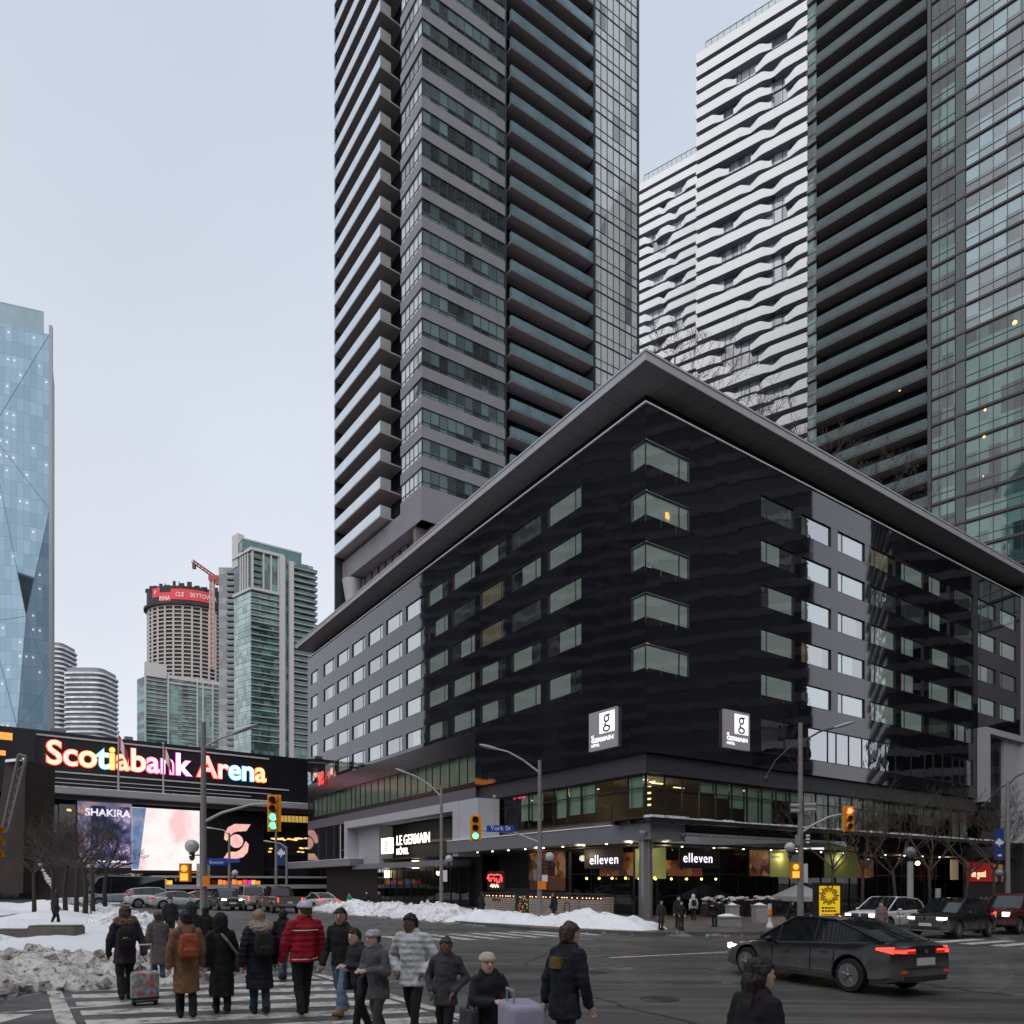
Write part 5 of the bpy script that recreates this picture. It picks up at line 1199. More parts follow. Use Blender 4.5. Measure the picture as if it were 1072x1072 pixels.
heap('slush', 'thin brown slush spilling from the dirty snow bank onto the road', [pp(.2, -.7), pp(-8, -.9), pp(-24, -.7)], 2.4, .035, M_slush, .05, 2.5, .16, 22, .5, base=.0, chunks=4)
heap('snow_bank', 'low white snow heap right of the waiting people at the corner', [hp(-1.2, -11.6), hp(4, -11.3), hp(10.5, -11.3)], 2.6, .55, M_snowc, .3, 2.2, .13, 3)
heap('snow_bank', 'dirty brown snow bank along the plaza kerb at the left edge', [pp(-2.6, .9), pp(-8, .9), pp(-24, 1.3)], 4.6, .62, M_snowd, .40, 2.4, .11, 4, .5, chunks=14)
heap('snow_bank', 'grey rough snow bank along the plaza side of the far street', [pp(-1.7, 4.2), pp(-1.6, 14), pp(-1.5, 40)], 3.2, .62, M_snow, .4, 1.9, .17, 5)
heap('snow_bank', 'snow bank before the arena doors behind the pickups', [(-46, 72), (-34, 76), (-25, 80)], 3.5, 1.0, M_snow, .4, 1.2, .3, 6)
heap('snow_bank', 'snow bank behind the parked cars along the far kerb of the right street', [hp(16, -7.2), hp(30, -7.2), hp(50, -7.2)], 1.6, .55, M_snow, .3, 1.8, .2, 7)
heap('snow_bank', 'heap of snow beside the dirt path across the plaza, near the standing pedestrian', [pp(-6, 8), pp(-10, 12), pp(-20, 13)], 4.5, .42, M_snowc, .2, 1.3, .2, 9)
mb = MB(); vs = []; nx, ny = 130, 110
for j in range(ny+1):
    for i in range(nx+1):
        a = -46+i*44.5/nx; l = 5+j*48/ny; x, y = pp(a, l); v = Vector((x, y, 0))
        n = mnoise.noise(v*.16)*.5+mnoise.noise(v*.45+Vector((4, 0, 0)))*.22+(.4-vor(v*.8))*.12+mnoise.noise(v*1.9)*.06
        e = min(1, (a+46)/3, (-1.5-a)/2.5, (l-5)/2.5); vs.append((x, y, gz(x, y)+.15+max(-.06, (.22+n)*max(0, e))))
mb.smooth = True; mb.add(vs, [(j*(nx+1)+i, j*(nx+1)+i+1, (j+1)*(nx+1)+i+1, (j+1)*(nx+1)+i) for j in range(ny) for i in range(nx)])
mb.build('snow_cover', M_snowc, label='trodden white snow covering the plaza under the bare trees', kind='stuff', cat='snow')
# stone seat walls showing through the snow
def wallseg(label, a, b, y, h, th=.6):
    mb = MB(); x0, x1 = K(a)*y, K(b)*y; mb.box(x0, x1, y, y+th, gz(x0, y)-.2, gz(x0, y)+h); mb.box(x0+.02, x1-.02, y+.03, y+th-.03, gz(x0, y)+h, gz(x0, y)+h+.05)
    o = mb.build('stone_bench', mat('wet_stone', (.12, .11, .09), .6, var=.3, scale=3, bump=.3), label=label, cat='bench')
    bv = o.modifiers.new('b', 'BEVEL'); bv.width = .03; bv.segments = 2
wallseg('long low wet stone seat wall in the plaza snow', 28, 78, 23.5, .58); wallseg('shorter stone seat wall left of the long one', -10, 27, 24.2, .40)
# ------------------------------------------------------------------ street poles, lamps and signals
def Wp(X, Y, y): return Vector((K(X)*y, y, ZY(Y, y)))
M_lensoff = mat('dark_lens', (.05, .02, .015), .3); M_grn = emis('green_lens', (.10, 1.0, .55), 3.2); M_red = emis('red_lens', (1, .16, .06), 4.5); M_ped = emis('orange_glyph', (1, .22, .02), 2.6)
M_globe = mat('globe_glass', (.42, .43, .44), .12, var=.1, coat=.5)
M_lampgrey = mat('lamp_grey', (.36, .36, .37), .45, metal=.3, var=.1)
M_dgreen = mat('dark_green_iron', (.02, .035, .035), .45, var=.2)
def standing_pole(name, label, cat, X, Ytop, y, r0=.13, r1=.08, m=None, h0=.15, group=None):
    b = Vector((K(X)*y, y, gz(K(X)*y, y)+h0)); T = thing(name, label, cat, b, group)
    mb = MB(); mb.smooth = True; zt = ZY(Ytop, y); mb.tube([b-Vector((0, 0, .3)), (b.x, b.y, b.z+.6), (b.x, b.y, (b.z+zt)/2), (b.x, b.y, zt)], [r0*1.15, r0, (r0+r1)/2, r1], 14); mb.smooth = False
    mb.lathe([(r0*1.9, -.3), (r0*1.9, .12), (r0*1.2, .22)], b, 12); mb.build('pole', m or M_pole, T, sharp=50); return T
def cobra(T, pts, y, m=None, head=True, hl=.75):
    P = [Wp(X, Y, y+dy) for X, Y, dy in pts]; mb = MB(); mb.tube(P, [.055]+[.045]*(len(P)-1), 8); a = mb.build('lamp_arm', m or M_lampgrey, T)
    if head:
        d = (P[-1]-P[-2]).normalized(); c = P[-1]; u = Vector((0, 0, 1)); s = d.cross(u).normalized(); rings = []
        for t, w_, h_ in ((-.05, .05, .05), (.08, .10, .07), (.4, .15, .09), (.65, .12, .07), (.78, .04, .03)):
            q = c+d*(t*hl/.75); rings.append([q+s*(w_*math.cos(2*math.pi*j/10))+u*(h_*math.sin(2*math.pi*j/10)) for j in range(10)])
        m2 = MB(); m2.loft(rings); m2.build('lamp_head', M_lampgrey, a)
def globe(T, X, Y, y, r=.22, side=1, m=None):
    c = Wp(X, Y, y); px = T.location.x
    mb = MB(); mb.tube([(px, y, c.z-.35), (c.x, y, c.z-.35), (c.x, y, c.z-.2)], .035, 6); mb.lathe([(.10, -.05), (.13, .08), (.06, .1)], (c.x, c.y, c.z-r-.02), 10); mb.lathe([(.05, -.3), (.11, -.2), (.11, -.1)], (c.x, c.y, c.z-r), 10); a = mb.build('globe_bracket', M_dgreen, T)
    g = MB(); g.smooth = True; g.ball(c, r, 16); g.build('globe', m or M_globe, a)
def signal(name, label, X, Y0, Y1, y, lit, T=None, n=3, yaw=0.0, arm=None, gm=M_grn):
    """traffic signal head with yellow backboard; hangs on a mast arm, so it is a part of that pole"""
    z0, z1 = ZY(Y1, y), ZY(Y0, y); H = z1-z0; W_ = H*(.42 if n == 3 else .37); c = Wp(X, (Y0+Y1)/2, y)
    R = Matrix.Rotation(yaw, 3, 'Z'); L_ = lambda x, yy, z: c+R @ Vector((x, yy, 0))+Vector((0, 0, z))
    def bx(mb, x0, x1, y0, y1, za, zb): mb.hexa([L_(x0, y0, za), L_(x1, y0, za), L_(x1, y1, za), L_(x0, y1, za), L_(x0, y0, zb), L_(x1, y0, zb), L_(x1, y1, zb), L_(x0, y1, zb)])
    mb = MB(); bx(mb, -W_/2, W_/2, 0, .03, -H/2, H/2); root = mb.build(name, M_yellow, T)
    mb = MB(); bx(mb, -W_*.30, W_*.30, -.10, -.001, -H*.46, H*.46); bx(mb, -W_*.25, W_*.25, .031, .2, -H*.4, H*.4); mb.build('housing', mat('signal_body', (.62, .24, .008), .5, var=.05), root)
    st = H*.92/n
    for i in range(n):
        zc = H*.46-st*(i+.5); r = min(st*.40, W_*.27)
        mb = MB(); ring = [L_(r*math.cos(a), -.13, zc+r*math.sin(a)) for a in [2*math.pi*j/16 for j in range(16)]]; bk = [L_(r*math.cos(a), -.102, zc+r*math.sin(a)) for a in [2*math.pi*j/16 for j in range(16)]]
        mb.loft([bk, ring] if True else []); mb.build('lens', lit.get(i, M_lensoff), root)
        mb = MB(); A = [math.pi*(-.12)+math.pi*1.24*j/10 for j in range(11)]; r2 = r*1.08
        o1 = [L_(r2*math.cos(a), -.101, zc+r2*math.sin(a)) for a in A]; o2 = [L_(r2*math.cos(a), -.101-r*1.3, zc+r2*math.sin(a)) for a in A]
        i1 = [L_(r2*1.08*math.cos(a), -.101, zc+r2*1.08*math.sin(a)) for a in A]; i2 = [L_(r2*1.08*math.cos(a), -.101-r*1.3, zc+r2*1.08*math.sin(a)) for a in A]
        mb.add(o1+o2+i1+i2, [(j, j+1, 12+j, 11+j) for j in range(10)]+[(22+j, 33+j, 34+j, 23+j) for j in range(10)]+[(11+j, 12+j, 34+j, 33+j) for j in range(10)]); mb.build('visor', M_yellow, root)
    return root
def ped_signal(T, X, Y0, Y1, y, lit=True):
    z0, z1 = ZY(Y1, y), ZY(Y0, y); c = Wp(X, Y0, y); w_ = (z1-z0)*.5
    mb = MB(); mb.box(c.x-w_*.55, c.x+w_*.55, y-.15, y+.1, z0, z1); mb.box(min(c.x, T.location.x), max(c.x, T.location.x), y-.03, y+.03, (z0+z1)/2-.03, (z0+z1)/2+.03); p = mb.build('crossing_signal', mat('signal_body', (.6, .24, .008)) if lit else M_black, T)
    for i in range(2):
        a = z0+(z1-z0)*(.07+.47*i); b = a+(z1-z0)*.38; mb = MB()
        mb.box(c.x-w_*.4, c.x+w_*.4, y-.165, y-.151, a, b) if i == 0 else mb.ball((c.x, y-.155, (a+b)/2), w_*.36, 8, (1, .15, 1))
        mb.build('glyph', M_ped if lit else M_lensoff, p)
def sign(T, X0, X1, Y0, Y1, y, m, name='sign', dy=-.16, txt=None, tm=None, ts=.5, strap=True):
    x0, x1 = K(X0)*y, K(X1)*y; mb = MB(); mb.box(x0, x1, y+dy-.02, y+dy, ZY(Y1, y), ZY(Y0, y)); s = mb.build(name, m, T)
    if txt: put_text('lettering', txt, Fr(((x0+x1)/2, y+dy-.02, 0), (1, 0), (0, -1)), 0, .012, ZY(Y1, y)+(ZY(Y0, y)-ZY(Y1, y))*.24, ts, tm or M_white, s, depth=.01)
    return s
M_bsign = mat('blue_sign', (.012, .07, .36), .4, var=.05); M_wsign = mat('white_sign', (.66, .66, .66), .5, var=.06); M_osign = mat('orange_sign_face', (.75, .22, .01), .5, var=.05); M_gsign = mat('grey_sign', (.22, .22, .22), .5, var=.1)
# pole beyond the crowd on the left
y = 29
T = standing_pole('traffic_pole', 'tall pole behind the crowd with a four-lens signal showing green', 'traffic pole', 213, 756, y, .14, .09)
cobra(T, [(213, 783, 0), (228, 774, 0), (244, 768, 0)], y, hl=1.0)
mb = MB(); mb.tube([Wp(213, 861, y), Wp(232, 851, y), Wp(262, 842.5, y), Wp(287, 841, y)], [.07, .06, .05, .045], 8); mb.build('signal_arm', M_lampgrey, T)
signal('signal_head', '', 287, 832, 870.5, y-.12, {2: M_grn, 3: M_grn}, T, 4)
globe(T, 201, 886, y, .27); ped_signal(T, 194.5, 904, 923, y)
sign(T, 204, 218, 904, 928, y, M_wsign, 'sign_back', .17); sign(T, 214, 222, 917, 928, y, M_osign, 'orange_sign', -.2); sign(T, 219, 239, 898.5, 906, y, M_bsign, 'street_sign', -.16, 'Bremner', None, .16)
# pole in the snow left of the hotel corner
y = 38
T = standing_pole('traffic_pole', 'pole rising from the snow bank with blue street sign on its arm', 'traffic pole', 565, 796, y, .14, .09)
cobra(T, [(565, 809, 0), (548, 796, 0), (532, 787, 0), (520, 784, 0)], y, hl=.9)
mb = MB(); mb.tube([Wp(565, 882, y), Wp(552, 877, y), Wp(538, 871.5, y), Wp(498, 868.5, y)], [.06, .055, .05, .04], 8); mb.tube([Wp(518, 869, y), Wp(517.5, 834, y)], .03, 6); q = Wp(517.5, 834, y); mb.ball(q, .09, 8); mb.build('signal_arm', M_lampgrey, T)
signal('signal_head', '', 498, 853, 880.5, y-.12, {2: M_grn}, T, 3)
sign(T, 509.5, 538.5, 864.3, 871.2, y, M_bsign, 'street_sign', -.14, 'York St', None, .34)
globe(T, 575.5, 897, y, .25); ped_signal(T, 577, 903, 917, y, False)
sign(T, 567, 573, 916, 923, y, M_wsign, 'walk_sign', -.2); sign(T, 563, 571.5, 922.5, 931, y, M_osign, 'orange_sign', -.22); sign(T, 558.5, 564, 910, 922, y, M_gsign, 'control_box', .1)
# lamp post nearer the entrance
y = 47
T = standing_pole('street_lamp', 'street lamp post before the hotel entrance with one curved arm', 'street lamp', 462, 822, y, .13, .09)
cobra(T, [(462, 834, 0), (450, 822, 0), (436, 813, 0), (428, 810, 0)], y, hl=.9); globe(T, 470, 899, y, .25); sign(T, 464, 468.5, 911, 923, y, M_wsign, 'parking_sign', -.2)
# pole right of the corner
y = 35
T = standing_pole('traffic_pole', 'pole right of the corner with red signal, lamp arm and grey name signs', 'traffic pole', 838, 757, y, .15, .10)
cobra(T, [(838, 781, 0), (846, 773, 0), (858, 766, 0), (874, 761.5, 0)], y, M_dgreen, hl=.95)
mb = MB(); mb.tube([Wp(838, 778, y), Wp(826, 783, y), Wp(812, 796, y), Wp(802, 813, y)], .035, 6); mb.ball(Wp(802, 815, y), .13, 10); mb.tube([Wp(838, 812, y), Wp(830, 800, y), Wp(822, 787, y)], .02, 5); mb.tube([Wp(838, 812, y), Wp(834, 797, y), Wp(838, 783, y)], .02, 5); mb.build('scroll_arm', M_dgreen, T)
mb = MB(); mb.tube([Wp(838, 872, y), Wp(852, 863, y), Wp(868, 855, y), Wp(888, 851, y)], [.07, .06, .05, .045], 8); mb.build('signal_arm', M_lampgrey, T)
signal('signal_head', '', 888, 844, 870.5, y-.12, {0: M_red}, T, 3)
for X0, X1, Y0 in ((826, 836, 841), (840, 853, 840)):
    for k in range(2): sign(T, X0, X1, Y0+k*5.5, Y0+k*5.5+4.4, y, M_gsign, 'grey_sign', -.16)
    for k in range(2): sign(T, X0+.8, X1-.8, Y0+k*5.5+1.6, Y0+k*5.5+2.5, y, M_wsign, 'sign_line', -.185)
sign(T, 831, 836.5, 874, 885, y, M_gsign, 'grey_sign', -.16); sign(T, 841, 847, 872, 885, y, M_black, 'black_sign', -.16)
for k in range(3): sign(T, 842, 846, 874+k*3.5, 876+k*3.5, y, M_wsign, 'sign_line', -.185)
globe(T, 827, 887, y, .25); ped_signal(T, 832, 903, 920, y); sign(T, 842, 847, 904, 924, y, M_wsign, 'sign_back', .17)
# pole with banner at the right edge
y = 44
T = standing_pole('lamp_pole', 'pole with blue banner and globe lamp at the right edge', 'lamp pole', 1055, 818, y, .15, .10)
cobra(T, [(1055, 822, 0), (1064, 813, 0), (1075, 808, 0)], y, M_dgreen)
mb = MB(); mb.tube([Wp(1055, 820, y), Wp(1042, 829, y), Wp(1030, 843, y)], .04, 6); mb.ball(Wp(1029, 844, y), .12, 8); mb.tube([Wp(1052, 868, y), Wp(1040, 868, y)], .03, 5); mb.tube([Wp(1052, 900, y), Wp(1040, 900, y)], .03, 5); mb.build('scroll_arm', M_dgreen, T)
bn = sign(T, 1040.5, 1051, 868, 900, y, mat('banner_blue', (.008, .03, .16), .6), 'banner', 0)
def leaf(T, X, Y, y, s, par):
    pts_ = [(0, 1), (.18, .55), (.42, .72), (.36, .22), (.85, .38), (.72, .08), (.95, -.08), (.42, -.42), (.12, -.48), (.07, -.9), (-.07, -.9), (-.12, -.48), (-.42, -.42), (-.95, -.08), (-.72, .08), (-.85, .38), (-.36, .22), (-.42, .72), (-.18, .55)]
    c = Wp(X, Y, y); mb = MB(); f = [(c.x+px*s, y-.035, c.z+pz*s) for px, pz in pts_]; mb.add([(c.x, y-.035, c.z)]+f, [(0, (i+1) % 19+1, i+1) for i in range(19)]); mb.build('leaf_emblem', M_wsign, par)
leaf(T, 1045.8, 882, y, .30, bn); sign(bn, 1044, 1048, 894.5, 896.5, y, M_wsign, 'banner_line', -.03)
globe(T, 1046, 914, y, .26, m=mat('dim_globe', (.16, .16, .17), .15, coat=.5))
# concrete lamp post behind the cars, bollard post further right
y = 39.5
T = standing_pole('globe_lamp', 'short concrete lamp post with dark globe behind the white suv', 'lamp post', 953, 902, y, .17, .15, M_conc); mb = MB(); mb.tube([Wp(953, 902, y), Wp(953, 897, y)], .06, 8); mb.build('neck', M_dgreen, T); mb = MB(); mb.smooth = True; mb.ball(Wp(953, 892, y), .30, 16); mb.build('globe', mat('dim_globe', (.16, .16, .17)), T)
y = 44
T = standing_pole('concrete_post', 'low concrete post right of the globe lamp post', 'post', 982, 930, y, .16, .15, M_conc)
# far poles by the arena
for X, Yt, Ya, lab, y in ((240, 872, 869, 'thin far pole between green signal and arena logo, arm to the left', 62), (289, 868, None, 'thin far pole directly below the four-lens signal', 60), (300, 886, 883, 'far street lamp with small dark blue banner beside the arena', 66)):
    T = standing_pole('street_lamp', lab, 'street lamp', X, Yt, y, .13, .09)
    if Ya: cobra(T, [(X, Yt+2, 0), (X-6, Ya, 0), (X-16, Ya-1.5, 0)], y, hl=.7)
    if X == 300: leaf(T, 294.3, 893, y-.06, .45, sign(T, 289, 299, 883, 906, y, mat('banner_blue', (.008, .03, .16)), 'banner', 0))
    if X == 240: globe(T, 246, 914, y, .28); sign(T, 232, 252, 899, 903, y, M_bsign, 'street_sign', -.15)
# signal cut by the left edge, seen side on
y = 17
T = standing_pole('traffic_pole', 'traffic signal cut by the left edge, only its orange visors in view', 'traffic pole', -60, 840, y, .13, .09)
mb = MB(); mb.tube([Wp(-60, 880, y), Wp(-16, 880, y)], .05, 8); mb.build('signal_arm', M_lampgrey, T)
signal('signal_head', '', -9, 862, 903, y, {}, T, 3, R_(82))
# ------------------------------------------------------------------ poster stand, patio, planters
y = 32.5
T = thing('poster_stand', 'black poster stand with bright yellow theatre poster beside the signal pole', 'poster stand', (K(868)*y, y, gz(12, y)+.15))
mb = MB(); mb.box(K(853)*y, K(882)*y, y, y+.25, gz(12, y), ZY(924, y)); mb.build('casing', M_black, T)
mb = MB(); mb.box(K(857.5)*y, K(879)*y, y-.03, y-.002, ZY(962, y), ZY(927.5, y)); ps = mb.build('poster', mat('yellow_poster', (.80, .52, .01), .5, var=.04, emit=(.9, .55, .01), es=.45), T)
mb = MB(); c = Wp(868, 937.5, y-.04)
for i in range(26):
    a = 2*math.pi*i/26; r1, r2 = .20+.05*math.sin(i*2.1), .40+.05*math.cos(i*3.7); dv = Vector((math.cos(a), 0, math.sin(a))); pv = Vector((-math.sin(a), 0, math.cos(a)))
    q = [c+dv*r1*.9-pv*.012, c+dv*r1*.9+pv*.012, c+dv*r2+pv*.035, c+dv*r2-pv*.035]; mb.add(q, [(0, 1, 2, 3)])
mb.build('burst_print', mat('black_print', (.012, .01, .008), .5), ps)
random.seed(6)
for i, (Y, n_) in enumerate(((949.5, 3), (952.8, 2), (957, 4))):
    mb = MB(); X = 860
    while X < 873: W_ = random.uniform(1.2, 3.2); mb.box(K(X)*y, K(X+W_)*y, y-.036, y-.031, ZY(Y+(1.8 if i < 2 else .9), y), ZY(Y, y)); X += W_+.7
    mb.build('poster_text', mat('black_print', (.012, .01, .008)), ps)
sign(ps, 874, 878.5, 956, 961, y, mat('poster_red', (.4, .03, .02), .5), 'poster_badge', -.03)
def patio_box(label, v0, v1, o, h=1.42, xmas=False):
    T = thing('patio_screen', label, 'patio screen', FL.P((v0+v1)/2, o, gz(0, 45)+.15), 'wooden patio screens before the hotel')
    zb_ = gz(0, 45)+.15; mb = MB(); z = zb_
    while z < zb_+h-.1:
        FL.box(mb, v0, v1, o, o+.06, z, z+.125); FL.box(mb, v0, v0+.06, o-.8, o-.002, z, z+.125); FL.box(mb, v1-.06, v1, o-.8, o-.002, z, z+.125); z += .15
    for t in (v0+.07, (v0+v1)/2, v1-.16): FL.box(mb, t, t+.09, o-.1, o-.003, zb_, zb_+h)
    mb.build('planks', mat('pale_planks', (.36, .29, .25), .75, var=.3, scale=2.2), T)
    mb = MB(); FL.box(mb, v0-.03, v1+.03, o-.85, o+.09, zb_+h, zb_+h+.07); FL.box(mb, v0, v1, o+.03, o+.07, zb_+h-.28, zb_+h-.07); mb.build('top_rail', mat('dark_rail', (.03, .02, .018), .6), T)
    random.seed(int(v0*10))
    mb = MB(); t = v0+.1
    while t < v1-.1: q = FL.P(t, o+.09, zb_+h-.18); mb.ball(q, .035, 6); t += random.uniform(.22, .5)
    mb.build('fairy_lights', emis('fairy_light', (1, .55, .22), 3.5), T)
    return T
ob = 5.2; tv = [FL.t_at(X, ob) for X in (632, 607, 583, 554, 540, 507)]
labs = ['wooden patio screen nearest the round column', 'wooden patio screen with round emblem, second from the column', 'wooden patio screen right of the green decorated panel', None, 'wooden patio screen with small dark lettering, farthest from the column']
for i, lb_ in enumerate(labs):
    if lb_: T_ = patio_box(lb_, tv[i]+.04, tv[i+1]-.04, ob)
    if i == 4: put_text('lettering', 'elleven', FL, (tv[4]+tv[5])/2+.3, ob+.07, gz(0, 45)+1.0, .40, M_black, T_, depth=.01)
    if i == 1:
        mb = MB(); c = Vector(FL.P((tv[1]+tv[2])/2, ob+.075, gz(0, 45)+.8)); pr_ = [c+LV*(.26*math.cos(a))+Vector((0, 0, .34*math.sin(a))) for a in [2*math.pi*j/20 for j in range(21)]]; mb.tube(pr_, .022, 5, False); mb.build('round_emblem', M_black, T_)
T = thing('decorated_panel', 'dark green panel with coloured baubles between the patio screens', 'panel', FL.P((tv[3]+tv[4])/2, ob, gz(0, 45)+.15))
mb = MB(); FL.box(mb, tv[3]+.05, tv[4]-.05, ob-.2, ob+.02, gz(0, 45)+.1, gz(0, 45)+1.5); mb.build('greenery', mat('fir_green', (.012, .03, .018), .9, var=.5, scale=20, bump=1, bscale=60), T)
random.seed(9)
for c_, nm in (((.6, .05, .04), 'red'), ((.05, .4, .12), 'green'), ((.7, .55, .4), 'pale'), ((.6, .2, .05), 'orange')):
    mb = MB()
    for i in range(14): mb.ball(FL.P(random.uniform(tv[3]+.12, tv[4]-.12), ob+.04, gz(0, 45)+random.uniform(.2, 1.4)), .045, 6)
    mb.build('baubles', mat('bauble_'+nm, c_, .3, var=0, emit=c_, es=.3), T)
# red neon bull-like curve above the patio
T = thing('neon_sign', 'small red neon sign glowing above the far patio screen', 'neon sign', FL.P(FL.t_at(518, 2.0), 2.0, gz(0, 45)+1.6))
tn = FL.t_at(518, 2.0); zn = FL.Z(518, 922, 2.0); M_neon = emis('red_neon', (1, .06, .07), 2.2)
def nc(pts_, nm, m, r=.05):
    mb = MB(); mb.tube([FL.P(tn-p[0], 2.0, zn+p[1]) for p in pts_], r, 6); return mb.build(nm, m, T)
nc([(-1.1, .15), (-.9, .45), (-.5, .5), (-.1, .42), (.4, .48), (.8, .42), (1.0, .2), (.95, -.1)], 'neon_tube', M_neon); nc([(-.9, .4), (-.85, .05), (-.6, -.05), (-.5, .2), (-.1, .2), (0, -.05)], 'neon_tube', M_neon); nc([(.2, .2), (.3, -.1), (.6, -.15), (.75, .2)], 'neon_tube', M_neon)
nc([(-.6, -.45), (-.45, -.3), (-.3, -.5), (-.1, -.3), (.1, -.5), (.3, -.3), (.5, -.5)], 'neon_tube', emis('warm_neon', (1, .55, .3), 2.2), .06)
mb = MB(); FL.box(mb, tn-1.2, tn+1.2, 1.85, 1.93, zn-.75, zn+.75); FL.box(mb, tn-.06, tn+.06, 1.7, 1.84, zn-2.2, zn+.6); mb.build('sign_board', M_black, T)
def planter(label, X0, X1, Y0, y):
    x0, x1 = K(X0)*y, K(X1)*y; z0 = gz(x0, y)+.13; zt_ = ZY(Y0, y); T = thing('planter', label, 'planter', ((x0+x1)/2, y, z0))
    mb = MB(); mb.box(x0, x1, y, y+.9, z0, zt_); mb.box(x0-.04, x1+.04, y-.04, y+.94, zt_, zt_+.08); o = mb.build('pot', M_conc, T); mb = MB()
    vs = [(x0+.05+(x1-x0-.1)*i/8, y+.05+.8*j/6, zt_+.085+.12*math.sin(math.pi*i/8)*math.sin(math.pi*j/6)+.03*mnoise.noise(Vector((i, j, X0)))) for j in range(7) for i in range(9)]
    mb.smooth = True; mb.add(vs, [(j*9+i, j*9+i+1, (j+1)*9+i+1, (j+1)*9+i) for j in range(6) for i in range(8)]); mb.build('snow_cap', M_snowc, T)
planter('square concrete planter beside the dark railing right of the white-hooded person', 764, 774, 949, 42); planter('low wide concrete planter behind the man at the corner', 753, 776, 961, 36.5); planter('concrete planter left of the tall white post', 792, 804, 949, 41)
T = standing_pole('bollard', 'white bollard post with orange band by the snow heap', 'bollard', 806, 946, 36, .09, .09, M_wsign)
mb = MB(); q = Wp(805.5, 955, 36); mb.lathe([(.13, -.15), (.13, .15)], (q.x, q.y, q.z), 12); mb.build('orange_band', M_osign, T)
# dark patio railing with snow on top, right of the corner
T = thing('patio_railing', 'dark patio railing with stacked chairs under snow along the right shopfront', 'railing', FRt.P(12, 1.2, gz(15, 50)+.15))
zr = gz(15, 50)+.15
mb = MB()
for i in range(60): FRt.box(mb, 4.5+i*.3, 4.54+i*.3, 1.2, 1.24, zr, zr+1.05)
FRt.box(mb, 4.4, 22.6, 1.17, 1.27, zr+1.05, zr+1.12); FRt.box(mb, 4.4, 22.6, 1.17, 1.27, zr+.12, zr+.18); mb.build('bars', M_black, T)
mb = MB(); random.seed(12)
for i in range(46): q = FRt.P(5+i*.2, .5+random.uniform(-.3, .3), zr+1.0+random.uniform(-.05, .35)); mb.ball(q, random.uniform(.16, .32), 6, (1, 1, .45))
mb.build('snow_clumps', M_snow, T)
mb = MB(); FRt.box(mb, 9, 12, .2, .9, zr, zr+1.1); FRt.box(mb, 5, 8.4, .1, .9, zr, zr+.9); mb.build('stacked_chairs', mat('brown_chairs', (.06, .035, .025), .7, var=.4, scale=4), T)
T = thing('tent', 'small white tent roof beside the patio railing', 'tent', FRt.P(14, 2, zr))
mb = MB(); mb.loft([[FRt.P(12.2, .4, zr+1.0), FRt.P(15.2, .4, zr+1.0), FRt.P(15.2, 3.0, zr+1.0), FRt.P(12.2, 3.0, zr+1.0)], [FRt.P(12.2, .4, zr+1.35), FRt.P(15.2, .4, zr+1.35), FRt.P(15.2, 3.0, zr+1.35), FRt.P(12.2, 3.0, zr+1.35)], [FRt.P(13.6, 1.6, zr+2.2), FRt.P(13.8, 1.6, zr+2.2), FRt.P(13.8, 1.8, zr+2.2), FRt.P(13.6, 1.8, zr+2.2)]]); mb.build('roof', mat('tent_white', (.5, .5, .55), .7), T)
mb = MB()
for t, o in ((12.25, .45), (15.15, .45), (15.15, 2.95), (12.25, 2.95)): FRt.box(mb, t-.03, t+.03, o-.03, o+.03, zr, zr+1.0)
mb.build('poles', M_steel, T)
# ------------------------------------------------------------------ vehicles
M_tyre = mat('tyre_rubber', (.018, .017, .017), .8, var=.3, scale=8); M_rim = mat('alloy_rim', (.22, .22, .23), .35, metal=.8, var=.15)
M_cglass = mat('car_glass', (.010, .012, .013), .04, ior=1.7, var=0); M_trim = mat('black_plastic', (.016, .016, .016), .55, var=.2)
M_tail = emis('tail_lamp_lit', (1, .05, .03), 2.6); M_taild = mat('tail_lamp_red', (.25, .01, .01), .2, coat=.5, emit=(.6, .02, .01), es=.5); M_head = emis('head_lamp_lit', (1, .90, .72), 4.5); M_amb = emis('amber_lamp', (1, .42, .05), 4)
M_plate_ = mat('licence_plate', (.6, .62, .62), .5, var=.1)
def paint(name, col, dirt=(.25, .235, .225), zd=.85, amt=.75):
    m, h = newmat(name); b = h.b; tcn = h.n('TexCoord'); sp = h.n('SeparateXYZ'); h.l(tcn.outputs['Object'], sp.inputs[0])
    n = h.n('TexNoise', i_Scale=3.0, i_Detail=6.0); h.l(tcn.outputs['Object'], n.inputs['Vector'])
    r = h.n('MapRange', i_1=zd, i_2=.2); h.l(sp.outputs['Z'], r.inputs[0])          # salt spray sits on the lower body
    f = math_n(h, 'MULTIPLY', math_n(h, 'MULTIPLY', r.outputs[0], n.outputs['Fac']), amt*1.6)
    mc = h.n('MixRGB'); mc.inputs[1].default_value = (*col, 1); mc.inputs[2].default_value = (*dirt, 1); mc.use_clamp = True; h.l(f, mc.inputs[0]); h.l(mc.outputs[0], b.inputs['Base Color'])
    rr = h.n('MapRange', i_3=.22, i_4=.65); h.l(f, rr.inputs[0]); h.l(rr.outputs[0], b.inputs['Roughness']); b.inputs['Coat Weight'].default_value = .35; b.inputs['Coat Roughness'].default_value = .06; b.inputs['Specular IOR Level'].default_value = .3
    return m
def interp(tab, x):
    if x <= tab[0][0]: return tab[0][1]
    for (a, va), (b, vb) in zip(tab[:-1], tab[1:]):
        if x <= b:
            t = (x-a)/(b-a); t = t*t*(3-2*t) if True else t; return va+(vb-va)*t
    return tab[-1][1]
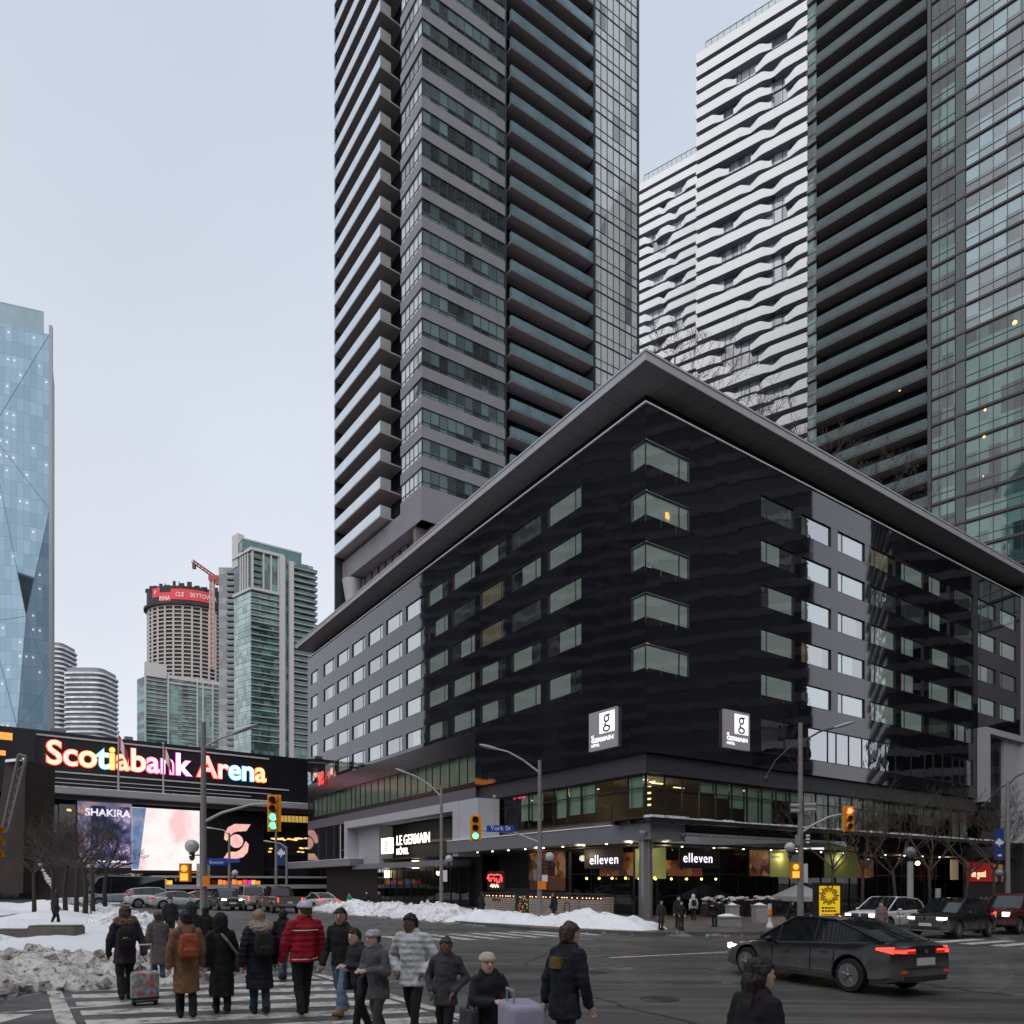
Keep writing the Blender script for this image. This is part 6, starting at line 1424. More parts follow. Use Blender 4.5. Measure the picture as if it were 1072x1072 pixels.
def make_car(name, label, kind, col, group=None, lights='both', plate=True):
    """built at the origin, nose towards +x, wheels on z = 0"""
    T = thing(name, label, {'sedan': 'car', 'suv': 'car', 'pickup': 'truck', 'van': 'van'}[kind], (0, 0, 0), group)
    mp = paint(name+'_paint_'+'_'.join('%d' % (c*999) for c in col), col)
    if kind == 'sedan':
        L, Wd, wr, fx, rx = 4.70, 1.80, .335, 1.40, -1.36
        zb = [(-2.35, .30), (-1.9, .20), (1.9, .18), (2.35, .26)]
        belt = [(-2.35, .86), (-2.0, .93), (-1.0, .90), (.9, .82), (1.7, .74), (2.2, .62), (2.35, .52)]
        top = [(-2.35, .96), (-2.15, 1.03), (-1.55, 1.04), (-1.0, 1.0), (.75, .93), (1.0, .92), (1.8, .80), (2.25, .66), (2.35, .56)]
        hw = [(-2.35, .70), (-2.2, .82), (-1.6, .89), (0, .90), (1.5, .89), (2.05, .80), (2.25, .68), (2.35, .52)]
        cab = [(-1.95, 1.02, .66), (-1.45, 1.20, .62), (-.85, 1.385, .575), (-.2, 1.425, .575), (.25, 1.405, .58), (.72, 1.15, .66), (1.12, .93, .72)]; cb = .78; pillars = (-.42, .55)
    elif kind == 'suv':
        L, Wd, wr, fx, rx = 4.72, 1.92, .375, 1.42, -1.44
        zb = [(-2.36, .42), (-2.0, .28), (2.0, .26), (2.36, .34)]
        belt = [(-2.36, .98), (-1.0, 1.06), (.9, 1.0), (1.8, .96), (2.25, .84), (2.36, .70)]
        top = [(-2.36, 1.10), (-1.6, 1.12), (.8, 1.09), (1.2, 1.08), (2.0, 1.02), (2.28, .90), (2.36, .74)]
        hw = [(-2.36, .80), (-2.2, .90), (-1.4, .95), (0, .95), (1.5, .95), (2.1, .90), (2.28, .80), (2.36, .70)]
        cab = [(-2.28, 1.08, .74), (-2.05, 1.42, .68), (-1.75, 1.60, .64), (-.5, 1.70, .64), (.2, 1.68, .64), (.55, 1.50, .69), (1.22, 1.08, .76)]; cb = .84; pillars = (-1.25, -.30, .42)
    elif kind == 'pickup':
        L, Wd, wr, fx, rx = 5.7, 2.0, .40, 1.85, -1.75
        zb = [(-2.85, .52), (-2.4, .40), (2.4, .36), (2.85, .42)]
        belt = [(-2.85, 1.16), (2.0, 1.14), (2.7, 1.06), (2.85, .9)]
        top = [(-2.85, 1.20), (-.95, 1.22), (1.1, 1.24), (2.5, 1.18), (2.78, 1.06), (2.85, .95)]
        hw = [(-2.85, .94), (-2.6, .98), (0, 1.0), (2.4, 1.0), (2.75, .95), (2.85, .9)]
        cab = [(-.95, 1.20, .80), (-.85, 1.75, .70), (-.6, 1.88, .68), (.3, 1.92, .68), (.6, 1.80, .70), (1.35, 1.22, .82)]; cb = .90; pillars = (-.1, .5)
    else:
        L, Wd, wr, fx, rx = 6.2, 2.1, .38, 2.1, -1.9
        zb = [(-3.1, .4), (3.1, .36)]; belt = [(-3.1, 1.3), (3.1, 1.0)]; top = [(-3.1, 1.4), (2.6, 1.35), (3.1, 1.1)]
        hw = [(-3.1, .98), (2.6, 1.0), (3.1, .85)]; cab = [(-3.08, 1.38, .94), (-3.0, 2.6, .88), (1.6, 2.65, .86), (2.1, 2.5, .86), (2.85, 1.35, .92)]; cb = .95; pillars = (1.2,)
    n = 44; rings = []
    for i in range(n+1):
        x = -L/2+L*i/n; w_ = interp(hw, x); z0 = interp(zb, x); zB = interp(belt, x); zt = interp(top, x)
        half = [(w_*.55, z0), (w_*.90, z0+.02), (w_*.985, z0+.12), (w_*1.0, z0+(zB-z0)*.45), (w_*.985, zB-.12), (w_*.965, zB-.03), (w_*.90, zB+(zt-zB)*.45), (w_*.72, zt-.015), (w_*.35, zt+.01)]
        ring = [(x, -y, z) for y, z in half]+[(x, y, z) for y, z in reversed(half)]
        rings.append(ring)
    mb = MB(); mb.loft([list(reversed(r)) for r in rings]); me = mb.mesh('body', [mp])
    bo = bpy.data.objects.new('tmpb', me); TMP.collection.objects.link(bo)
    cut = MB()
    for x in (fx, rx):
        for s in (-1, 1): cut.tube([(x, s*(Wd/2-.34), wr), (x, s*(Wd/2+.3), wr)], wr+.075, 28)
    if kind == 'pickup': cut.box(-2.76, -1.02, -.82, .82, .75, 1.5)
    co = bpy.data.objects.new('tmpc', cut.mesh('cut', [M_trim])); TMP.collection.objects.link(co)
    bm = bo.modifiers.new('b', 'BOOLEAN'); bm.object = co; bm.operation = 'DIFFERENCE'; bm.solver = 'EXACT'; bm.material_mode = 'TRANSFER' if hasattr(bm, 'material_mode') else None
    me2 = evalmesh(bo); bpy.data.objects.remove(bo); bpy.data.objects.remove(co)
    me2.shade_smooth(); me2.set_sharp_from_angle(angle=R_(28)); me2.name = 'body'
    if not me2.materials: me2.materials.append(mp)
    body = bpy.data.objects.new('body', me2); COL.objects.link(body); body.parent = T
    # cabin: roof skin, side windows, windscreens, pillars
    side = []
    for x, z, y in cab:
        side.append((x, z, y))
    def ybelt(x): return min(cb, interp(hw, x)*.93)
    roofR = []
    for i, (x, z, y) in enumerate(cab): roofR.append([(x, -y, z), (x, -y*.6, z+.022), (x, 0, z+.03), (x, y*.6, z+.022), (x, y, z)])
    zmax = max(c[1] for c in cab); hi = [i for i, c in enumerate(cab) if c[1] > zmax-.12 if True]
    i0, i1 = hi[0], hi[-1]
    def stripm(idx, nm, m, par, lift=0.0):
        mb = MB(); mb.smooth = True
        for a in idx: 
            A, B = roofR[a], roofR[a+1]; k = len(A)
            mb.add([Vector(p)+Vector((0, 0, lift)) for p in A+B], [(j, k+j, k+j+1, j+1) for j in range(k-1)])
        mb.f = [tuple(reversed(f)) for f in mb.f]; return mb.build(nm, m, par)
    # smooth sub-stations for the roof
    stripm(range(i0, i1), 'roof', mp, T, .004)
    stripm(range(0, i0), 'rear_window', mp if kind == 'van' else M_cglass, T); stripm(range(i1, len(cab)-1), 'windscreen', M_cglass, T)
    for s in (-1, 1):
        mb = MB(); lo = []; up = []
        for x, z, y in cab: zb_ = min(z-.005, interp(belt, x)-.02); up.append((x, s*y, z)); lo.append((x, s*ybelt(x), zb_))
        k = len(up); f = [(i, i+1, k+i+1, k+i) for i in range(k-1)]
        if s > 0: f = [tuple(reversed(q)) for q in f]
        mb.smooth = True; mb.add(lo+up, f); mb.build('side_window', M_cglass, T)
        mb = MB()
        def onside(x, t):
            for a in range(len(cab)-1):
                if cab[a][0] <= x <= cab[a+1][0]:
                    u = (x-cab[a][0])/(cab[a+1][0]-cab[a][0]); z = cab[a][1]+(cab[a+1][1]-cab[a][1])*u; y = cab[a][2]+(cab[a+1][2]-cab[a][2])*u
                    zl = min(z-.005, interp(belt, x)-.02); return Vector((x, s*(ybelt(x)+(y-ybelt(x))*t), zl+(z-zl)*t))
        for x in pillars: mb.tube([onside(x, .02)+Vector((0, s*.004, 0)), onside(x, .98)+Vector((0, s*.004, 0))], .03, 6)
        mb.build('pillar', M_trim, T)
        mb = MB(); fr_ = [Vector((x, s*(y+.004), z+.004)) for x, z, y in cab]; mb.tube(fr_, .032, 6); mb.build('roof_rail', mp, T)
        mb = MB(); bl = [Vector((x, s*(ybelt(x)+.006), interp(belt, x)-.005)) for x in [cab[0][0]+(cab[-1][0]-cab[0][0])*i/10 for i in range(11)]]; mb.tube(bl, .012, 5); mb.build('belt_trim', M_rim if kind != 'pickup' else M_trim, T)
        mb = MB(); mx0 = cab[-1][0]-.52; c = Vector((mx0, s*(interp(hw, mx0)+.10), interp(belt, mx0)+.10)); mb.smooth = True; mb.ball(c, .1, 10, (.75, 1.1, .75)); mb.smooth = False; mb.tube([c-Vector((0, s*.08, .02)), c-Vector((0, s*.2, .07))], .025, 5); mb.build('mirror', mp, T)
        # door seams and handles
        mb = MB()
        for x in ((-.42, .62, -1.0) if kind == 'sedan' else (-.45, .55, -1.15) if kind == 'suv' else (-.9, .1, 1.05)):
            w_ = interp(hw, x); mb.tube([(x, s*(w_*1.0+.001), .36), (x, s*(w_*1.0+.002), .62), (x, s*(w_*.985+.003), interp(belt, x)-.08)], .010, 4)
        w_ = interp(hw, 0); mb.tube([(-1.0, s*(w_+.001), .36), (.95, s*(w_+.001), .34)], .008, 4); mb.build('door_seam', M_trim, T)
        for x in ((-.75, .25) if kind != 'pickup' else (-.75, .2)): mb = MB(); mb.box(x-.1, x+.1, s*interp(hw, x)*.985-.012, s*interp(hw, x)*.985+.02, interp(belt, x)-.16, interp(belt, x)-.13); mb.build('handle', mp if kind == 'sedan' else M_trim, T)
    # wheels
    for x in (fx, rx):
        for s in (-1, 1):
            y = s*(Wd/2-.12); hwid = .105
            mb = MB(); mb.smooth = True; prof = [(wr*.66, -hwid), (wr*.93, -hwid), (wr, -hwid*.6), (wr, hwid*.6), (wr*.93, hwid), (wr*.66, hwid)]; mb.lathe(prof, (x, y, wr), 28, 'y'); ty = mb.build('wheel', M_tyre, T, sharp=40)
            mb = MB(); mb.lathe([(wr*.70, -.06), (wr*.70, .02)], (x, y+s*.05, wr), 24, 'y'); mb.build('rim_back', M_trim, ty)
            mb = MB(); ns = 5; yo = y+s*(hwid+.004); yi = y+s*.07
            mb.lathe([(wr*.64, -.012), (wr*.70, -.012), (wr*.70, .012), (wr*.64, .012)], (x, yo, wr), 24, 'y')
            for k in range(ns):
                for da in (-.16, .16):
                    a = 2*math.pi*k/ns+.3; p0 = Vector((x+.05*math.cos(a), yo, wr+.05*math.sin(a))); p1 = Vector((x+wr*.66*math.cos(a+da), yo-s*.01, wr+wr*.66*math.sin(a+da))); mb.tube([p0, p1], [.028, .020], 5)
            mb.ball((x, yo, wr), .05, 8); mb.build('rim', M_rim, ty)
    # front: grille, lamps, bumper; rear: lamps, plate, bumper
    X1 = L/2; zf = interp(top, X1-.12)
    def onfront(y, z, push=.012, rear=False):
        # find x on the body skin for a given half width
        best = None
        for i in range(200):
            x = (X1-i*.004) if not rear else (-X1+i*.004)
            if interp(hw, x)*.96 >= abs(y): best = x; break
        return best+(push if not rear else -push)
    def patch(y0, y1, z0, z1, nm, m, rear=False, par=None, n=8, push=.012, slant=0.0):
        mb = MB(); A = []; B = []
        for i in range(n+1):
            y = y0+(y1-y0)*i/n; x = onfront(y, z0, push, rear); dx = slant if not rear else -slant
            A.append((x, y, z0)); B.append((x-dx, y, z1))
        sgn = -.05 if not rear else .05
        A2 = [(x+sgn, y, z) for x, y, z in A]; B2 = [(x+sgn, y, z) for x, y, z in B]; k = n+1
        mb.loft([[A[i], B[i], B2[i], A2[i]] for i in range(k)]); return mb.build(nm, m, par or T)
    if kind in ('sedan', 'suv'):
        hz = .60 if kind == 'sedan' else .80
        for s in (-1, 1): patch(s*.46, s*.80, hz, hz+.11, 'headlight', M_head if lights in ('both', 'front') else M_rim)
        if kind == 'suv':
            for s in (-1, 1):
                g = patch(s*.06, s*.42, .64, .92, 'grille', M_trim)
                mb = MB()
                for i in range(6): y = s*(.09+.06*i); x = onfront(y, .7, .02); mb.box(x-.02, x+.01, y-.008, y+.008, .66, .90)
                mb.box(onfront(.24, .7, .02)-.02, onfront(.24, .7, .02)+.015, min(s*.06, s*.42), max(s*.06, s*.42), .905, .935); mb.build('chrome_bars', M_rim, g)
            patch(-.6, .6, .36, .50, 'lower_grille', M_trim); patch(-.85, .85, .30, .345, 'bumper_trim', M_rim, push=.02)
        else: patch(-.4, .4, .48, .60, 'grille', M_trim); patch(-.62, .62, .26, .42, 'lower_grille', M_trim)
        if plate: mb = MB(); x = onfront(.15, .5, .03); mb.box(x-.02, x, -.26, .26, .52 if kind == 'suv' else .44, .65 if kind == 'suv' else .55); mb.build('number_plate', M_plate_, T)
        tz = .82 if kind == 'sedan' else .98
        for s in (-1, 1):
            patch(s*.30, s*.78, tz, tz+.10, 'taillight', M_taild, True)
            mb = MB(); x = -X1+.12; w_ = interp(hw, x); q = [(-X1+.10, s*(interp(hw, -X1+.10)+.012), tz+.0), (-X1+.42, s*(interp(hw, -X1+.42)+.006), tz+.06), (-X1+.42, s*(interp(hw, -X1+.42)+.0), tz+.10), (-X1+.10, s*(interp(hw, -X1+.10)+.006), tz+.125)]
            q2 = [(p[0], p[1]-s*.05, p[2]) for p in q]; mb.loft([q, q2]); mb.build('taillight', M_tail if lights in ('both', 'rear') else M_taild, T)
            patch(s*.56, s*.77, tz+.015, tz+.075, 'brake_light', M_tail if lights in ('both', 'rear') else M_taild, True, push=.02)
            patch(s*.32, s*.56, tz+.06, tz+.085, 'light_bar', M_tail if lights in ('both', 'rear') else M_taild, True, push=.018)
        patch(-.80, .80, .30, .40, 'rear_bumper', M_trim, True, push=.02)
        for s in (-1, 1): patch(s*.55, s*.74, .46, .50, 'reflector', M_taild, True, push=.016)
        patch(-.78, .78, tz-.28, tz-.265, 'boot_seam', M_trim, True, push=.006); patch(-.05, .05, tz+.01, tz+.08, 'badge', M_rim, True, push=.02); patch(-.26, .26, tz-.22, tz-.08, 'number_plate', M_plate_, True, push=.02)
    elif kind == 'pickup':
        for s in (-1, 1): patch(s*.62, s*.90, .86, 1.06, 'headlight', M_head if lights in ('both', 'front') else M_rim)
        g = patch(-.60, .60, .74, 1.08, 'grille', M_trim); mb = MB(); mb.box(X1-.02, X1+.035, -.6, .6, .88, .93); mb.box(X1-.02, X1+.03, -.6, .6, 1.0, 1.03); mb.build('chrome_bars', M_rim, g)
        patch(-.92, .92, .48, .68, 'bumper', mp, push=.06)
        for s in (-1, 1): patch(s*.80, s*.93, .80, 1.12, 'taillight', M_tail if lights in ('both', 'rear') else M_taild, True)
        patch(-.92, .92, .52, .66, 'rear_bumper', M_rim, True, push=.07); patch(-.18, .18, .72, .84, 'number_plate', M_plate_, True, push=.02)
    else:
        for s in (-1, 1): patch(s*.62, s*.80, .75, .95, 'headlight', M_head if lights in ('both', 'front') else M_rim); patch(s*.80, s*.93, .9, 1.3, 'taillight', M_taild, True)
        patch(-.7, .7, 1.5, 2.4, 'rear_glass', M_cglass, True)
    return T
def put_car(T, x, y, h):
    h = Vector((h[0], h[1], 0)).normalized(); T.location = (x, y, gz(x, y)+.006)
    ex = h; ez = Vector((.0065, .0094, 1)); ez = Vector((.0094, .0065, 1)).normalized(); ey = ez.cross(ex).normalized(); ex = ey.cross(ez)
    T.rotation_euler = Matrix((ex, ey, ez)).transposed().to_euler(); WL[T.name] = tuple(T.location)
H0 = Vector((-.44, .90, 0)).normalized(); rw_ = Vector((6.70, 14.35, 0)); left = Vector((-H0.y, H0.x, 0)); cc_ = rw_+H0*1.36-left*.80
put_car(make_car('sedan_car', 'salt-streaked black sedan turning away in the crossing, tail lamps lit', 'sedan', (.010, .010, .012)), cc_.x, cc_.y, H0)
mb = None
bm_ = Vector((19.6, 32.4, 0))
put_car(make_car('suv_car', 'black suv with twin chrome-barred grille and lit headlights at the right crossing', 'suv', (.010, .010, .011)), bm_.x, bm_.y, -RV)
q = bm_+LV*3.5+RV*1.0; put_car(make_car('suv_car', 'white suv behind the black suv and the yellow poster stand', 'suv', (.62, .62, .64)), q.x, q.y, -RV)
q = bm_+RV*6.6+LV*.1; put_car(make_car('pickup_truck', 'dark red pickup truck facing the crossing at the right edge', 'pickup', (.085, .010, .014)), q.x, q.y, -RV)
q = Vector((17.45, 22.0, 0)); put_car(make_car('sedan_car', 'grey car cut by the right edge, only its lit tail lamp in view', 'sedan', (.05, .05, .055)), q.x, q.y, RV)
q = bm_+LV*3.6+RV*13; put_car(make_car('suv_car', 'dark suv far down the right street behind the pickup', 'suv', (.02, .02, .022)), q.x, q.y, -RV)
for X, y, knd, col, lab, hd, lt in ((291, 54, 'pickup', (.10, .085, .075), 'dark brown pickup truck with red brake lamps on the far street', LV, 'rear'), (262, 58, 'pickup', (.42, .42, .43), 'silver pickup truck left of the brown one, far street', LV, 'rear'), (334, 58, 'sedan', (.55, .55, .57), 'white sedan seen from behind near the hotel entrance', LV, 'rear'),
        (163, 62, 'suv', (.6, .6, .62), 'white suv side on beyond the plaza snow', RV, 'none'), (215, 66, 'sedan', (.35, .012, .012), 'red car behind the tall signal pole', RV, 'none'), (131, 64, 'van', (.22, .27, .31), 'blue-grey delivery van beyond the bare trees', -RV, 'none'), (188, 60, 'sedan', (.45, .46, .48), 'silver car in front of the arena doors, left of the signal pole', RV, 'none'), (236, 58, 'suv', (.03, .03, .03), 'dark suv with dazzling headlights on the far street', -LV, 'front')):
    put_car(make_car({'sedan': 'sedan_car', 'suv': 'suv_car', 'pickup': 'pickup_truck', 'van': 'delivery_van'}[knd], lab, knd, col, 'vehicles on the far street', lt), K(X)*y, y, hd)
# ------------------------------------------------------------------ bare trees
M_bark = mat('wet_bark', (.045, .034, .028), .85, var=.3, scale=6); M_twig = mat('dark_twigs', (.075, .056, .048), .85, var=.2); M_twigb = mat('brown_twigs', (.085, .060, .048), .85, var=.2)
def bare_tree(seed, H, spread, trunk_h, r0, depth=5, nb=(3, 4), thin=.012, upw=.25):
    rnd = random.Random(seed); tr = MB(); cr_ = MB(); tr.smooth = cr_.smooth = True
    def grow(p, d, L, r, lev):
        q = p; pts = [p]; rad = [r]; dd = d.copy(); n = 3
        for i in range(n):
            dd = (dd+Vector((rnd.gauss(0, .16), rnd.gauss(0, .16), rnd.gauss(.03, .10)))).normalized(); q = q+dd*(L/n); pts.append(q); rad.append(max(thin*.55, r*(1-.45*(i+1)/n)))
        (cr_).tube(pts, rad, 5 if lev < 2 else 3, False)
        if lev >= depth: return
        for k in range(rnd.randint(*nb)):
            u = rnd.uniform(.35, 1.0); i = min(n-1, int(u*n)); b = pts[i].lerp(pts[i+1], u*n-i)
            ax = Vector((rnd.gauss(0, 1), rnd.gauss(0, 1), rnd.gauss(0, .6))); nd = (dd*.75+ax.normalized()*.8*spread+Vector((0, 0, upw))).normalized()
            grow(b, nd, L*rnd.uniform(.55, .80), max(thin*.6, rad[i]*.62), lev+1)
    pts = [Vector((0, 0, -.3)), Vector((rnd.gauss(0, .05), rnd.gauss(0, .05), trunk_h*.5)), Vector((rnd.gauss(0, .1), rnd.gauss(0, .1), trunk_h))]
    tr.tube(pts, [r0*1.2, r0*.9, r0*.75], 9)
    for k in range(5):
        a = 2*math.pi*k/5+rnd.uniform(-.4, .4); nd = Vector((math.cos(a)*spread, math.sin(a)*spread, rnd.uniform(.6, 1.3))).normalized()
        grow(pts[2]-Vector((0, 0, rnd.uniform(0, .35))), nd, (H-trunk_h)*.42, r0*.5, 1)
    return tr, cr_
protos = {}
def tree(key, x, y, z, s, rot, label, group, name='bare_tree'):
    if key not in protos:
        seed, H, sp, th, r0, dp, nb_, thin, tm = key
        t_, c_ = bare_tree(seed, H, sp, th, r0, dp, nb_, thin)
        T = thing(name, label, 'tree', (0, 0, 0), group); t_.build('trunk', M_bark, T); c_.build('crown', {'d': M_twig, 'b': M_twigb}[tm], T); protos[key] = T
    else:
        T = copy_tree(protos[key]); T['label'] = label
        if group: T['group'] = group
    T.location = (x, y, z); T.scale = (s, s, s); T.rotation_euler = (0, 0, rot); return T
kA = (1, 6.8, .95, 2.9, .13, 6, (2, 3), .012, 'd'); kA2 = (4, 6.8, 1.0, 2.8, .12, 6, (2, 3), .012, 'd')
for i, (X, y, s, rot, lab) in enumerate(((56, 44, 1.0, 1.0, 'leftmost bare tree of the plaza row, next to the leaning pylon'), (69, 43, .95, 2.2, 'bare plaza tree, second in the row from the pylon'), (80, 41.5, 1.0, 3.9, 'bare plaza tree, third in the row from the pylon'), (89, 38, .95, 5.0, 'bare plaza tree with nearest trunk left of the suitcase woman'), (97, 37, .9, .4, 'bare plaza tree nearest the woman with the suitcase'), (111, 42, .92, 2.9, 'bare plaza tree directly before the video poster'), (36, 40, .9, 1.9, 'bare tree at the far left of the plaza'))):
    x = K(X)*y; tree(kA if i % 2 else kA2, x, y, gz(x, y)+.3, s, rot, lab, 'bare trees on the plaza')
kB = (7, 8.8, .75, 3.0, .10, 6, (2, 3), .012, 'b'); kB2 = (9, 8.2, .8, 2.8, .10, 6, (2, 3), .012, 'b')
for i, (X, y, s, rot, lab) in enumerate(((872, 45, 1.0, .3, 'bare street tree first right of the red signal'), (903, 46, .95, 1.9, 'bare street tree between red signal and globe lamp post'), (936, 47.5, 1.0, 3.0, 'bare street tree just left of the globe lamp post'), (973, 49, 1.0, 4.4, 'bare street tree just right of the globe lamp post'), (1012, 51, 1.05, 5.6, 'bare street tree before the red sign board'), (1040, 50, 1.0, 2.4, 'bare street tree beside the blue banner pole'))):
    x = K(X)*y; tree(kB if i % 2 else kB2, x, y, gz(x, y)+.15, s*1.18, rot, lab, 'bare street trees along the right street')
kC = (15, 5.2, .75, 1.0, .08, 6, (2, 3), .011, 'b'); kC2 = (17, 5.0, .8, 1.0, .08, 6, (2, 3), .011, 'b')
for i, u in enumerate((-2.0, 2.0, 6.0, 10.5, 15, 20, 25, 30)):
    q = C0+RV*(u+7)+LV*(2.2+(i % 2)*1.2)
    lab = 'bare terrace tree on the hotel roof, ' + ['leftmost, over the corner', 'second from the corner', 'third from the corner', 'fourth from the corner', 'fifth from the corner', 'sixth from the corner', 'seventh from the corner', 'farthest from the corner'][i]
    tree(kC if i % 2 else kC2, q.x, q.y, 34.4, 1.42+.16*math.sin(i*2.3), i*1.3, lab, 'bare trees on the roof terrace')
# ------------------------------------------------------------------ people
M_hair = [mat('hair_dark', (.018, .012, .010), .6, var=.2, scale=20), mat('hair_brown', (.06, .035, .02), .6, var=.2, scale=20), mat('hair_fair', (.30, .22, .13), .6, var=.2, scale=20)]
SKIN = [mat('skin_light', (.62, .41, .32), .5, var=.06, scale=8), mat('skin_dark', (.17, .09, .06), .5, var=.06, scale=8), mat('skin_mid', (.42, .25, .18), .5, var=.06, scale=8)]
def cloth(name, col, **k): return mat('cloth_'+name, col, .85, var=.22, scale=7, bump=.5, bscale=26, **k)
M_eye = mat('eye_dark', (.012, .01, .01), .2); M_lip = mat('lips', (.30, .10, .09), .5)
PC = [0]
def person(label, X, y, Yhead, face, top='jacket', tc=(.02, .02, .022), legs=(.015, .015, .018), shoes=(.015, .014, .014), head='hair', hc=0, skin=0, stride=.6, arms='swing', lean=0.0, bag=None, bagc=(.012, .012, .014), hoodc=None, hair_long=False, headturn=0.0, extra=None, vox=.017, bulk=1.0, group='people crossing at the corner', sidewalk=0.0, skirt=None):
    """a walking or standing adult: one continuous body (head, hands, limbs) with clothes as parts; +y is forward"""
    PC[0] += 1; rnd = random.Random(PC[0]*17)
    x = K(X)*y; g = gz(x, y)+sidewalk; H = max(1.32, min(1.92, ZY(Yhead, y)-g-{'hat': .10, 'hood': .04}.get(head, .01)))
    T = thing('person', label, 'person', (0, 0, 0), group)
    h = lambda f: f*H
    hipz, kz, az = h(.515), h(.285), h(.048); shz = h(.815); s = stride
    lx = rnd.uniform(-.045, .045); off = lambda z: Vector((lx*max(0, z-hipz), lean*max(0, z-hipz), 0))
    fz = lambda v: Vector(v)+off(v[2])
    hip = [Vector((-.085*H*.62, 0, hipz)), Vector((.085*H*.62, 0, hipz))]
    sway = rnd.uniform(-.02, .02); s = s*rnd.uniform(.8, 1.25) if s > .05 else s
    lead = rnd.choice([0, 1]); ft = []; kn = []; an = []
    for i in (0, 1):
        d = 1 if i == lead else -1
        if s < .05: kn.append(hip[i]*1.0+Vector((0, .01, kz-hipz))); an.append(Vector((hip[i].x, -.02, az))); ft.append(Vector((hip[i].x+.02*(1 if i else -1), .13, .03)))
        elif d > 0: kn.append(Vector((hip[i].x*.9, .13*s*H*.75, kz+.012))); an.append(Vector((hip[i].x*.8, .20*s*H*.75, az))); ft.append(an[-1]+Vector((0, .145, -.012+.02)))
        else: kn.append(Vector((hip[i].x*.9, -.03*s*H, kz))); an.append(Vector((hip[i].x*.8, -.23*s*H*.8, az+.06*s))); ft.append(an[-1]+Vector((0, .12, -.055*s-.02)))
    sh = [fz((-.098*H*bulk, 0, shz)), fz((.098*H*bulk, 0, shz))]; el = []; wr = []
    for i in (0, 1):
        sg = -1 if i == 0 else 1; fw = (-1 if i == lead else 1)*s
        if arms == 'swing' or (arms == 'bag' and i == 0) or (arms == 'pull' and i == 0): e = fz((sg*.145*H*bulk, .05*fw, h(.64))); w_ = fz((sg*.15*H*bulk, .05+.14*fw, h(.49)))
        elif arms == 'pocket': e = fz((sg*.175*H*bulk, -.06, h(.64))); w_ = fz((sg*.11*H*bulk, .10, h(.53)))
        elif arms == 'fold' or arms == 'carry': e = fz((sg*.15*H*bulk, .03, h(.65))); w_ = fz((sg*.05*H, .22, h(.66)))
        elif arms == 'phone': e = fz((sg*.14*H*bulk, .06, h(.65))); w_ = fz((sg*.05*H, .25, h(.72)))
        elif arms == 'pull': e = fz((sg*.155*H, -.05, h(.64))); w_ = fz((sg*.17*H, -.16, h(.49)))
        elif arms == 'lean': e = fz((sg*.14*H, .15, h(.68))); w_ = fz((sg*.10*H, .33, h(.62)))
        else: e = fz((sg*.15*H*bulk, 0, h(.63))); w_ = fz((sg*.15*H*bulk, .05, h(.48)))
        el.append(e); wr.append(w_)
    headturn = headturn or rnd.uniform(-.45, .45); hc_ = fz((rnd.uniform(-.018, .018), .015+rnd.uniform(-.01, .02), h(.932))); hr = h(.0655)
    # body
    mb = MB()
    nk = fz((0, 0, h(.84))); mb.capsule(nk, hc_-Vector((0, .01, .03)), h(.034), h(.034), 10)
    Rt = Matrix.Rotation(headturn, 3, 'Z'); Hd = lambda a, b, c: hc_+Rt @ Vector((a, b, c))
    rings = []
    for t, wx, wy, cy in ((-1.12, .34, .38, .25), (-.95, .62, .62, .2), (-.6, .86, .88, .1), (-.2, .96, 1.04, .02), (.2, 1.0, 1.12, -.05), (.6, .90, 1.0, -.08), (.9, .58, .64, -.08), (1.05, .2, .22, -.08)):
        rings.append([Hd(hr*.76*wx*math.cos(2*math.pi*j/14), hr*(cy*.9+.90*wy*math.sin(2*math.pi*j/14)), hr*1.10*t) for j in range(14)])
    mb.loft(rings); mb.capsule(Hd(0, hr*.90, hr*.15), Hd(0, hr*1.10, -hr*.18), hr*.10, hr*.15, 8)
    for sg in (-1, 1): mb.ball(Hd(sg*hr*.76, -hr*.05, 0), hr*.22, 8, (.5, .8, 1.2))
    tors = [(.50, .088, .062), (.56, .085, .06), (.62, .078, .056), (.70, .092, .064), (.78, .102, .062), (.82, .07, .05), (.84, .035, .035)]
    mb.loft([[fz((h(a)*math.cos(2*math.pi*j/16), h(b)*math.sin(2*math.pi*j/16), h(z))) for j in range(16)] for z, a, b in tors])
    for i in (0, 1):
        mb.capsule(sh[i]*.95+Vector((0, 0, shz*.05-.02)), el[i], h(.026), h(.022)); mb.capsule(el[i], wr[i], h(.022), h(.016))
        mb.capsule(hip[i], kn[i], h(.046), h(.032)); mb.capsule(kn[i], an[i], h(.031), h(.021)); mb.capsule(an[i], ft[i], h(.022), h(.018))
        d = (wr[i]-el[i]).normalized(); mb.capsule(wr[i], wr[i]+d*.07, h(.017), h(.021), 8)
    me = remesh(mb, .013, 2); bmx = bmesh.new(); bmx.from_mesh(me); bpy.data.meshes.remove(me)
    fb = MB()
    for i in (0, 1):                                        # fingers and thumb, curled
        d = (wr[i]-el[i]).normalized(); sidev = Vector((0, 1, 0))-d*d.y; sidev = sidev.normalized() if sidev.length > .1 else Vector((0, 0, 1)); inw = d.cross(sidev)*(-1 if i == 0 else 1)
        pb = wr[i]+d*.08
        for k, ln in enumerate((.030, .036, .034, .026)):
            b_ = pb+sidev*(.027-.018*k); m_ = b_+d*ln+inw*.006; e_ = m_+d*ln*.6+inw*.022; fb.capsule(b_-d*.02, m_, .0095, .0088, 6); fb.capsule(m_, e_, .0088, .0075, 6)
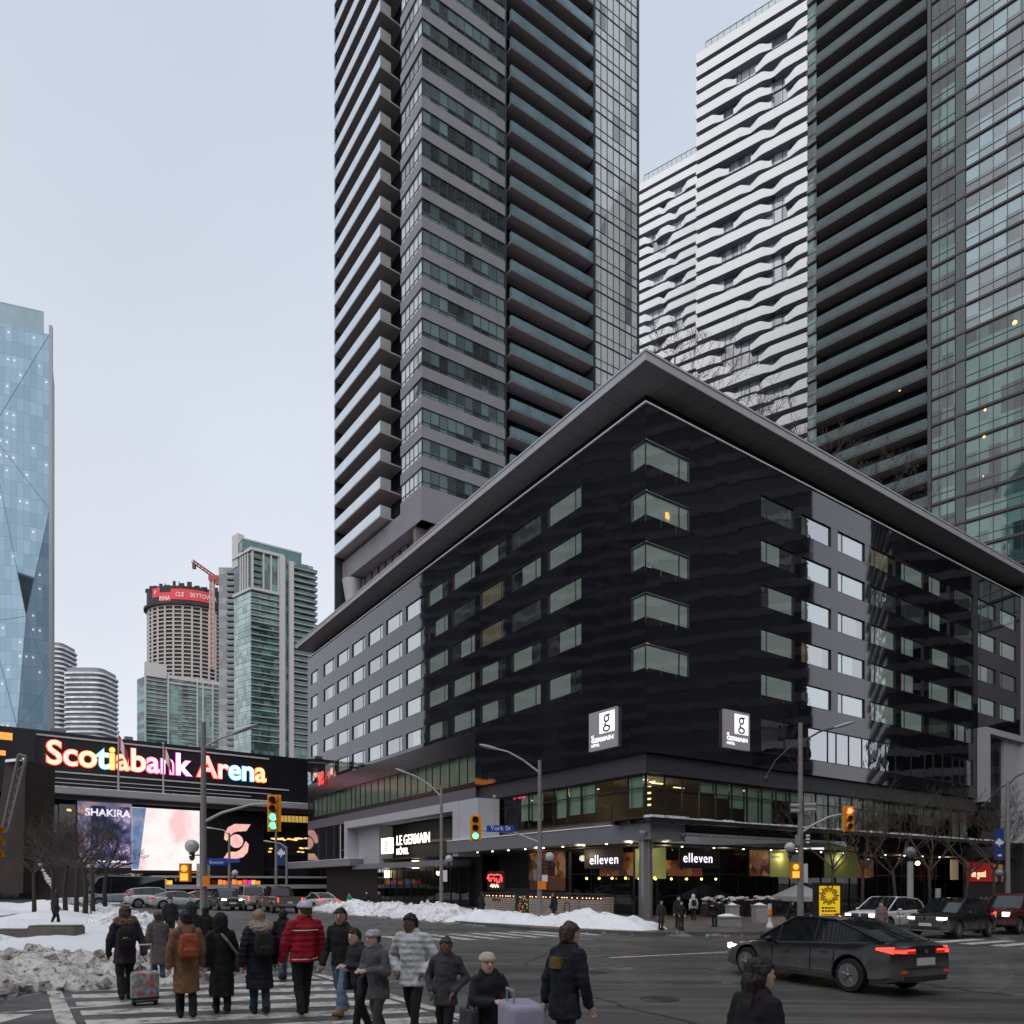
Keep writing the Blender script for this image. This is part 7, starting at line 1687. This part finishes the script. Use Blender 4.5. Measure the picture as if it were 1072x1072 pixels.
        b_ = wr[i]+d*.035+sidev*.026; m_ = b_+d*.030+sidev*.018+inw*.008; fb.capsule(b_-sidev*.012, m_, .011, .0095, 6); fb.capsule(m_, m_+d*.024+inw*.012, .0095, .008, 6)
    tmp = fb.mesh('f', []); bmx.from_mesh(tmp); bpy.data.meshes.remove(tmp); me = bpy.data.meshes.new('body'); bmx.to_mesh(me); bmx.free(); me.shade_smooth()
    body = obj_me('body', me, SKIN[skin], T)
    for sg in (-1, 1): mb = MB(); mb.ball(Hd(sg*hr*.30, hr*.86, hr*.10), hr*.10, 6); mb.build('eye', M_eye, T)
    mb = MB(); mb.ball(Hd(0, hr*.83, -hr*.50), hr*.17, 8, (1.3, .6, .4)); mb.build('mouth', M_lip, T)
    def push(me, fn):
        n = len(me.vertices); co = [0.0]*(3*n); no = [0.0]*(3*n); me.vertices.foreach_get('co', co); me.vertices.foreach_get('normal', no)
        for i in range(n):
            a = 3*i; k = fn(Vector(co[a:a+3])); co[a] += no[a]*k; co[a+1] += no[a+1]*k; co[a+2] += no[a+2]*k
        me.vertices.foreach_set('co', co); me.update(); return me
    def wrinkle(me, amp=.010, f=7, sd=0):
        o1, o2 = Vector((sd, 0, PC[0])), Vector((sd, 5, PC[0]))
        return push(me, lambda c: mnoise.noise(c*f+o1)*amp+mnoise.noise(c*f*2.3+o2)*amp*.5)
    def folds(me, amp):                                     # cloth hanging in loose vertical folds with cross creases at the waist and elbows
        o1 = Vector((PC[0]*3.1, 1, 2))
        return push(me, lambda c: amp*(mnoise.noise(Vector((c.x*13, c.y*13, c.z*2.4))+o1)+.7*mnoise.noise(Vector((c.x*5, c.y*5, c.z*17))+o1)))
    # trousers
    mb = MB(); wl = 1.0
    for i in (0, 1):
        mb.capsule(hip[i]+Vector((0, 0, .02)), kn[i], h(.058), h(.045)); mb.capsule(kn[i], an[i]+Vector((0, 0, .03)), h(.044), h(.036))
    mb.loft([[fz((h(a)*math.cos(2*math.pi*j/14), h(b)*math.sin(2*math.pi*j/14), h(z))) for j in range(14)] for z, a, b in ((.47, .07, .06), (.52, .096, .076), (.58, .092, .07))])
    me = folds(wrinkle(remesh(mb, vox, 1), .010, 9), .010); me.shade_smooth(); obj_me('trousers', me, legs if not isinstance(legs, tuple) else cloth('legs_%d_%d_%d' % tuple(int(c*999) for c in legs), legs), T)
    # shoes
    for i in (0, 1):
        mb = MB(); d = (ft[i]-an[i]); d.z = 0; d = d.normalized() if d.length > .01 else Vector((0, 1, 0)); heel = an[i]-d*.045+Vector((0, 0, -az+.045)); toe = ft[i]+Vector((0, 0, .008)); heel.z = max(heel.z, .045); toe.z = max(toe.z, .035)
        mb.capsule(heel, toe, .046, .042, 10); mb.capsule(heel+Vector((0, 0, .01)), an[i]+d*.01+Vector((0, 0, .05)), .05, .048, 10)
        me = remesh(mb, .014, 2); me.shade_smooth(); obj_me('shoe', me, cloth('shoe_%d_%d_%d' % tuple(int(c*999) for c in shoes), shoes), T)
    # coat or jacket
    hem = {'jacket': .475, 'parka': .40, 'coat': .25, 'long': .17}[top]; B = bulk
    mb = MB(); pr_ = [(.85, .052, .052), (.83, .070*B, .062), (.79, .098*B, .074*B), (.70, .104*B, .084*B), (.60, .098*B, .082*B), (.52, .104*B, .085*B)]
    if hem < .47: pr_ += [(.44, .112*B, .092*B+.01*s), (.36, .115*B, .095*B+.015*s)][:2 if hem < .38 else 1]
    pr_ += [(hem, .112*B+(.47-hem)*.04, .090*B+(.47-hem)*.10)]
    mb.loft([[fz((h(a)*math.cos(2*math.pi*j/20), h(b)*math.sin(2*math.pi*j/20)+(.0), h(z))) for j in range(20)] for z, a, b in reversed(pr_)])
    for i in (0, 1): mb.capsule(sh[i]-Vector((0, 0, .015)), el[i], h(.047*B), h(.040*B)); mb.capsule(el[i], wr[i]-(wr[i]-el[i]).normalized()*.01, h(.040*B), h(.032*B))
    mb.capsule(fz((-.05, 0, h(.845))), fz((.05, 0, h(.845))), h(.05), h(.05))
    me = remesh(mb, vox, 2); wrinkle(me, .018 if B > 1.08 else .012, 8); folds(me, .013)
    if B > 1.08:
        push(me, lambda c: .0045*math.cos(c.z*2*math.pi/.085))      # quilted puffer rows
    me.shade_smooth(); tm_ = tc if not isinstance(tc, tuple) else cloth('coat_%d_%d_%d' % tuple(int(c*999) for c in tc), tc); coat = obj_me('coat', me, tm_, T)
    # head wear
    def hairm(m, k=1.0, lng=False):
        mb = MB(); rr = []
        for t, wx, wy, cy in ((-.55, .92, .75, -.42), (-.2, 1.06, .98, -.22), (.2, 1.10, 1.12, -.12), (.6, 1.0, 1.08, -.12), (.95, .66, .74, -.1), (1.16, .2, .25, -.1)): rr.append([Hd(hr*k*.80*wx*math.cos(2*math.pi*j/14), hr*k*(cy*.95+.92*wy*math.sin(2*math.pi*j/14)), hr*1.13*t+ (.12*hr if math.sin(2*math.pi*j/14) > .5 and t < .5 else 0)+ (hr*.75 if math.sin(2*math.pi*j/14) > .3 and t < .1 else 0)) for j in range(14)])
        mb.loft(rr)
        if lng: mb.capsule(Hd(0, -hr*.6, -hr*.3), Hd(0, -hr*.9, -hr*2.0), hr*.85, hr*.6)
        me = remesh(mb, .011, 1); o9 = Vector((PC[0]*1.7, 0, 0)); push(me, lambda c: .013*mnoise.noise(Vector((c.x*34, c.y*34, c.z*9))+o9)+.008*mnoise.noise(c*60+o9)+.010*mnoise.noise(c*11+o9)); me.shade_smooth(); return obj_me('hair', me, m, T)
    if head == 'hair': hairm(M_hair[hc], 1.04, hair_long)
    elif head == 'hat':
        hairm(M_hair[hc], 1.0, hair_long); mb = MB(); mb.loft([[Hd(hr*.84*a*math.cos(2*math.pi*j/16), hr*(a*.98*math.sin(2*math.pi*j/16)-.06), hr*z) for j in range(16)] for z, a in ((.28, 1.10), (.30, 1.20), (.62, 1.20), (.66, 1.12), (.95, 1.0), (1.16, .78), (1.27, .45), (1.31, .15))])
        me = remesh(mb, .012, 1); wrinkle(me, .006, 25); me.shade_smooth(); obj_me('knit_hat', me, cloth('hat_%d_%d_%d' % tuple(int(c*999) for c in (hoodc or (.02, .02, .02))), hoodc or (.02, .02, .02)), T)
    elif head == 'hood':
        mb = MB(); mb.loft([[Hd(hr*.86*a*math.cos(2*math.pi*j/16), hr*(.95*b*math.sin(2*math.pi*j/16)+c), hr*z) for j in range(16)] for z, a, b, c in ((-1.9, 1.3, 1.1, -.3), (-1.2, 1.25, 1.1, -.35), (-.5, 1.3, 1.15, -.38), (.2, 1.36, 1.2, -.36), (.8, 1.2, 1.1, -.32), (1.3, .72, .7, -.3), (1.48, .25, .25, -.3))])
        me = remesh(mb, .015, 2); wrinkle(me, .012, 12); me.shade_smooth(); obj_me('hood', me, cloth('hood_%d_%d_%d' % tuple(int(c*999) for c in (hoodc or (.02, .02, .02))), hoodc or (.02, .02, .02)), T)
    elif head == 'furhood':
        hairm(M_hair[hc], 1.08, hair_long); mb = MB()
        for i in range(15): a = math.pi*(-.15+1.3*i/14); mb.ball(fz((h(.085)*math.cos(a), -h(.045)+h(.012)*math.sin(a), h(.855)+h(.03)*math.sin(a)-.0)), h(.034), 8)
        mb.capsule(fz((-.06, -.09, h(.83))), fz((.06, -.09, h(.83))), h(.055), h(.055))
        me = remesh(mb, .014, 1); wrinkle(me, .03, 40); me.shade_smooth(); obj_me('fur_collar', me, cloth('fur_%d_%d_%d' % tuple(int(c*999) for c in (hoodc or (.2, .15, .1))), hoodc or (.2, .15, .1)), T)
    # bags
    if bag == 'backpack':
        mb = MB(); yb = -.088*H*B-.085; rr = []
        for z, a, b in ((.575, .10, .05), (.585, .135, .085), (.66, .145, .10), (.74, .14, .095), (.79, .115, .07), (.805, .06, .03)): rr.append([fz((a*math.copysign(abs(math.cos(2*math.pi*j/20))**.6, math.cos(2*math.pi*j/20)), yb+b*math.copysign(abs(math.sin(2*math.pi*j/20))**.6, math.sin(2*math.pi*j/20)), h(z))) for j in range(20)])
        mb.loft(rr); me = remesh(mb, .015, 1); wrinkle(me, .012, 9); me.shade_smooth(); bk = obj_me('backpack', me, cloth('bag_%d_%d_%d' % tuple(int(c*999) for c in bagc), bagc), T)
        mb = MB(); rr = [[fz((a*math.cos(2*math.pi*j/14), yb-.095+b*math.sin(2*math.pi*j/14), h(z))) for j in range(14)] for z, a, b in ((.59, .08, .02), (.60, .10, .035), (.66, .10, .04), (.68, .07, .02))]; mb.loft(rr); me = remesh(mb, .012, 1); me.shade_smooth(); obj_me('pocket', me, cloth('bag_%d_%d_%d' % tuple(int(c*999) for c in bagc), bagc), bk)
        mb = MB()
        for sg in (-1, 1): mb.tube([fz((sg*.09, yb+.06, h(.79))), fz((sg*.10, -.02, h(.865))), fz((sg*.10, h(.085)*B+.012, h(.77))), fz((sg*.11, h(.07)*B, h(.64))), fz((sg*.12, yb+.08, h(.60)))], .016, 6)
        mb.build('straps', M_trim, bk)
    if bag == 'shoulder':
        mb = MB(); c = fz((.16*H*B, -.03, h(.50))); rr = [[c+Vector((.06*math.copysign(abs(math.cos(a))**.5, math.cos(a)), .15*math.copysign(abs(math.sin(a))**.5, math.sin(a)), z)) for a in [2*math.pi*j/16 for j in range(16)]] for z in (-.13, -.10, .08, .12)]; mb.loft(rr); me = remesh(mb, .015, 1); wrinkle(me, .01, 9); me.shade_smooth(); bk = obj_me('shoulder_bag', me, cloth('bag_%d_%d_%d' % tuple(int(c_*999) for c_ in bagc), bagc), T)
        mb = MB(); mb.tube([c+Vector((0, -.08, .1)), fz((.13*H*B, -.055, h(.70))), fz((.085*H*B, -.005, h(.868))), fz((.13*H*B, .05, h(.70))), c+Vector((0, .08, .1))] if face[1] < 0 else [c+Vector((0, -.08, .1)), fz((.06, -h(.085)*B-.02, h(.74))), fz((-.07, -.03, h(.868))), fz((-.02, h(.09)*B+.012, h(.76))), c+Vector((0, .08, .1))], .024, 6); mb.build('strap', cloth('strap_grey', (.22, .22, .21)), bk)
    if extra: extra(T, fz, h, B, wr)
    ang = math.atan2(-face[0], face[1]); T.location = (x, y, g); T.rotation_euler = (0, 0, ang); return T
away = (LV.x, LV.y); toward = (-LV.x, -LV.y); rgt = (RV.x, RV.y); lft = (-RV.x, -RV.y)
def patch_on(col, x0, x1, z0, z1, yo=-.30):
    def f(T, fz, h, B, wr):
        if yo is None:                                     # sewn on the back of the coat, following its curve
            mb = MB(); n = 8; R = []
            for i in range(n+1):
                x = x0+(x1-x0)*i/n; y = -math.sqrt(max(.05, 1-(x/(h(.112)*B))**2))*h(.086)*B
                R.append([fz((x, y-.028, h(z0))), fz((x, y+.02, h(z0))), fz((x, y+.02, h(z1))), fz((x, y-.026, h(z1)))])
            mb.loft(R); mb.build('patch', cloth('patch_%d_%d' % (int(col[0]*999), int(col[1]*999)), col), T); return
        mb = MB(); n = 6; A = [fz((x0+(x1-x0)*i/n, yo, h(z0))) for i in range(n+1)]; Bq = [fz((x0+(x1-x0)*i/n, yo, h(z1))) for i in range(n+1)]
        A2 = [p+Vector((0, .02, 0)) for p in A]; B2 = [p+Vector((0, .02, 0)) for p in Bq]; mb.loft([[A[i], A2[i], B2[i], Bq[i]] for i in range(n+1)]); mb.build('patch', cloth('patch_%d_%d' % (int(col[0]*999), int(col[1]*999)), col), T)
    return f
def bands(T, fz, h, B, wr):
    for z, r in ((.755, 1.0), (.50, .97)):
        mb = MB(); n = 20; rr = [fz((h(.1135*B)*r*math.cos(2*math.pi*j/n), h(.0845*B)*r*math.sin(2*math.pi*j/n), h(z))) for j in range(n)]; mb.tube(rr+[rr[0]], .011, 6, False); mb.build('reflective_band', cloth('band', (.6, .58, .58)), T)
def scarf(col):
    def f(T, fz, h, B, wr):
        mb = MB(); rr = [fz((.085*math.cos(a), .085*math.sin(a)+.005, h(.855))) for a in [2*math.pi*j/14 for j in range(15)]]; mb.tube(rr, .045, 8, False); mb.build('scarf', cloth('scarf_%d' % int(col[0]*999), col), T)
    return f
nav = (.014, .015, .024); blk = (.013, .013, .015); jean = (.055, .085, .14)
person('woman-style plum coat with fur collar and black backpack, pulling a flowered suitcase'.replace('woman-style ', 'person in '), 131, 12.55, 949, away, 'parka', (.045, .028, .042), blk, blk, 'furhood', 1, 0, .45, 'pull', 0, 'backpack', (.012, .013, .018), (.17, .11, .07), True, extra=patch_on((.55, .38, .01), -.07, .0, .64, .69, -.335))
person('person in long camel coat carrying a rust orange backpack', 195, 10.9, 954, away, 'coat', (.22, .12, .06), blk, blk, 'hair', 0, 0, .4, 'swing', .06, 'backpack', (.30, .075, .03))
person('person in long black hooded coat with grey bag strap across the back', 232, 11.4, 955, away, 'long', (.012, .012, .014), blk, blk, 'hood', 0, 0, .35, 'swing', .03, 'shoulder', (.06, .06, .06), (.012, .012, .014))
person('person in dark jacket facing us, far behind the camel coat', 178, 25, 939, toward, 'jacket', (.016, .016, .02), blk, blk, 'hair', 0, 2, .4)
person('person in tan grey coat half hidden left of the camel coat', 166, 15.0, 950, away, 'coat', (.13, .11, .10), jean, blk, 'hat', 1, 0, .5, 'swing', 0, None, hoodc=(.10, .09, .085))
person('person in dark green hood with bright red scarf behind the camel coat', 201, 15.5, 944, away, 'parka', (.02, .024, .022), blk, blk, 'hood', 0, 0, .4, hoodc=(.02, .03, .03), extra=scarf((.55, .02, .02)))
person('person wearing black knitted hat between the camel coat and the black hooded coat', 214, 17.5, 946, away, 'jacket', blk, blk, blk, 'hat', 0, 0, .4, hoodc=(.01, .01, .012))
person('person in long navy puffer coat with black backpack and pale fur collar', 272, 11.3, 953, away, 'coat', (.012, .014, .024), (.03, .06, .09), blk, 'furhood', 2, 0, .35, 'swing', .02, 'backpack', (.016, .016, .017), (.40, .33, .28), bulk=1.10)
person('person in bright red jacket with pale reflective bands and white knitted hat', 317, 11.3, 938, away, 'jacket', (.36, .008, .022), blk, blk, 'hat', 1, 0, .5, 'swing', 0, None, hoodc=(.50, .54, .60), bulk=1.12, extra=bands)
person('person in dark coat and blue jeans behind the red jacket', 296, 15.4, 952, away, 'parka', blk, jean, blk, 'hair', 0, 0, .45)
person('person in black jacket, light blue jeans and tan boots walking towards us', 358, 11.2, 951, (-.35, -.94), 'jacket', (.014, .013, .014), (.16, .22, .32), (.30, .15, .05), 'hair', 0, 2, .65, 'swing', .05)
person('person in grey coat with pale woollen hat holding bags, front of the blurred group', 396, 9.3, 966, (-.6, -.8), 'parka', (.10, .10, .11), (.06, .05, .048), blk, 'hat', 1, 0, .5, 'carry', .12, 'shoulder', (.03, .035, .05), (.42, .40, .40))
person('person in dark green jacket leaning forward beside the pale woollen hat', 378, 9.9, 972, (-.7, -.7), 'jacket', (.025, .03, .03), blk, blk, 'hair', 0, 0, .6, 'fold', .15, 'shoulder', (.04, .045, .06))
person('person in white puffer jacket and dark trousers facing us', 433, 10.0, 957, (-.3, -.95), 'parka', (.58, .60, .62), (.02, .02, .024), blk, 'hair', 0, 1, .5, 'pocket', .04, None, bulk=1.14)
person('short person in dark grey coat beside the white jacket', 466, 9.0, 981, (-.2, -.95), 'parka', (.055, .055, .062), blk, blk, 'hair', 1, 1, .4, 'pocket', .02)
person('person in cream knitted hat and dark coat with pink strap, low in the photo', 512, 7.4, 988, (.5, -.85), 'parka', (.018, .018, .022), (.05, .05, .052), blk, 'hat', 2, 0, .4, 'carry', .03, 'shoulder', (.05, .05, .06), (.52, .46, .38), True)
person('person in dark jacket with ochre patch walking alone in the crossing', 590, 7.6, 966, (.75, .65), 'parka', (.012, .014, .024), (.02, .02, .024), blk, 'hair', 1, 0, .55, 'swing', .08, None, extra=patch_on((.16, .10, .02), -.12, .06, .72, .79, None))
person('foreground person in black with dark plum hair, cut by the bottom edge', 790, 5.0, 1004, (.9, .4), 'coat', (.012, .008, .012), blk, blk, 'hair', 0, 0, .3, 'swing', .04, None, hair_long=True)
sw = .15
person('person in dark grey green coat waiting by the snow mound, nearest the round column', 692, 33.0, 946, (.3, -.95), 'coat', (.03, .034, .03), blk, blk, 'hair', 1, 2, .0, 'stand', 0, None, group='people waiting on the pavement', sidewalk=sw)
person('person in dark jacket waiting in a pair, standing in front of a taller one', 713, 32.6, 943, (.1, -1), 'jacket', blk, (.045, .033, .025), blk, 'hair', 0, 0, .0, 'pocket', 0, None, group='people waiting on the pavement', sidewalk=sw)
person('taller person just behind the waiting pair, in a dark parka', 710, 34.5, 938, (.2, -1), 'parka', (.016, .017, .02), blk, blk, 'hair', 0, 0, .0, 'stand', 0, None, group='people waiting on the pavement', sidewalk=sw)
person('person in white hooded jacket with black backpack walking to the doors', 726, 43, 936, (.1, 1), 'jacket', (.62, .63, .65), blk, blk, 'hood', 0, 0, .4, 'swing', 0, 'backpack', blk, (.62, .63, .65), group='people waiting on the pavement', sidewalk=sw)
person('person in black coat with hands before the chest, right of the white hood', 748, 36.0, 940, (-.6, -.8), 'parka', blk, blk, blk, 'hair', 1, 0, .0, 'phone', .03, None, group='people waiting on the pavement', sidewalk=sw)
person('person in black leaning forward beside the pole and yellow poster', 825, 34.0, 943, (.9, -.3), 'parka', blk, blk, blk, 'hair', 0, 0, .5, 'lean', .25, None, group='people waiting on the pavement', sidewalk=sw)
person('person in dusty pink coat walking in front of the white suv', 923, 31.5, 944, (-.8, -.6), 'coat', (.20, .14, .15), blk, blk, 'hair', 1, 0, .6, 'swing', .03, None, group='people crossing the right street')
person('person in dark coat standing before the lettered patio screen', 504, 40.5, 934, (.7, .6), 'parka', blk, blk, blk, 'hair', 0, 0, .3, 'pocket', 0, None, group='people waiting on the pavement', sidewalk=sw)
person('person in dark jacket with brown hair passing before the wooden patio screens', 580, 38.5, 934, (-.8, .5), 'parka', (.02, .02, .026), blk, blk, 'hair', 1, 0, .4, 'swing', 0, None, group='people waiting on the pavement', sidewalk=sw)
person('person in dark coat crossing the snowy plaza alone', 58, 28, 948, (.6, .7), 'parka', (.016, .015, .017), blk, blk, 'hood', 0, 0, .4, 'pocket', .05, None, hoodc=(.02, .018, .02), group='people on the plaza', sidewalk=.35)
person('person in bright green vest at the hotel driveway', 366, 55, 935, (-.3, -.9), 'jacket', (.02, .22, .10), blk, blk, 'hair', 0, 0, .0, 'stand', 0, None, group='people at the hotel entrance', sidewalk=sw)
for X, yy, lab in ((384, 54, 'person in black left of the entrance sign pillar, nearest the green vest'), (397, 53, 'person in black coat directly below the lit entrance sign'), (344, 60, 'person in dark coat behind the white sedan')):
    person(lab, X, yy, 933, (-.2, -.95), 'parka', blk, blk, blk, 'hair', 0, 0, .2, 'stand', 0, None, group='people at the hotel entrance', sidewalk=sw)
# ------------------------------------------------------------------ luggage
def flower_mat():
    m, h = newmat('flowered_shell'); tcn = h.n('TexCoord'); vo = h.n('TexVoronoi', i_Scale=16.0); h.l(tcn.outputs['Object'], vo.inputs['Vector']); sp = h.n('SeparateXYZ'); h.l(vo.outputs['Color'], sp.inputs[0])
    r = h.n('ValToRGB'); r.color_ramp.interpolation = 'CONSTANT'; e = r.color_ramp.elements; e[0].color = (.22, .34, .34, 1); e[1].position = .82; e[1].color = (.42, .40, .42, 1)
    for p_, c in ((.25, (.45, .12, .22)), (.42, (.12, .32, .26)), (.58, (.5, .42, .45)), (.70, (.5, .2, .10))): x_ = e.new(p_); x_.color = (*c, 1)
    h.l(sp.outputs[0], r.inputs[0]); h.l(r.outputs[0], h.b.inputs['Base Color']); h.b.inputs['Roughness'].default_value = .35; return m
def suitcase(label, X, y, w_, d_, hh, m, face, z=0.0, handle=.45):
    x = K(X)*y; T = thing('suitcase', label, 'suitcase', (0, 0, 0)); mb = MB()
    def rr(s, z): return [(w_/2*s*math.copysign(abs(math.cos(a))**.35, math.cos(a)), d_/2*s*math.copysign(abs(math.sin(a))**.35, math.sin(a)), z) for a in [2*math.pi*j/32 for j in range(32)]]
    mb.smooth = True; mb.loft([rr(.86, .06), rr(.97, .09), rr(1, .14), rr(1, hh-.06), rr(.97, hh-.02), rr(.85, hh)]); mb.build('shell', m, T, sharp=50)
    mb = MB(); mb.loft([[(p[0]*1.012, p[1]*1.012, p[2]) for p in rr(1, zz)] for zz in (.10, .135)]); mb.loft([[(p[0]*1.02, p[1]*1.02, p[2]) for p in rr(.9, zz)] for zz in (.05, .10)]); mb.build('base', M_trim, T)
    for sx in (-1, 1):
        for sy in (-1, 1): mb = MB(); mb.lathe([(.028, -.012), (.028, .012)], (sx*w_*.38, sy*d_*.3, .03), 12, 'y'); mb.build('wheel', M_tyre, T)
    mb = MB(); mb.tube([(-w_*.2, -d_*.3, hh-.02), (-w_*.2, -d_*.3, hh+handle)], .009, 6); mb.tube([(w_*.2, -d_*.3, hh-.02), (w_*.2, -d_*.3, hh+handle)], .009, 6); mb.tube([(-w_*.22, -d_*.3, hh+handle), (w_*.22, -d_*.3, hh+handle)], .016, 6); mb.build('handle', M_steel, T)
    T.location = (x, y, gz(x, y)+.004); T.rotation_euler = (0, 0, math.atan2(-face[0], face[1])); return T
suitcase('flowered hard suitcase rolling beside the plum coat', 151.5, 12.1, .42, .27, .55, flower_mat(), away)
suitcase('pale lavender soft suitcase at the bottom of the crossing beside the cream hat', 545, 6.9, .52, .34, .92, mat('lavender_cloth', (.34, .32, .42), .8, var=.15, scale=6, bump=.4), (.9, .3), 0, .12)
# ------------------------------------------------------------------ thin exhaust cloud behind the black sedan
m = bpy.data.materials.new('exhaust_vapour'); m.use_nodes = True; t_ = m.node_tree; t_.nodes.remove(t_.nodes['Principled BSDF'])
pv = t_.nodes.new('ShaderNodeVolumePrincipled'); pv.inputs['Color'].default_value = (.9, .88, .86, 1); tcn = t_.nodes.new('ShaderNodeTexCoord'); nz = t_.nodes.new('ShaderNodeTexNoise'); nz.inputs['Scale'].default_value = 2.5
t_.links.new(tcn.outputs['Object'], nz.inputs['Vector']); mr = t_.nodes.new('ShaderNodeMapRange'); mr.inputs[1].default_value = .42; mr.inputs[2].default_value = .75; mr.inputs[4].default_value = .9
t_.links.new(nz.outputs['Fac'], mr.inputs[0]); t_.links.new(mr.outputs[0], pv.inputs['Density']); t_.links.new(pv.outputs[0], t_.nodes['Material Output'].inputs['Volume'])
mb = MB(); q = Vector((9.1, 13.9, gz(9.1, 13.9)+.42)); mb.ball(q, .42, 14, (1.1, .8, .75)); mb.build('exhaust_cloud', m, label='faint exhaust vapour behind the black sedan', kind='stuff', cat='vapour')
bpy.data.scenes.remove(TMP)
